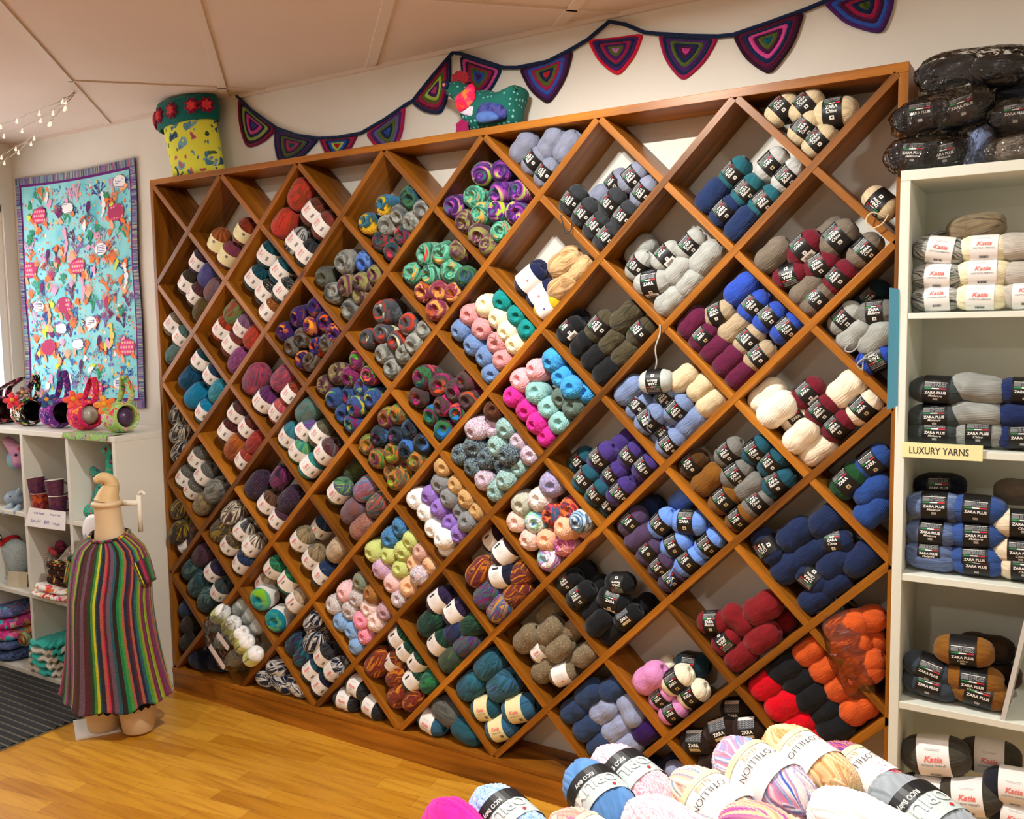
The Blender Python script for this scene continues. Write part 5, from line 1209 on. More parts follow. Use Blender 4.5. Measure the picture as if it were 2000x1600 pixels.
def line(u, v, du, dv, w, mi):
    LF[0] += .0000007; l = math.hypot(du * QW, dv * QH) or 1; nx, nz = -dv * QH / l * w / QW, du * QW / l * w / QH
    put([(u + nx, v + nz), (u + du + nx * .5, v + dv + nz * .5), (u + du - nx * .5, v + dv - nz * .5), (u - nx, v - nz)], mi, LF[0])
rq = random.Random(21)
def coral(u, v, h, mi, a0=-PI / 2, d=0):
    if d > 3 or h < .006: return
    for k in range(2 if d else 4):
        a = a0 + rq.uniform(-.75, .75); line(u, v, math.cos(a) * h / QW, math.sin(a) * h / QH, .0035 - d * .0006, mi); coral(u + math.cos(a) * h / QW, v + math.sin(a) * h / QH, h * .68, mi, a, d + 1)
def turtle(u, v, s):
    blob(u - .058 * s, v + .02 * s, .022 * s, .010 * s, .6, 3); blob(u + .05 * s, v + .035 * s, .022 * s, .009 * s, .5, 3); blob(u - .03 * s, v + .045 * s, .022 * s, .011 * s, 1.2, 10)
    blob(u, v, .056 * s, .036 * s, -.1, 14, 18); blob(u, v, .051 * s, .032 * s, -.1, 1, 18)
    for i in range(-2, 3):
        for j in range(-1, 2): blob(u + (i * .019 + (j % 2) * .008) * s, v + j * .018 * s, .0078 * s, .0068 * s, 0, 10 if (i + j) % 2 else 7, 6)
def fish(u, v, s, c1, c2, dirn=1):
    blob(u, v, .042 * s, .026 * s, 0, c1, 16)
    for i in range(-3, 4): line(u - .03 * s * dirn, v + i * .006 * s, .062 * s * dirn, i * .0016 * s, .0016 * s, c2)
    for t in (-1, 0, 1): line(u + .04 * s * dirn, v, .03 * s * dirn, t * .016 * s, .003 * s, c2)
    blob(u - .026 * s * dirn, v - .006 * s, .004 * s, .004 * s, 0, 4, 8)
def squid(u, v, s, mi):
    blob(u, v - .02 * s, .012 * s, .024 * s, .3, mi)
    for k in range(7):
        x, z = u, v
        for j in range(4):
            dx, dz = (k - 3) * .006 * s + .006 * s * math.sin(j * 2 + k), .010 * s; line(x, z, dx, dz, .0016 * s, mi); x += dx; z += dz
def fan(u, v, s, mi):
    for k in range(9): a = -PI / 2 + (k - 4) * .22; line(u, v, math.cos(a) * .045 * s, math.sin(a) * .045 * s, .003 * s, mi)
def seahorse(u, v, s, mi):
    for k, (x, z, r) in enumerate(((0, -.035, .010), (.004, -.02, .009), (.008, 0, .013), (.004, .02, .010), (-.004, .034, .006), (-.010, .040, .005))): blob(u + x * s, v + z * s, r * s, r * 1.1 * s, 0, mi, 10)
    line(u - .006 * s, v - .036 * s, -.018 * s, .004 * s, .003 * s, mi); blob(u, v - .038 * s, .002, .002, 0, 4, 6)
for k in range(900):
    blob(rq.uniform(.05, .95), rq.uniform(.05, .95), rq.uniform(.003, .012), rq.uniform(.003, .009), rq.uniform(0, 3), rq.choice([3, 10, 10, 7, 6, 11, 15, 15, 9, 13, 3]), 9, .2)
for k in range(84): coral(rq.uniform(.07, .93), rq.uniform(.1, .95), rq.uniform(.016, .034), rq.choice([4, 9, 11, 2, 5, 3, 12, 7, 3, 5]))
for k in range(60):
    u, v = rq.uniform(.07, .93), rq.uniform(.07, .93); c = rq.choice([4, 4, 9, 3, 10])
    for j in range(9): blob(u + rq.gauss(0, .018), v + rq.gauss(0, .014), .004, .0032, 0, c, 7)
for k in range(34): fan(rq.uniform(.08, .92), rq.uniform(.1, .92), rq.uniform(.7, 1.3), rq.choice([3, 7, 14, 10, 2]))
for k in range(60): blob(rq.uniform(.08, .92), rq.uniform(.08, .92), rq.uniform(.014, .028), rq.uniform(.010, .018), rq.uniform(0, 3), rq.choice([3, 10, 7, 8, 6, 3, 5]), 14, .3)
for u, v in ((.20, .17), (.84, .20), (.52, .40), (.38, .56), (.22, .74), (.88, .75), (.62, .92), (.10, .40)): turtle(u, v, 1.05)
for u, v, d in ((.72, .34, 1), (.34, .66, 1), (.82, .90, 1), (.45, .15, -1), (.60, .64, -1), (.48, .73, 1), (.16, .56, -1), (.88, .08, 1)): fish(u, v, 1.05, 6, 4 if d > 0 else 12, d)
for u, v in ((.62, .18), (.26, .36), (.74, .58), (.20, .50), (.66, .74), (.30, .88), (.50, .84)): squid(u, v, 1.1, rq.choice([2, 12, 14]))
for u, v in ((.74, .16), (.55, .50), (.76, .70), (.90, .46), (.42, .30), (.24, .60)): seahorse(u, v, 1.2, rq.choice([6, 7, 13, 10]))
m.build('printed_panel', QM, qu, True)

# ================================================================ white cube shelf unit
YC = -.215; CXR = -.0235; CT = .9985
cube = thing('cube_shelf_unit', 'white open cube shelf unit three rows high under the ocean quilt', 'shelf', (-.55, -.03, FLOOR))
def panel(name, lo, hi, mat=M_CARC): MB().box(lo, hi).build(name, mat, cube, bevel=.0015)
YK = WALL - .004; CXL = -1.045
panel('top_panel', (CXL, YC, CT - .022), (CXR, YK, CT)); panel('bottom_panel', (CXL, YC, FLOOR), (CXR, YK, FLOOR + .022))
for x0 in (CXR - .020, -.357, -.691, CXL): panel('side_panel' if x0 in (CXR - .020, CXL) else 'divider', (x0, YC, FLOOR + .022), (x0 + .020, YK, CT - .022))
XS = [(CXL + .02, -.691), (-.671, -.357), (-.337, CXR - .02)]
for z0 in (.614, .255):
    for a, b in XS: panel('inner_shelf', (a, YC + .001, z0), (b, YK, z0 + .018))
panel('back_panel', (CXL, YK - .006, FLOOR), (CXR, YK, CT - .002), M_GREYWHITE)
Z1, Z2, Z3 = .632, .273, FLOOR + .022

# ---- fabric pouches with round openings on top of it
FL = [floral('print_dark_bag', '#2a1626', ['#7a2a44', '#c84a6a', '#e8d4c8', '#4a1f3a', '#a83a3a'], 34, .42), floral('print_green_bag', '#1c1a20', ['#9ad04a', '#e0503a', '#f0e0d0', '#d84a7a', '#7ab04a', '#f0f0e8'], 34, .42), floral('print_blue_bag', '#6a2a8a', ['#1f4a8a', '#c84ab0', '#4a9ab0', '#e8a040', '#d0a0d8', '#2a2a6a'], 34, .42),
      floral('print_pink_bag', '#e0306a', ['#f06a3a', '#f8a03a', '#c81f4a', '#f05a8a', '#f4402a', '#a02a5a'], 34, .42), floral('print_lime_bag', '#a8d070', ['#f0702a', '#e83a7a', '#4a9a6a', '#f0e04a', '#b8e0d8', '#e0a0c0'], 34, .42)]
def pouch(px, py, opx, opy, stx, sty, y, label, fab, bowl, flw, half=False):
    c = at(px, py, y); op = at(opx, opy, y - .03); top = at(stx, sty, y + .02); c.z = CT + .064
    t = thing('fabric_pouch', label, 'bag', (c.x, c.y, CT), 'fabric pouches on the cube shelf unit')
    ax = Vector((.985, -.10, .10)).normalized(); a = ax.cross(Vector((0, 0, 1))).normalized(); b = a.cross(ax)
    def ring(d, r, sq=1.0): return [c + ax * d + a * (r * math.cos(q)) + b * (r * sq * math.sin(q)) for q in [2 * PI * k / 36 for k in range(36)]]
    m = MB(); m.rings([ring(-.072, .012), ring(-.068, .035), ring(-.05, .058), ring(-.02, .0635), ring(.02, .0625), ring(.045, .057), ring(.056, .050), ring(.054, .046), ring(.03, .045), ring(-.05, .04)], 0, True, True, False)
    m.build('pouch_body', fab, t, True)
    m = MB()
    if half: m.ball(c + ax * .012, .043, 24, 14); 
    else: m.rings([ring(.040, .0455), ring(.010, .043), ring(-.03, .036), ring(-.045, .01)], 0, True, False, True)
    m.build('bowl', bowl, t, True)
    pts = [c + Vector((-.045, .02, .052)), c + Vector((-.03, .03, .10)), top, c + Vector((.035, .03, .10)), c + Vector((.04, .01, .05))]
    cv = []
    for i in range(4):
        p0, p1, p2, p3 = pts[max(i - 1, 0)], pts[i], pts[i + 1], pts[min(i + 2, 4)]
        for k in range(7):
            s = k / 7; cv.append(.5 * ((2 * p1) + (-p0 + p2) * s + (2 * p0 - 5 * p1 + 4 * p2 - p3) * s * s + (-p0 + 3 * p1 - 3 * p2 + p3) * s ** 3))
    m = MB(); m.rings([[p + Vector((0, -.014, 0)), p + Vector((0, .014, 0)), p + Vector((.003, .014, .003)), p + Vector((.003, -.014, .003))] for p in cv], 0, True, True, True); m.build('strap', fab, t, True)
    for (fx, fy, fz, r, mt) in flw:
        fc = c + Vector((fx, fy, fz)); m = MB(); n5 = Vector((.55, -.68, .48)).normalized(); r = r * 1.3; fc = fc + Vector((.02, -.012, 0)); u_ = n5.cross(Vector((0, 0, 1))).normalized(); w_ = n5.cross(u_)
        for k in range(5):
            an = 2 * PI * k / 5; pc = fc + (u_ * math.cos(an) + w_ * math.sin(an)) * r * .62
            Rm = Matrix((u_, w_, n5)).transposed() @ Matrix.Rotation(an, 3, 'Z'); m.ball(pc, (r * .55, r * .36, r * .16), 12, 7, 0, Rm)
        m.ball(fc + n5 * r * .15, r * .26, 10, 7, 1); m.build('flower', [mt, plain('flower_heart_yellow', '#f0b030', .8)], t, True)
    return t
f_ = lambda n, h: mottled('petal_' + n, h, 40, .85, .2)
RED_, CRM_, BLU_, COR_, LIM_ = f_('red', ['#d01c34', '#f04a5a', '#b01430']), f_('cream', ['#d8c8b8', '#3a2a2a', '#c89aa0']), f_('blue', ['#2a6a8a', '#3a3a8a', '#6aa8b0']), f_('coral', ['#f03a5a', '#f4704a', '#d81f4a']), f_('lime', ['#d8e060', '#f0702a', '#8ac080'])
MAG_ = f_('magenta', ['#c02a7a', '#8a3aa0', '#e070a8'])
pouch(2, 811, 21, 811, 44, 738, -.10, 'dark wine floral fabric pouch with brown bowl, farthest from the diamond shelf', FL[0], plain('bowl_brown', '#3a1c18', .4), ((.0, -.04, .06, .022, MAG_),))
pouch(56, 812, 81, 811, 69, 733, -.10, 'green and red floral fabric pouch with black inside and red flower', FL[1], plain('bowl_black', '#0c0c0e', .5), ((-.03, -.05, .055, .028, RED_), (.02, -.03, .09, .022, CRM_)))
pouch(113, 814, 135, 809, 124, 725, -.10, 'purple and blue floral fabric pouch with black inside and tall strap', FL[2], plain('bowl_ink', '#0d0d12', .5), ((.01, -.05, .065, .026, BLU_), (-.05, -.03, .09, .018, f_('white', ['#e8d8e0', '#c890c0', '#f0f0f0']))))
pouch(168, 816, 185, 817, 181, 738, -.10, 'pink and orange floral fabric pouch holding a clear bowl', FL[3], plain('bowl_frosted', '#b8b4ac', .25, .6), ((-.02, -.04, .07, .030, COR_),), True)
lp = pouch(236, 814, 257, 817, 240, 735, -.095, 'lime floral fabric pouch holding a purple bowl, nearest the diamond shelf', FL[4], plain('bowl_purple', '#4a3252', .3, .5), ((-.04, -.045, .055, .030, LIM_),), True)
m = MB(); e0 = [at(px, py, YC + .05) for px, py in ((146, 845), (175, 841), (205, 842), (232, 847))]
m.rings([[Vector((p.x, YC + dy, z)) for p in e0] for dy, z in ((.08, CT + .0035), (.03, CT + .003), (-.003, CT + .002), (-.008, CT - .012), (-.009, CT - .020 - .0))], 0, False)
m.rings([[Vector((p.x, YC + dy, z)) for p in e0] for dy, z in ((.08, CT + .0005), (.03, CT + .0005), (-.001, CT + .0005), (-.006, CT - .012), (-.007, CT - .020))], 0, False)
m.build('hanging_flap', floral('print_leaf_flap', '#8ab860', ['#7a4ab0', '#d84a8a', '#a8c870', '#4a5a9a'], 50, .4), lp, True)

# ---- what stands in the cubes
YT = -.12
def ctr(px, py, y=YT): return at(px, py, y)
# stuffed donkey hanging its head in the top left cube
c = ctr(24, 872, -.1); h = thing('stuffed_bird', 'pink and blue stuffed bird hanging head down in the top row cube', 'toy', (c.x, c.y, .8))
m = MB(); puff(m, [xz(*q, -.1) for q in ((11, 850), (22, 860), (40, 868), (48, 885), (46, 915), (34, 916), (26, 885), (16, 868))], [xz(*q, -.1) for q in ((18, 862), (36, 888), (40, 905))], .03, -.1); m.build('ear', mottled('pink_lilac_print', ['#b880b8', '#d8a0b8', '#a070a8'], 20), h, True)
m = MB(); p = ctr(30, 898, -.1); m.ball(p, (.040, .036, .044), 24, 14); m.build('head', mottled('blue_green_batik', ['#6a9ac8', '#8ab8d8', '#9ac8b0'], 12), h, True)
m = MB(); p = ctr(31, 889, -.14); m.ball(p, .007, 12, 8); m.build('eye', plain('button_black', '#121216', .3, .5), h, True)
m = MB(); p = ctr(38, 877, -.115); m.ball(p, (.014, .008, .007), 12, 8); m.build('bow', plain('felt_bow_red', '#d0303c', .8), h, True)
# grey-blue rabbit lying on the middle shelf
c = ctr(28, 990, -.14); h = thing('stuffed_rabbit', 'pale blue-grey stuffed rabbit lying in the cube beside the mugs', 'toy', (c.x, c.y, Z1))
GB = mottled('pale_blue_felt', ['#a8b8c8', '#94a8bc', '#b4c4d0'], 14)
m = MB(); p = ctr(30, 985, -.13); m.ball((p.x, p.y, Z1 + .035), (.05, .04, .034), 20, 12); m.build('body', GB, h, True)
m = MB(); p = ctr(20, 974, -.15); m.ball(p, (.028, .026, .024), 18, 12); hd = m.build('head', GB, h, True)
for q, r in (((36, 962), .9), ((30, 968), .7)):
    m = MB(); p = ctr(*q, -.14); m.ball(p, (.012, .010, .026), 14, 9, 0, Matrix.Rotation(.6, 3, 'Y')); m.build('ear', GB, h, True)
for q0, q1 in (((24, 985), (10, 1002)), ((38, 990), (32, 1000))):
    m = MB(); m.tube([ctr(*q0, -.15), ctr((q0[0] + q1[0]) / 2, (q0[1] + q1[1]) / 2, -.19), ctr(*q1, -.205)], [.014, .015, .013], 12); p = ctr(*q1, -.205); m.ball(p, .013, 12, 8); m.build('leg', GB, h, True)
m = MB(); p = ctr(20, 970, -.178); m.ball(p, .004, 10, 6); m.build('eye', plain('bead_black', '#15151a', .3), hd, True)
# mugs
M_CREAMIN = plain('mug_cream_inside', '#f0ecd8', .25, .5)
def mug(px, z0, lab, outs, tilt=0.0, y=-.168):
    p = at(px, 975, y); t = thing('mug', lab, 'mug', (p.x, y, z0), 'stacked mugs in the cube')
    c = Vector((p.x, y, z0)); Hh = .088; tl_ = Matrix.Rotation(tilt, 3, 'Y')
    def ring(z, r): return [c + tl_ @ Vector((r * math.cos(q), r * math.sin(q), z)) for q in [2 * PI * k / 36 for k in range(36)]]
    m = MB(); m.rings([ring(0, .002), ring(0, .028), ring(.004, .030), ring(.05, .035), ring(Hh - .002, .0385)], 0); m.rings([ring(Hh - .002, .0385), ring(Hh, .0375), ring(Hh - .003, .0362), ring(.03, .032), ring(.006, .026), ring(.006, .002)], 1)
    m.build('cup', [outs, M_CREAMIN], t, True)
    m = MB(); m.tube([c + tl_ @ Vector((.034 * .7 + .024 * math.sin(s) * .7, .034 * .7 + .024 * math.sin(s) * .7, .045 + .026 * math.cos(s))) for s in [PI * k / 12 for k in range(13)]], .0045, 8); m.build('handle', outs, t, True)
MUGP = mottled('mug_purple_glaze', ['#2f1640', '#5a2450', '#6a2a3a', '#3a1a4c', '#7a3a3a'], 40, .22, .0, 60, 'Object', .6); MUGR = mottled('mug_red_glaze', ['#b0301c', '#d0541c', '#5a1838', '#c8401c', '#4a1440'], 26, .22, .0, 60, 'Object', .6)
mug(79, Z1, 'red and orange glazed mug, bottom of the stack beside the rabbit', MUGR); mug(74, Z1 + .066, 'purple glazed mug leaning in the red mug', MUGP, -.16)
mug(113, Z1, 'purple glazed mug under another one next to the divider', MUGP); mug(110, Z1 + .066, 'purple and red glazed mug on top of the stack by the divider', MUGP, -.10)
# price card
y = YC - .006; cc = [at(px, py, y) for px, py in ((57, 991), (128, 1000), (127, 1037), (48, 1027))]
cd_ = thing('price_card', 'white price card for the mugs with violet handwriting clipped to the cube shelf', 'sign', tuple(sum(cc, Vector()) / 4))
m = MB(); m.add([tuple(p) for p in cc] + [tuple(p + Vector((0, .0015, 0))) for p in cc], [(0, 1, 2, 3), (7, 6, 5, 4), (0, 4, 5, 1), (1, 5, 6, 2), (2, 6, 7, 3), (3, 7, 4, 0)]); m.build('card', plain('card_white', '#f6f4f6', .5), cd_)
m = MB(); ux = (cc[1] - cc[0]); uy = (cc[0] - cc[3])
def write(s, a, b, h, wmax, mi=0):
    vs, fs, w, hh = text_mesh(s, .0); k = h / .72; kx = min(k, wmax / w); ex, ey = ux.normalized(), uy.normalized()
    o = cc[3] + ux * a + uy * b + Vector((0, -.0006, 0)); m.add([o + ex * (x * kx) + ey * (yy * k) for x, yy in vs], fs, mi)
write('Kaffe Fassett', .32, .76, .011, .085); write('Designer Mugs', .76, .76, .009, .075); write('Set of 4', .28, .34, .017, .072); write('$30', .58, .34, .017, .035); write('1 Mug $8', .84, .30, .011, .052)
m.build('handwriting', M_VIO, cd_)
# floral giraffe
GF = floral('teal_rose_print', '#3fc0a0', ['#d84a5a', '#2a4aa0', '#c86a9a', '#2f8a86', '#f0a090', '#7a2a8a'], 34, .38)
g = thing('stuffed_giraffe', 'teal rose-print stuffed giraffe sitting in the cube above the mannequin', 'toy', tuple(Vector((ctr(185, 990, -.12).x, -.12, Z1))))
m = MB(); m.tube([ctr(x, yy, -.10) for x, yy in ((214, 880), (216, 900), (216, 922), (210, 945), (202, 965), (196, 985), (196, 1004))], [.018, .020, .022, .034, .040, .042, .040], 16); m.ball(ctr(196, 1000, -.10), .045, 18, 12); m.build('body', GF, g, True)
m = MB(); m.ball(ctr(214, 878, -.10), (.034, .024, .022), 18, 12); m.ball(ctr(205, 880, -.12), (.020, .016, .014), 14, 9); hd = m.build('head', GF, g, True)
m = MB(); m.ball(ctr(206, 877, -.142), .0042, 10, 7); m.build('eye', plain('bead_ink', '#121216', .3), hd, True)
m = MB(); m.tube([ctr(x, yy, -.11) for x, yy in ((204, 940), (188, 926), (172, 912), (166, 905))], [.017, .018, .019, .018], 14); m.ball(ctr(167, 906, -.11), .020, 14, 9); m.build('arm', GF, g, True)
m = MB(); m.tube([ctr(x, yy, -.14) for x, yy in ((192, 985), (178, 995), (165, 1005), (154, 1003), (148, 996))], [.026, .025, .024, .024, .020], 16); m.ball(ctr(149, 998, -.145), (.022, .022, .026), 16, 10); m.build('leg', GF, g, True)
# round white cushion
p = at(186, 1042, -.25); cu = thing('round_cushion', 'white round cushion with blue script lettering behind the mannequin', 'cushion', (p.x, p.y, p.z - .07))
m = MB(); m.ball(p, (.066, .034, .078), 28, 16, 0, Matrix.Rotation(-.3, 3, 'Y')); m.build('cover', mottled('white_cotton', ['#ecebf2', '#f6f5fa'], 8), cu, True)
m = MB(); vs, fs, w, hh = text_mesh('Hello', 0, .25); ex = Vector((.95, .0, -.08)); m.add([p + Vector((-.022, -.0355, -.006)) + ex * (x * .026) + Vector((0, .004 * abs(x), yy * .026)) for x, yy in vs], fs); m.build('lettering', plain('script_blue', '#5a6a94', .6), cu)
# dog with the red collar
DG = dotted('pale_grey_spotted', '#b4c4c8', '#4a5a66', 150, .2)
h = thing('stuffed_dog', 'pale grey speckled stuffed dog with red collar in the middle row cube', 'toy', tuple(Vector((ctr(30, 1090, -.1).x, -.1, Z2))))
m = MB(); puff(m, [xz(*q, -.1) for q in ((10, 1050), (30, 1052), (50, 1062), (52, 1100), (46, 1120), (28, 1118), (22, 1095), (8, 1080))], [xz(*q, -.1) for q in ((18, 1068), (40, 1090))], .045, -.1); p = ctr(36, 1130, -.08); m.ball((p.x, -.07, (p.z + Z2) / 2 + .01), (.07, .07, (p.z - Z2) / 2 + .03), 18, 12); m.build('body', DG, h, True)
m = MB(); m.ball(ctr(2, 1055, -.11), (.052, .042, .045), 22, 14); hd = m.build('head', DG, h, True)
m = MB(); m.ball(ctr(-1, 1050, -.155), (.014, .006, .016), 14, 9); m.build('eye_patch', plain('felt_black', '#17171b', .8), hd, True)
m = MB(); m.ball(ctr(0, 1050, -.163), (.0055, .003, .0055), 10, 7); m.build('eye', plain('felt_white', '#f0f0f0', .8), hd, True)
m = MB(); m.ball(ctr(-2, 1036, -.11), (.02, .014, .016), 12, 8); m.build('ear', plain('felt_red_dark', '#a02a30', .8), hd, True)
m = MB(); pa, pb = ctr(26, 1046, -.1), ctr(15, 1074, -.1); d = (pb - pa).normalized(); q_ = Vector((d.z, 0, -d.x)); mid = (pa + pb) / 2
m.rings([[mid + d * (.036 * math.cos(s)) + Vector((0, -.050 * math.sin(s), 0)) + q_ * e for s in [2 * PI * k / 28 for k in range(28)]] for e in (-.012, -.010, .010, .012)], 0); m.build('collar', plain('felt_collar_red', '#c8202a', .8), h, True)
# folded cloths
def folded(name, lab, cat, c, sx, sy, heights, mats, seed, parts='fold'):
    """a pile of soft folded layers, each a part"""
    t = thing(name, lab, cat, (c[0], c[1], c[2])); r_ = random.Random(seed); z = c[2]
    for i, hh in enumerate(heights):
        m = MB(); n = 44; ax_, ay_ = sx * (1 - .05 * i) * r_.uniform(.94, 1.04), sy * r_.uniform(.94, 1.03); ox = r_.uniform(-.008, .008)
        ph = r_.uniform(0, 6); rings = []
        for k in range(9):
            th = -PI / 2 + PI * k / 8; s = math.cos(th) ** .45 if 0 < k < 8 else .05
            rings.append([(c[0] + ox + ax_ * s * math.copysign(abs(math.cos(q)) ** .45, math.cos(q)) * (1 + .02 * math.sin(5 * q + ph)), c[1] + ay_ * s * math.copysign(abs(math.sin(q)) ** .5, math.sin(q)),
                           z + hh / 2 + hh / 2 * math.copysign(abs(math.sin(th)) ** .7, math.sin(th)) + (.006 * math.sin(3 * q + ph) + .004 * math.sin(7 * q)) * (s if k > 4 else 0)) for q in [2 * PI * j / n for j in range(n)]])
        m.rings(rings, 0, True, True, True); m.build(parts, mats[i % len(mats)], t, True); z += hh * .93
    return t
F1 = floral('blue_violet_print', '#1f3a9a', ['#3a7ae0', '#7a4ac8', '#8ae0d0', '#a8d850', '#e8e8f4', '#5a2aa0'], 26, .45)
p = ctr(-2, 1130, -.12); folded('folded_fabric', 'folded blue and violet print fabric in the cube below the speckled dog', 'fabric', (p.x - .01, -.12, Z2), .075, .09, (.045, .05, .04), (F1,), 3)
c0 = [at(*q, -.17) for q in ((26, 1112), (52, 1106), (51, 1160), (24, 1160))]; bkz = Z2
o = thing('leaning_booklet', 'beige pattern booklet leaning on the divider beside the blue fabric', 'booklet', ((c0[0].x + c0[1].x) / 2, -.17, Z2))
xa, xb = c0[0].x, -.695; zt = c0[0].z
m = MB(); m.add([(xa, -.20, Z2 + .001), (xb - .004, -.145, Z2 + .001), (xb - .004, -.14, zt), (xa + .004, -.195, zt - .004), (xa + .001, -.194, Z2 + .001), (xb - .003, -.139, Z2 + .001), (xb - .003, -.134, zt), (xa + .005, -.189, zt - .004)], [(0, 1, 2, 3), (7, 6, 5, 4), (0, 4, 5, 1), (1, 5, 6, 2), (2, 6, 7, 3), (3, 7, 4, 0)]); m.build('cover', plain('booklet_beige', '#c8bfa8', .55), o)
def lerp2(a, b, z): x = xa + .002 + (xb - .006 - xa) * a; return (x, -.2012 + .055 * a + .003 * z, Z2 + .002 + (zt - Z2 - .006) * z)
m = MB(); m.add([lerp2(.55, 0, .05), lerp2(.98, 0, .05), lerp2(.98, 0, .92), lerp2(.55, 0, .92)], [(0, 1, 2, 3)]); m.build('picture', mottled('booklet_photo', ['#5a5a2a', '#7a7a3a', '#3a3a24'], 30), o)
F2 = dotted('taupe_spotted', '#8a8078', '#e6e0d0', 130, .3)
h = thing('fabric_hens', 'pair of taupe spotted fabric hens tied together in the middle row cube', 'toy', tuple(Vector((ctr(118, 1100, -.1).x, -.1, Z2))))
m = MB(); puff(m, [xz(*q, -.12) for q in ((96, 1085), (98, 1074), (105, 1078), (108, 1100), (124, 1084), (136, 1066), (150, 1060), (152, 1110), (140, 1150), (112, 1150), (96, 1122))], [xz(*q, -.12) for q in ((101, 1092), (112, 1120), (138, 1100))], .035, -.12); p = ctr(125, 1150, -.1); m.ball((p.x, -.1, (p.z + Z2) / 2 + .005), (.06, .05, (p.z - Z2) / 2 + .02), 18, 10); m.build('body', F2, h, True)
m = MB()
for q in ((99, 1073), (103, 1078), (108, 1081)): m.ball(ctr(*q, -.13), .011, 12, 8)
m.build('comb', mottled('comb_coral', ['#d8606a', '#c84a5a'], 20), h, True)
m = MB(); m.ball(ctr(117, 1068, -.08), (.032, .02, .03), 18, 12); m.build('tail', mottled('tail_wine', ['#8a2a4a', '#a84a6a', '#6a1f3a'], 30), h, True)
F4 = floral('white_orange_print', '#f2eee8', ['#f0803a', '#e8a8c0', '#f4c860', '#d8d0e8', '#e84a6a', '#f4f0ec'], 22, .45)
p = ctr(116, 1160, -.14); t = folded('folded_quilt', 'folded white quilt with orange and pink flowers under the brown scarf', 'quilt', (p.x + .06, -.13, Z2), .15, .11, (.028, .03), (F4, F4, floral('pink_orange_print', '#e8407a', ['#f0803a', '#f4a0b8', '#f4e0d0', '#c82a5a'], 22, .45)), 8)
F3 = floral('dark_brown_print', '#2a1a18', ['#e0a03a', '#d84a3a', '#8a9a5a', '#f0e0a0', '#5a2a2a'], 30, .36)
folded('folded_scarf', 'folded dark brown floral scarf on the white quilt by the hens', 'scarf', (p.x + .085, -.135, Z2 + .056), .09, .08, (.035, .04, .028), (F3,), 4)
F5 = floral('pink_aqua_print', '#e04a9a', ['#f08aa0', '#4ac0d0', '#f0a870', '#7a6ab0', '#a8d8a0', '#c83a8a'], 16, .5)
p = ctr(28, 1260, -.13); YN = mottled('navy_tweed_knit', ['#1f2848', '#3a4a70', '#5a6a94', '#2a3050'], 60, .95, .6, 160)
folded('folded_shawl', 'folded navy tweed shawl at the bottom of the left cube stack', 'shawl', (p.x - .03, -.11, Z3), .145, .12, (.05, .045), (YN, mottled('slate_knit', ['#6a78a0', '#4a5684', '#8a98bc'], 50, .95, .6, 160)), 6)
folded('folded_blanket', 'folded pink and aqua patchwork blanket on the navy shawl', 'blanket', (p.x - .03, -.12, Z3 + .088), .14, .11, (.06, .055, .05), (F5, F5, floral('blue_grey_print', '#6a74a8', ['#8a94c4', '#5ab8c8', '#e07aa0', '#4a5490'], 24, .45)), 9)
p2 = ctr(48, 1245, -.2); m = MB()
for k in range(4):
    r = .034 - k * .008; m.rings([[(p2.x - .006 + (r + .005 * math.cos(s)) * math.cos(q), -.195 + .012 * math.sin(s) - .004 * k, Z3 + .128 + (r + .005 * math.cos(s)) * .8 * math.sin(q)) for s in [2 * PI * j / 8 for j in range(8)]] for q in [2 * PI * j / 24 for j in range(25)]], k % 2)
o = m.build('rolled_strip', [mottled('olive_strip_print', ['#6a8a5a', '#a0b080', '#3a4a3a'], 30), mottled('rust_strip_print', ['#d0582c', '#7a2a2a', '#e08a4a'], 30)], base=(p2.x, -.195, Z3 + .1)); tag(o, 'rolled strip of olive and orange fabric on the patchwork blanket', 'fabric')
F6 = [knit_mat('aqua_crochet', '#3fc4ba', 110), knit_mat('white_crochet', '#ece6da', 110), knit_mat('sand_crochet', '#cfc2ac', 110)]
p = ctr(100, 1300, -.14); t = thing('crochet_blanket', 'folded aqua and white zigzag crochet blanket beside the striped tunic', 'blanket', (p.x + .05, -.12, Z3)); 
for i in range(5):
    m = MB(); n = 48; z0 = Z3 + .03 * i; rings = []
    for k in range(7):
        th = -PI / 2 + PI * k / 6; s = max(.05, math.cos(th)) ** .4
        rings.append([(p.x + .05 + (.125 - .008 * i) * s * math.copysign(abs(math.cos(q)) ** .5, math.cos(q)), -.125 + .105 * s * math.copysign(abs(math.sin(q)) ** .5, math.sin(q)), z0 + .016 + .016 * math.sin(th) + .008 * math.sin(14 * q + i) * s) for q in [2 * PI * j / n for j in range(n)]])
    o_ = len(m.f); m.rings(rings, 0, True, True, True)
    for f in range(o_, len(m.f) - 2): m.mi[f] = (((f - o_) % n + i * 2) // 4) % 3 if i != 4 else 0
    m.build('fold', F6, t, True)
p = ctr(80, 1335, -.17); folded('folded_knit', 'folded pale lavender knit under the aqua crochet blanket', 'knitwear', (p.x + .075, -.125, Z3 - .0), .14, .085, (.0001 + .012,), (knit_mat('lavender_knit', '#9aa4cc', 120),), 12)
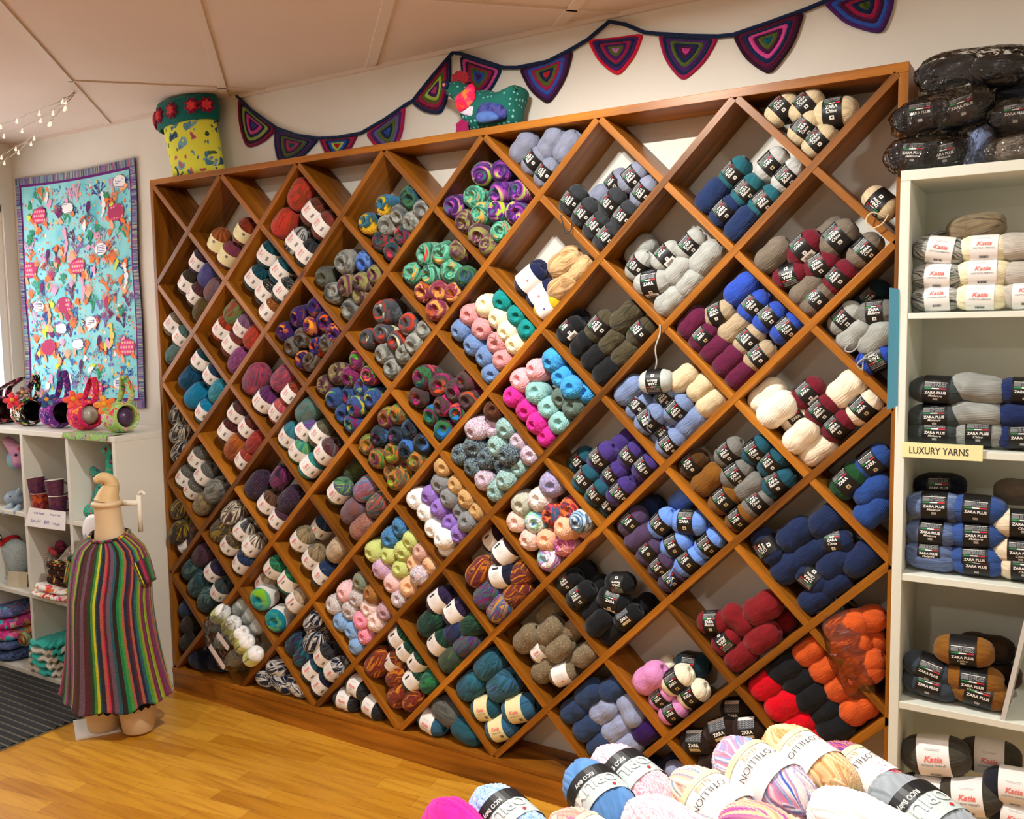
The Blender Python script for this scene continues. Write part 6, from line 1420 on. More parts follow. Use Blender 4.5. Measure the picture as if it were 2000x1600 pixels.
# ================================================================ dressmaker's torso and the striped tunic
O = Vector((.137, -.36, 0)); RV = Vector((.92, .39, 0)).normalized(); FV = Vector((.39, -.92, 0)).normalized()
SKIN = mottled('mannequin_cream', ['#d4b892', '#dcc29c'], 4, .55, .02, 60, 'Object', .3)
mq = thing('mannequin', 'cream torso mannequin with cut-off thighs beside the white cube shelf', 'mannequin', (O.x, O.y, FLOOR))
def oring(z, a, b, f=0.0, r=0.0, n=40, fold=None):
    out = []
    for k in range(n):
        q = 2 * PI * k / n; w = 1 + (fold(q) if fold else 0)
        out.append(O + RV * (r + a * w * math.cos(q)) + FV * (f + b * w * math.sin(q)) + Vector((0, 0, z)))
    return out
m = MB()
m.rings([oring(*r) for r in ((.02, .142, .098, 0), (.10, .140, .100, 0), (.20, .115, .086, .004), (.30, .120, .095, .012), (.38, .138, .112, .02), (.46, .142, .098, .014), (.54, .150, .078, .004), (.585, .120, .066, .0), (.62, .072, .056, .0), (.65, .056, .052, .004), (.70, .048, .048, .008), (.755, .0455, .047, .012), (.768, .047, .049, .012), (.772, .054, .056, .012), (.782, .054, .056, .012), (.786, .048, .050, .012))], 0, True, True, True)
m.build('torso', SKIN, mq, True)
CL = Vector((-.55, -.83, 0)).normalized()     # the way the knob leans
kp = [O + FV * .012 + Vector((0, 0, .784)), O + FV * .010 - CL * .006 + Vector((0, 0, .812)), O - CL * .012 + Vector((0, 0, .838)), O - CL * .004 + Vector((0, 0, .862)), O + CL * .018 + Vector((0, 0, .872)), O + CL * .036 + Vector((0, 0, .866))]
kq = curve_through(kp, 6); kr = [.047, .037, .027, .023, .020, .014]; m = MB(); m.tube(kq, [kr[min(i // 6, 5)] * (1 - i % 6 / 6) + kr[min(i // 6 + 1, 5)] * (i % 6 / 6) for i in range(len(kq))], 24); m.ball(kp[-1], .0145, 16, 10); m.build('neck_knob', mottled('turned_wood_knob', ['#cfae7c', '#d8ba8a'], 6, .4, .0), mq, True)
for s, fz in ((-.072, .0), (.072, .0)):
    m = MB(); m.rings([oring(z, a, b, f, s) for z, a, b, f in ((FLOOR + .008, .004, .004, 0), (FLOOR + .008, .052, .052, 0), (FLOOR + .014, .056, .057, 0), (-.03, .064, .068, 0), (.06, .071, .082, 0), (.10, .07, .085, 0))], 0, True, True, True); m.build('thigh', SKIN, mq, True)
m = MB(); pl = [atz(px, py, FLOOR) for px, py in ((143, 1411), (148.5, 1448), (236, 1430), (228, 1400))]
m.add([tuple(p + Vector((0, 0, .0008))) for p in pl] + [tuple(p + Vector((0, 0, .008))) for p in pl], [(3, 2, 1, 0), (4, 5, 6, 7), (0, 1, 5, 4), (1, 2, 6, 5), (2, 3, 7, 6), (3, 0, 4, 7)]); m.build('base_plate', plain('base_white', '#e6e0d6', .5), mq)
m = MB(); b0 = O - FV * .05 + Vector((0, 0, .765)); b1 = b0 + RV * .085 - FV * .01
m.tube([b0, b1], .011, 10); m.tube([b1 + Vector((0, 0, -.11)), b1 + Vector((0, 0, .03))], .009, 10); m.tube([b1 + Vector((0, 0, .03)) + RV * (.012 - .012 * math.cos(s)) + Vector((0, 0, .012 * math.sin(s))) for s in [PI * k / 8 for k in range(9)]], .006, 8); m.build('stand_bracket', plain('bracket_white', '#e4dccb', .45), mq, True)

STR = {'ol': '#8a9030', 'wi': '#7a2248', 'ru': '#a85a48', 'ye': '#c8c428', 'br': '#4a3026', 'gr': '#4a8a3c', 'or': '#d06a3c', 'dg': '#24482c', 'pl': '#6a3a5c', 're': '#c02a4c', 'db': '#2e2420', 'em': '#1f7a4a', 'mg': '#a83a7a', 'li': '#8ab02a', 'mr': '#5a2430', 'te': '#2a5a66', 'gp': '#6a5464', 'nv': '#2c2a3e'}
SK = list(STR); SM = [knit_mat('tunic_' + k, STR[k], 190) for k in SK]
seq = 'li ol wi pl ru br ol ye br gr or dg te ye db pl re wi br dg em gr ol gr mg pl br gp mg li ol db mr br gp mr br dg gr ye te nv ru re mr gp te db em gr ru nv mr ru nv te gr ol wi pl br'.split()
tn = thing('striped_tunic', 'knitted tunic in green, wine and brown vertical stripes on the mannequin', 'tunic', (O.x, O.y, .0))
N = 220
def fold(z):
    k = max(0, min(1, (.50 - z) / .50)); return lambda q: k * (.055 * math.sin(7 * q + 1.0) + .035 * math.sin(13 * q + 2.2) + .02 * math.sin(4 * q))
rows = [(.672, .066, .060, .006), (.660, .076, .064, .006), (.642, .100, .070, .006), (.612, .132, .080, .006), (.572, .150, .090, .008), (.51, .156, .106, .014), (.43, .156, .124, .024), (.35, .160, .130, .024), (.27, .168, .134, .020), (.18, .181, .138, .015), (.11, .194, .142, .012), (.066, .203, .145, .01), (.046, .208, .148, .01), (.040, .212, .151, .01), (.036, .206, .146, .01)]
rg = []
for z, a, b, f in rows:
    r_ = oring(z, a, b, f, 0, N, fold(z))
    if z < .2:
        for k in range(N):      # the hem dips at the front and at the side points
            q = 2 * PI * k / N; w = (.2 - z) / .2; r_[k] = r_[k] + Vector((0, 0, w * (.034 * math.cos(q) ** 2 - .016 + .008 * math.cos(9 * q))))
    if z > .6:
        for k in range(N):
            q = 2 * PI * k / N; r_[k] = r_[k] + Vector((0, 0, -.022 * max(0, math.sin(q)) * (z - .6) / .06))
    rg.append(r_)
m = MB(); m.rings(rg, 0)
cols = []; r_ = random.Random(4); i = 0
st = int(N * .58)
while len(cols) < N:
    for _ in range(r_.choice([1, 2, 2, 2, 3])): cols.append(SK.index(seq[i % len(seq)]))
    i += 1
for fi in range(len(m.f)):
    k = fi % N; m.mi[fi] = cols[(st - k) % N]
m.build('knit_body', SM, tn, True)
# the near armhole with its short drooping sleeve
for sgn in (1, -1):
    m = MB(); rings = []
    for t, ra, rb_ in ((0, .048, .050), (.4, .046, .046), (.8, .042, .040), (1, .040, .038), (.97, .035, .033), (.3, .035, .035)):
        c = O + RV * sgn * (.128 + .030 * t) + FV * .020 + Vector((0, 0, .565 - .085 * t))
        rings.append([c + FV * (ra * math.cos(q)) + (RV * sgn * .80 + Vector((0, 0, .45))) * (rb_ * .62 * math.sin(q)) for q in [2 * PI * k / 40 for k in range(40)]])
    m.rings(rings, 0, True, False, True)
    for fi in range(len(m.f) - 1): m.mi[fi] = cols[(fi % 40) * 2 + 20] if fi < 120 else SK.index('db')
    m.mi[-1] = SK.index('db'); m.build('sleeve', SM, tn, True)
m = MB(); q_ = oring(.664, .071, .066, .006, 0, 48); q_ = [p + Vector((0, 0, -.020 * max(0, math.sin(2 * PI * k / 48)))) for k, p in enumerate(q_)]
m.tube(q_ + [q_[0]], .0052, 8)
for fi in range(len(m.f)): m.mi[fi] = cols[(fi // 8 * 4) % N]
m.build('neckband', SM, tn, True)
m = MB(); lace = [oring(z, .152, .122, .008, 0, 120) for z in (.14, .07, .028)] + [[p + Vector((0, 0, .014 + .005 * math.cos(2 * PI * k / 120 * 30))) for k, p in enumerate(oring(0, .153, .123, .008, 0, 120))]]
m.rings(lace, 0); m.build('lace_lining', plain('black_lace', '#0e0d0f', .8), tn, True)

# ================================================================ white bookcase on the right
YR = -.11; BX = 2.8235; BT = 1.748
bc = thing('white_bookcase', 'tall off-white bookcase of yarn compartments to the right of the diamond shelf', 'bookcase', (3.3, 0, FLOOR))
WB = mottled('bookcase_offwhite', ['#d9dccf', '#e2e5da'], 3, .5, .02, 60, 'Object', .35)
BXR = 3.75
def bpan(name, lo, hi, mat=WB): MB().box(lo, hi).build(name, mat, bc, bevel=.0015)
bpan('top_panel', (BX, YR, BT - .024), (BXR, WALL - .002, BT)); bpan('side_panel', (BX, YR, FLOOR), (BX + .022, WALL - .002, BT - .024)); bpan('side_panel', (BXR - .022, YR, FLOOR), (BXR, WALL - .002, BT - .024))
bpan('back_panel', (BX, WALL - .012, FLOOR), (BXR, WALL - .002, BT - .002))
SH = []
for (px, py, py2) in ((1790, 611, 623), (1790, 876, 890), (1790, 1124, 1138), (1790, 1377, 1391)):
    zt, zb = at(px, py, YR).z, at(px, py2, YR).z; SH.append(zt); bpan('shelf_board', (BX + .022, YR + .0015, zb), (BXR - .022, WALL - .012, zt))
zb_ = FLOOR + .06; SH.append(zb_); bpan('shelf_board', (BX + .022, YR + .0015, FLOOR), (BXR - .022, WALL - .012, zb_))

GRPB = 'yarn balls in the white bookcase'
def bput(px, py, key, lab, a=0, s=1.0, y=-.045, desc=None, kind='p', z=None, group=GRPB, sq=.84):
    c = at(px, py, y); A = math.radians(a + rp.uniform(-3, 3)); ax = Vector((math.cos(A), rp.uniform(-.06, .06), math.sin(A)))
    if z is not None: c.z = max(c.z, z + .040 * s * sq + .001)
    c.x = max(c.x, BX + .022 + .0595 * s) if z is not None and z < BT - .01 else c.x
    o = make_ball(kind, c, key, lab, ax, math.radians(rp.uniform(-8, 8)), s, False, sq)
    tag(o, desc, 'yarn ball', group); return o
def bx(ox, oy, k, recs, shelf_z, row):
    for r in recs:
        x, y, key, lab, a, s, yy, d = r
        bput(ox + x / k, oy + y / k, key, lab, a, s, yy, d + ' on the %s bookcase shelf' % row, 'p', shelf_z, GRPB, .84 if s < 1.12 else .95)
k1 = 2.667
bx(1700, 50, k1, [(345, 1172, 'gspace', 'wc', -12, 1, -.05, 'grey space-dyed yarn ball with white band, topmost of three,'), (332, 1308, 'gspace', 'wc', 0, .97, -.05, 'grey space-dyed yarn ball with white band, middle of three,'), (330, 1432, 'gspace', 'wc', 0, .95, -.05, 'grey space-dyed yarn ball with white band, lowest of three,'),
   (600, 1165, 'crmw', 'wc', 0, .98, -.05, 'cream yarn ball with white band, topmost of three,'), (590, 1290, 'crmw', 'wc', 2, 1.02, -.05, 'cream yarn ball with white band, middle of three,'), (578, 1425, 'crmw', 'wc', 0, 1.02, -.05, 'cream yarn ball with white band, lowest of three,'),
   (550, 1055, 'tanbr', '-', 5, 1.05, -.01, 'mushroom brown yarn ball'), (400, 1130, 'gspace', '-', 8, .95, .05, 'dark space-dyed yarn ball lying behind'),
   (800, 1150, 'greyp', '-', 0, 1, -.05, 'pale grey plain yarn ball, topmost,'), (815, 1290, 'greyp', '-', 0, .95, -.05, 'pale grey plain yarn ball, middle,'), (820, 1420, 'greyp', 'wc', 0, 1, -.05, 'pale grey yarn ball with white band')], SH[0], 'top')
bx(1700, 600, k1, [(330, 432, 'chplus', 'pm', 0, 1.05, -.05, 'charcoal yarn ball, topmost of three,'), (312, 570, 'chplus', 'pm', 0, 1, -.05, 'charcoal yarn ball, middle of three,'), (318, 672, 'chplus', 'pm', 0, 1, -.05, 'charcoal yarn ball, lowest of three,'),
   (566, 425, 'gyplus', '-', -8, 1.05, -.05, 'grey unbanded yarn ball, upper one,'), (556, 555, 'gyplus', '-', 0, 1.02, -.05, 'grey unbanded yarn ball, lower one,'), (568, 683, 'gyplus', 'pc', 0, 1, -.05, 'grey yarn ball with black band'),
   (810, 440, 'nvplus', 'p', 0, 1, -.05, 'navy yarn ball, topmost,'), (800, 562, 'nvplus', '-', 0, .98, -.05, 'navy plain yarn ball, middle,'), (795, 685, 'nvplus', 'p', 0, 1, -.05, 'navy yarn ball, lowest,')], SH[1], 'second')
bx(1700, 600, k1, [(360, 930, 'navydk', 'p', 0, 1, .06, 'midnight navy yarn ball lying behind'), (304, 1032, 'stplus', 'pm', 0, 1.05, -.05, 'slate blue banded yarn ball, topmost,'), (305, 1172, 'stplus', 'pm', 0, .98, -.05, 'slate blue banded yarn ball, second down,'), (300, 1275, 'stplus', 'pm', 0, .92, -.05, 'slate blue banded yarn ball, third down,'), (308, 1362, 'stplus', '-', 0, .95, -.05, 'slate blue plain yarn ball, lowest,'),
   (556, 1052, 'blplus', 'p', 0, 1.05, -.05, 'mid blue yarn ball, topmost of four,'), (555, 1185, 'blplus', 'pm', 0, 1.02, -.05, 'mid blue yarn ball, second of four down,'), (552, 1300, 'blplus', 'p', 0, 1, -.05, 'mid blue yarn ball, third of four down,'), (560, 1392, 'blplus', 'p', 0, 1, -.05, 'mid blue yarn ball, lowest of four,'),
   (800, 1130, 'crplus', 'pc', 0, 1.05, -.05, 'cream beige yarn ball, upper of three,'), (790, 1265, 'crplus', 'pc', 0, 1.02, -.05, 'cream beige yarn ball, middle of three,'), (805, 1392, 'crplus', 'pc', 0, 1, -.05, 'cream beige yarn ball, lowest of three,'), (790, 965, 'taupe', '-', 0, 1, .05, 'taupe yarn ball lying behind')], SH[2], 'third')
k2 = 3.556
bx(1700, 1150, k2, [(378, 545, 'steel', 'p', -15, 1.02, -.05, 'steel grey yarn ball, upper one,'), (395, 735, 'steel', 'p', -6, 1.05, -.05, 'steel grey yarn ball, lower one,'), (650, 430, 'brplus', 'pc', 2, 1.08, -.05, 'bronze yarn ball, topmost of three,'), (715, 625, 'brplus', 'pc', -3, 1.08, -.05, 'bronze yarn ball, middle of three,'), (755, 805, 'brplus', 'p', -8, 1.1, -.05, 'bronze yarn ball, lowest of three,'),
   (800, 410, 'brpdk', '-', 0, 1.05, .04, 'dark brown yarn ball behind, upper one,'), (850, 590, 'brpdk', '-', 0, 1.05, .04, 'dark brown yarn ball behind, lower one,')], SH[3], 'fourth')
bx(1700, 1150, k2, [(430, 1150, 'olgrey', 'wk', 8, 1.30, -.04, 'large olive grey yarn ball, topmost,'), (365, 1400, 'olgrey', 'wk', 2, 1.12, -.05, 'olive grey yarn ball, lowest at the side panel,'), (690, 1440, 'olgrey', 'wk', 8, 1.2, -.06, 'olive grey yarn ball in the middle'), (830, 1165, 'olgrey', 'wk', 0, 1.15, .03, 'olive grey yarn ball lying behind'),
   (1010, 1370, 'chblack', 'wk', 5, 1.15, -.05, 'blue black yarn ball, upper one,'), (1010, 1560, 'chblack', 'wk', 0, 1.1, -.05, 'blue black yarn ball, lower one,')], SH[4], 'fifth')

# shelf talker
yS = YR - .003; q = [at(*p, yS) for p in ((1762, 865), (1920, 869), (1919, 900), (1763, 894))]
x0, x1, z0, z1 = q[0].x, q[1].x, (q[2].z + q[3].z) / 2, (q[0].z + q[1].z) / 2
sg = thing('shelf_sign', 'pale yellow shelf sign reading LUXURY YARNS on the white bookcase', 'sign', ((x0 + x1) / 2, yS, z0))
MB().box((x0, yS - .001, z0), (x1, yS + .002, z1)).build('card', plain('sign_pale_yellow', '#ece4ac', .55), sg)
vs, fs, w, hh = text_mesh('LUXURY YARNS', .012); h_ = (z1 - z0) * .46; kx = min(h_ / .72, (x1 - x0) * .74 / w)
m = MB(); m.add([((x0 + x1) / 2 - .006 + x * kx, yS - .0014, (z0 + z1) / 2 + y * h_ / .72) for x, y in vs], fs); m.build('lettering', plain('sign_ink', '#3a3836', .6), sg)
# blue card strip fixed to the bookcase edge
q = [at(*p, YR - .02) for p in ((1737, 562), (1756, 565), (1752, 796), (1732, 801))]
m = MB(); f3 = [at(1756, 565, YR - .001), at(1753, 793, YR - .001)]
A_, B_, C_, D_ = q[0], f3[0], f3[1], q[3]
m.add([tuple(p) for p in (A_, B_, C_, D_)] + [tuple(p + Vector((.001, .002, 0))) for p in (A_, B_, C_, D_)], [(0, 3, 2, 1), (4, 5, 6, 7), (0, 1, 5, 4), (1, 2, 6, 5), (2, 3, 7, 6), (3, 0, 4, 7)])
o = m.build('blue_card', plain('card_turquoise_blue', '#62b8e0', .6), base=tuple(f3[0] - Vector((0, 0, .15)))); tag(o, 'narrow turquoise blue card strip fixed to the bookcase edge', 'card')
# clear-fronted picture leaning on the fourth shelf
zs = SH[3]; pa = at(1953, 1425, YR + .01); pb = at(2000, 1290, YR + .06)
o = thing('display_holder', 'clear plastic display frame leaning beside the bronze balls in the bookcase', 'frame', (pa.x, -.05, zs))
dx = (pb.x - pa.x) * 1.5; zt = zs + .30
m = MB(); m.add([(pa.x, YR + .005, zs + .001), (pa.x + .012, WALL - .02, zs + .001), (pa.x + dx, WALL - .02, zt), (pa.x + dx - .012, YR + .01, zt), (pa.x + .010, YR + .005, zs + .001), (pa.x + .022, WALL - .02, zs + .001), (pa.x + dx + .010, WALL - .02, zt), (pa.x + dx - .002, YR + .01, zt)],
       [(0, 3, 2, 1), (4, 5, 6, 7), (0, 1, 5, 4), (1, 2, 6, 5), (2, 3, 7, 6), (3, 0, 4, 7)]); m.build('panel', plain('display_pale', '#c9c9c6', .25, .6), o)
m = MB(); e = [Vector((pa.x - .001 + dx * t, YR + .02 + .0, zs + .30 * t)) for t in (.30, .62)]; m.add([(e[0].x, YR + .03, e[0].z), (e[0].x + .004, YR + .13, e[0].z), (e[1].x + .004, YR + .13, e[1].z), (e[1].x, YR + .06, e[1].z)], [(0, 1, 2, 3)]); m.build('picture', plain('picture_wine', '#7a1f2c', .5), o)

# ================================================================ clear bags of yarn
def film_mat():
    t = NT('clear_bag_film'); n = t.n
    tr = t.node('ShaderNodeBsdfTransparent'); gl = t.node('ShaderNodeBsdfGlossy'); gl.inputs['Roughness'].default_value = .07; mx = t.node('ShaderNodeMixShader')
    tc = t.node('ShaderNodeTexCoord'); nz = t.node('ShaderNodeTexNoise', i_Scale=26.0, i_Detail=2.0, i_Distortion=1.5); t.link(tc.outputs['Object'], nz.inputs['Vector'])
    b = t.node('ShaderNodeBump'); b.inputs['Strength'].default_value = .9; b.inputs['Distance'].default_value = .02; t.link(nz.outputs[0], b.inputs['Height']); t.link(b.outputs[0], gl.inputs['Normal'])
    fr = t.node('ShaderNodeFresnel'); fr.inputs['IOR'].default_value = 1.45; t.link(b.outputs[0], fr.inputs['Normal'])
    ad = t.node('ShaderNodeMath', operation='ADD'); ad.inputs[1].default_value = .015; t.link(fr.outputs[0], ad.inputs[0])
    t.link(ad.outputs[0], mx.inputs[0]); t.link(tr.outputs[0], mx.inputs[1]); t.link(gl.outputs[0], mx.inputs[2]); t.link(mx.outputs[0], n['Material Output'].inputs[0])
    return t.m
FILM = film_mat()
def bag(name, lab, cen, rad, rotm, tail, seed, floor_z=None):
    """crumpled clear film round some balls, with a twisted end"""
    m = MB(); nu, nv = 56, 30; cen = Vector(cen); sv = Vector((seed * 3.1, seed * 1.7, seed)); rings = []
    for i in range(nv + 1):
        th = .03 + (PI - .06) * i / nv; ring = []
        for k in range(nu):
            q = 2 * PI * k / nu; d = Vector((math.sin(th) * math.cos(q), math.sin(th) * math.sin(q), math.cos(th)))
            w = 1 + .10 * mnoise.noise(d * 2.2 + sv) + .05 * abs(mnoise.noise(d * 6 + sv)) + .02 * mnoise.noise(d * 14 + sv)
            p = Vector((math.copysign(abs(d.x) ** .75, d.x) * rad[0], math.copysign(abs(d.y) ** .8, d.y) * rad[1], math.copysign(abs(d.z) ** .75, d.z) * rad[2])) * w
            p = cen + rotm @ p
            if floor_z is not None: p.z = max(p.z, floor_z + .0008)
            ring.append(p)
        rings.append(ring)
    m.rings(rings[::-1], 0, True, True, True)
    if tail:
        a, b = Vector(tail[0]), Vector(tail[1]); d = (b - a); s = d.cross(Vector((0, 1, 0))).normalized(); rr_ = []
        for t in (0, .25, .5, .75, 1):
            c = a + d * t; w = .012 + .035 * t; rr_.append([c + s * (w * (j / 6 - 1)) + Vector((0, .012 * math.sin(j * 2.1 + t * 4), 0)) for j in range(13)])
        m.rings(rr_, 0, False)
    o = m.build(name, FILM, None, True, base=tuple(cen)); tag(o, lab, 'bag'); return o
I3 = Matrix.Identity(3)
GB2 = 'yarn balls in clear bags on the bookcase'
def bagballs(recs):
    for px, py, key, lab, a, s, y, d in recs: bput(px, py, key, lab, a, s, y, d, 'p', None, GB2, .88)
BTz = BT
# lowest bag at the shelf end, then the stack
bagballs([(1788, 304, 'black', 'pm', -4, .98, -.03, 'black yarn ball in the lowest clear bag, nearest the diamond shelf'), (1846, 303, 'black', 'pm', 6, .95, -.02, 'black yarn ball in the lowest clear bag, farther from the diamond shelf'),
          (1800, 229, 'black', 'p', 4, 1.02, -.02, 'black yarn ball in the middle clear bag, nearest the diamond shelf'), (1884, 218, 'black', 'p', 12, 1.05, -.02, 'black yarn ball in the middle clear bag, farther from the diamond shelf'),
          (1852, 143, 'black', '-', 4, 1.05, .02, 'black unbanded ball in the topmost bag, nearer the diamond shelf'), (1952, 140, 'black', '-', -8, 1.1, .02, 'black unbanded ball in the topmost bag, farther along'),
          (1985, 232, 'black', 'p', 0, 1, -.01, 'black yarn ball in the bag above the taupe one'), (1985, 296, 'taupe', '-', 0, 1.02, -.03, 'taupe yarn ball in a clear bag on the bookcase'), (1912, 290, 'slateblue', '-', 75, .85, -.02, 'slate blue yarn ball standing in a clear bag on the bookcase'), (1995, 180, 'black', '-', 0, .9, .04, 'black yarn ball in the bag at the frame edge')])
def bagat(px, py, y, rx, rz, a, lab, seed, fz=None, tail=None):
    c = at(px, py, y); bag('plastic_bag', lab, c, (rx, .055, rz), Matrix.Rotation(-math.radians(a), 3, 'Y'), tail, seed, fz)
bagat(1816, 303, -.025, .098, .046, 0, 'clear crumpled bag of black balls lowest on the bookcase end', 1, BTz, None)
bagat(1842, 223, -.02, .115, .050, 7, 'clear crumpled bag of black balls second in the bookcase stack', 2)
bagat(1902, 140, .02, .125, .052, -2, 'clear crumpled bag of unbanded black balls on top of the stack', 3, None, None)
bagat(1990, 232, -.01, .08, .044, 0, 'clear crumpled bag holding one banded black ball above the taupe bag', 4)
bagat(1990, 296, -.03, .085, .046, 0, 'clear crumpled bag holding the taupe ball on the bookcase', 5, BTz)
bagat(1912, 289, -.02, .046, .058, 10, 'clear small bag holding the slate blue ball', 6, BTz)
# bag of orange balls at the end of the diamond shelf
ob = [(1650, 1218), (1712, 1212), (1657, 1258), (1680, 1290), (1714, 1275), (1712, 1310), (1722, 1252)]
ob = [(1652, 1222, .03), (1706, 1216, .05), (1660, 1260, .03), (1684, 1294, .03), (1708, 1262, .06), (1714, 1318, .03), (1722, 1296, .07)]
ow = ['upper end', 'upper end toward the bookcase', 'second down the front', 'third down the front', 'middle, behind', 'lowest', 'low, behind']
for (px, py, y), w in zip(ob, ow):
    c = at(px, py, y); A = math.radians(28); c.x = min(c.x, 2.735)
    o = make_ball('p', c, 'orange', '-', Vector((math.cos(A), 0, math.sin(A))), rp.uniform(0, 6), .98); tag(o, 'orange ball in the clear bag by the bookcase, ' + w, 'yarn ball', 'orange balls in the clear bag')
c = at(1690, 1270, .055); c.x = 2.70
bag('plastic_bag', 'clear bag of orange balls in the last cubby beside the bookcase', c, (.062, .070, .140), Matrix.Rotation(math.radians(-24), 3, 'Y'), None, 8)
# bag of white balls hanging out of the lower left cubby
wl = [(431, 1200, -.005), (452, 1222, -.01), (468, 1242, -.012), (478, 1258, -.014), (495, 1282, -.016)]
nm = ['topmost', 'second down', 'third down', 'fourth down', 'lowest']
for (px, py, y), w in zip(wl, nm):
    A = math.radians(38); o = make_ball('z', at(px, py, y), 'wht', 'l', Vector((math.cos(A), -.1, math.sin(A))), .1, 1.0); tag(o, 'off-white ball with lime band in the clear bag, %s of the front five' % w, 'yarn ball', 'off-white balls in the clear bag')
for (px, py, y), w in zip([(472, 1186, .05), (490, 1204, .05), (503, 1226, .05), (414, 1226, .04), (432, 1256, .03), (456, 1288, .03)], ['highest behind', 'second behind', 'third behind', 'upper one at the open side', 'middle one at the open side', 'lowest at the open side']):
    A = math.radians(38); o = make_ball('z', at(px, py, y), 'palegrey', '-', Vector((math.cos(A), -.1, math.sin(A))), .1, 1.0); tag(o, 'pale grey-white ball in the clear bag, ' + w, 'yarn ball', 'off-white balls in the clear bag')
c = at(455, 1245, .012); bag('plastic_bag', 'clear bag of off-white balls sticking out of a lower cubby', c, (.115, .070, .135), Matrix.Rotation(math.radians(-38), 3, 'Y'), None, 9)
# paper slips inside that bag
for (a0, b0, w, lab) in (((409, 1262), (438, 1306), 9, 'lower'), ((424, 1238), (446, 1268), 11, 'upper')):
    p0, p1 = at(*a0, -.062), at(*b0, -.066); d = (p1 - p0).normalized(); s = Vector((d.z, 0, -d.x)) * .011
    m = MB(); m.add([p0 + s, p1 + s, p1 - s, p0 - s] + [p + Vector((0, .001, 0)) for p in (p0 + s, p1 + s, p1 - s, p0 - s)], [(0, 1, 2, 3), (7, 6, 5, 4), (0, 4, 5, 1), (1, 5, 6, 2), (2, 6, 7, 3), (3, 7, 4, 0)])
    o = m.build('paper_slip', plain('slip_pinkish', '#d8c6c4', .6), base=tuple((p0 + p1) / 2)); tag(o, '%s pinkish paper slip in the clear bag of off-white balls' % lab, 'paper slip', 'paper slips in the clear bag')

# ================================================================ table of chunky yarn in front
ZP = .655
FRT = [ # px, py, colour, band, axis turn (deg), scale, z offset, words
 (945, 1618, 'fmag', '-', 0, 1.0, 0, 'magenta chunky yarn ball at the end of the pile'), (1030, 1608, 'fblue', 'o', 4, 1.0, 0, 'pale blue flecked chunky ball second in the pile'),
 (1118, 1600, 'fpeach', 'h', 10, 1.05, 0, 'peach and coral chunky ball third in the pile'), (1182, 1578, 'fsteel', 'o', -8, 1.0, .0, 'cornflower blue chunky ball with silver band'),
 (1262, 1548, 'fpink', 'o', 0, 1.1, .0, 'pink and white chunky ball with silver band'), (1300, 1622, 'fpale', '-', 10, 1.1, .045, 'pale pink flecked chunky ball in front of the pink one'),
 (1352, 1545, 'fyblue', 'h', 0, 1.12, .01, 'peach and denim blue chunky ball with cream band'), (1456, 1532, 'fpblue', 'h', 0, 1.12, .02, 'blue, white and pink chunky ball with cream band'),
 (1512, 1530, 'frose', 'o', -4, 1.1, .0, 'rose pink chunky ball with silver band'), (1584, 1520, 'ftan', 'h', -6, 1.08, .015, 'apricot tan chunky ball with cream band'),
 (1652, 1512, 'fmulti', 'h', -2, 1.12, .01, 'crimson, purple and pink chunky ball with cream band'), (1505, 1620, 'fporange', '-', 20, 1.05, .04, 'coral and purple chunky ball at the lower edge of the pile'),
 (1604, 1616, 'fwhite', '-', 10, 1.08, .05, 'white chunky ball low in the pile'), (1668, 1588, 'faqua', 'o', -12, 1.05, .01, 'aqua chunky ball with silver band'),
 (1762, 1588, 'fgrey', 'o', -8, 1.15, .02, 'light grey chunky ball with silver band nearest the bookcase'), (1395, 1622, 'fyblue', '-', 30, 1.0, .03, 'peach and denim blue chunky ball at the lower edge, without band'),
]
fc = []
for px, py, key, lab, a, s, dz, words_ in FRT:
    c = atz(px, py + 22, ZP + dz * .4); q = math.radians(a); ax = Vector((.90 * math.cos(q) + .42 * math.sin(q), -.42 * math.cos(q) + .9 * math.sin(q), -.14))
    fc.append([c, ax.normalized(), s, key, lab, words_])
for _ in range(30):
    for i in range(len(fc)):
        for j in range(i + 1, len(fc)):
            d = fc[j][0] - fc[i][0]; l = d.length; n = d / l; need = (reach(n, fc[i][1], .165 * fc[i][2], .088 * fc[i][2]) + reach(n, fc[j][1], .165 * fc[j][2], .088 * fc[j][2])) * .86
            if l < need: fc[i][0] = fc[i][0] - n * (need - l) * .15; fc[j][0] = fc[j][0] + n * (need - l) * .2
for c, ax, s, key, lab, words_ in fc:
    o = make_ball('f', c, key, lab, ax, math.radians(-58), s); tag(o, words_, 'yarn ball', 'chunky yarn balls on the table')
xs = [c.x for c, *_ in fc]; ys_ = [c.y for c, *_ in fc]
lowz = min(c.z for c, *_ in fc) - .054
tb = thing('display_table', 'low display table under the pile of chunky yarn balls', 'table', (sum(xs) / len(xs), sum(ys_) / len(ys_), FLOOR))
ux_ = Vector((.85, .53, 0)).normalized(); uy_ = Vector((.53, -.85, 0)).normalized()
pu = [c.dot(ux_) for c, *_ in fc]; pv = [c.dot(uy_) for c, *_ in fc]
u0, u1, v0, v1 = min(pu) + .03, max(pu) + .0, min(pv) + .06, max(pv) + .05
def tbox(name, a, b, c_, d, z0, z1, mat):
    m = MB(); P = [ux_ * x + uy_ * y for x, y in ((a, c_), (b, c_), (b, d), (a, d))]
    m.add([(p.x, p.y, z0) for p in P] + [(p.x, p.y, z1) for p in P], [(0, 1, 2, 3), (7, 6, 5, 4), (0, 4, 5, 1), (1, 5, 6, 2), (2, 6, 7, 3), (3, 7, 4, 0)]); m.build(name, mat, tb)
tbox('tabletop', u0, u1, v0, v1, lowz - .025, lowz, M_CARC)
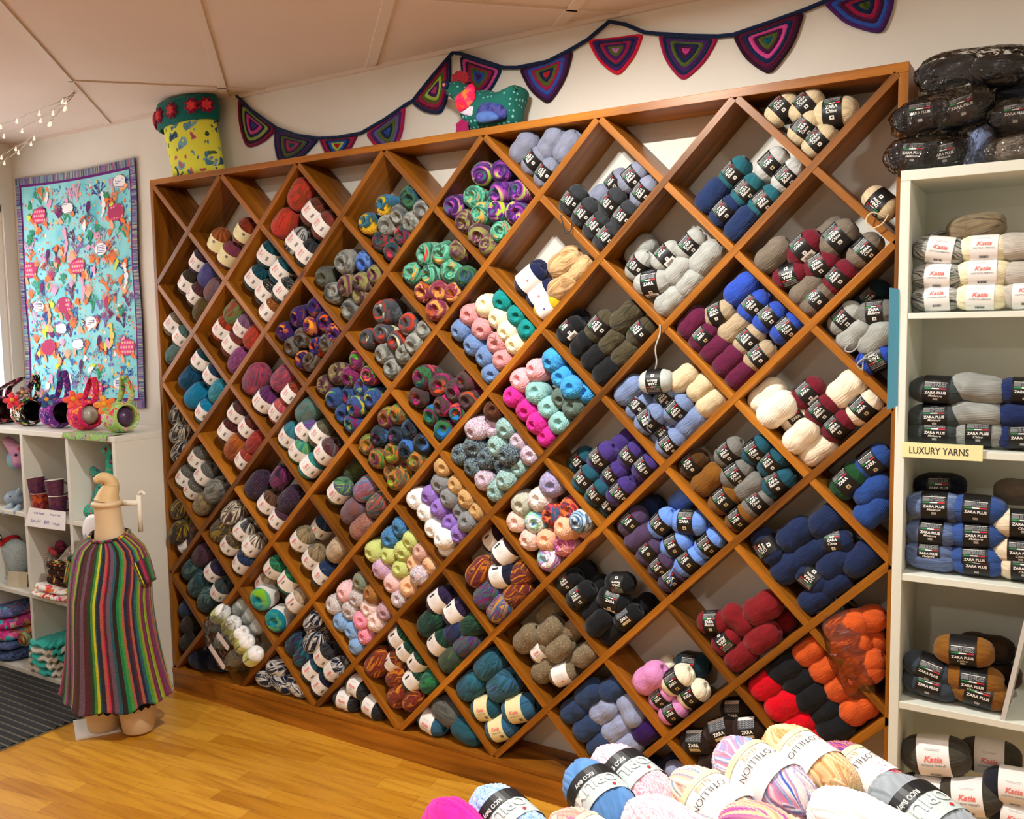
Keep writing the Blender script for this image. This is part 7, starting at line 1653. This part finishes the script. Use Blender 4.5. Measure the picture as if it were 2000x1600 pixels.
for a, c_ in ((u0 + .02, v0 + .02), (u1 - .05, v0 + .02), (u0 + .02, v1 - .05), (u1 - .05, v1 - .05)): tbox('leg', a, a + .03, c_, c_ + .03, FLOOR, lowz - .025, M_CARC)
# ================================================================ light and camera
W_ = bpy.data.worlds.new('daylight'); SC.world = W_; W_.use_nodes = True
bg = W_.node_tree.nodes['Background']; bg.inputs[0].default_value = (1.0, .96, .95, 1); bg.inputs[1].default_value = 3.6
def area(name, loc, target, sx, sy, power, col, spread=PI):
    l = bpy.data.lights.new(name, 'AREA'); l.shape = 'RECTANGLE'; l.size = sx; l.size_y = sy; l.energy = power; l.color = col; l.spread = spread
    o = bpy.data.objects.new(name, l); COL.objects.link(o); o.location = loc
    o.rotation_euler = (Vector(target) - Vector(loc)).to_track_quat('-Z', 'Y').to_euler(); return o
def point(name, loc, power, r, col):
    l = bpy.data.lights.new(name, 'POINT'); l.energy = power; l.shadow_soft_size = r; l.color = col
    o = bpy.data.objects.new(name, l); COL.objects.link(o); o.location = loc; return o
def downlight(loc, power, r, col, tilt=(0, 0)):
    l = bpy.data.lights.new('ceiling_lamp_and_fill', 'AREA'); l.shape = 'DISK'; l.size = r * 2; l.energy = power; l.color = col
    o = bpy.data.objects.new('ceiling_lamp_and_fill', l); COL.objects.link(o); o.location = loc; o.rotation_euler = (tilt[0], tilt[1], 0); return o
WARM = (1.0, .98, .92)
# twin lamps just in front of the shelf: they throw the double-edged shadows inside the cubbies
downlight((1.965, -.87, 2.30), 17, .020, WARM, (.0, 0)); downlight((2.035, -.87, 2.30), 17, .020, WARM, (.0, 0))
# bookcase lamp, then two unseen lights added as fill at left and rear
downlight((3.55, -1.25, 2.31), 9, .06, WARM); downlight((.55, -1.7, 2.31), 7, .06, WARM); downlight((2.4, -3.2, 2.31), 11, .06, WARM)
area('overhead_fill', (1.2, -2.9, 2.31), (1.2, -2.9, 0), 1.2, .3, 6, (1.0, .97, .95))  # unseen overhead area light, added as dim fill for the room
# daylight through the left window
p = area('window_portal', (XL - .08, (WY0 + WY1) / 2, (WZ0 + WZ1) / 2), (0, (WY0 + WY1) / 2, 1.5), WY1 - WY0, WZ1 - WZ0, 1, (1, 1, 1))
p.data.cycles.is_portal = True

cd = bpy.data.cameras.new('camera'); cam = bpy.data.objects.new('camera', cd); COL.objects.link(cam)
cd.sensor_width = 36; cd.lens = FPX / 2000 * 36; cd.clip_start = .05
Mx = Matrix(((R0.x, -R1.x, -R2.x), (R0.y, -R1.y, -R2.y), (R0.z, -R1.z, -R2.z)))
cam.matrix_world = Matrix.Translation(CAM) @ Mx.to_4x4()
SC.camera = cam
SC.view_settings.view_transform = 'Standard'; SC.view_settings.look = 'None'
SC.view_settings.gamma = 1.0; SC.view_settings.use_curve_mapping = False
SC.view_settings.exposure = 0.48
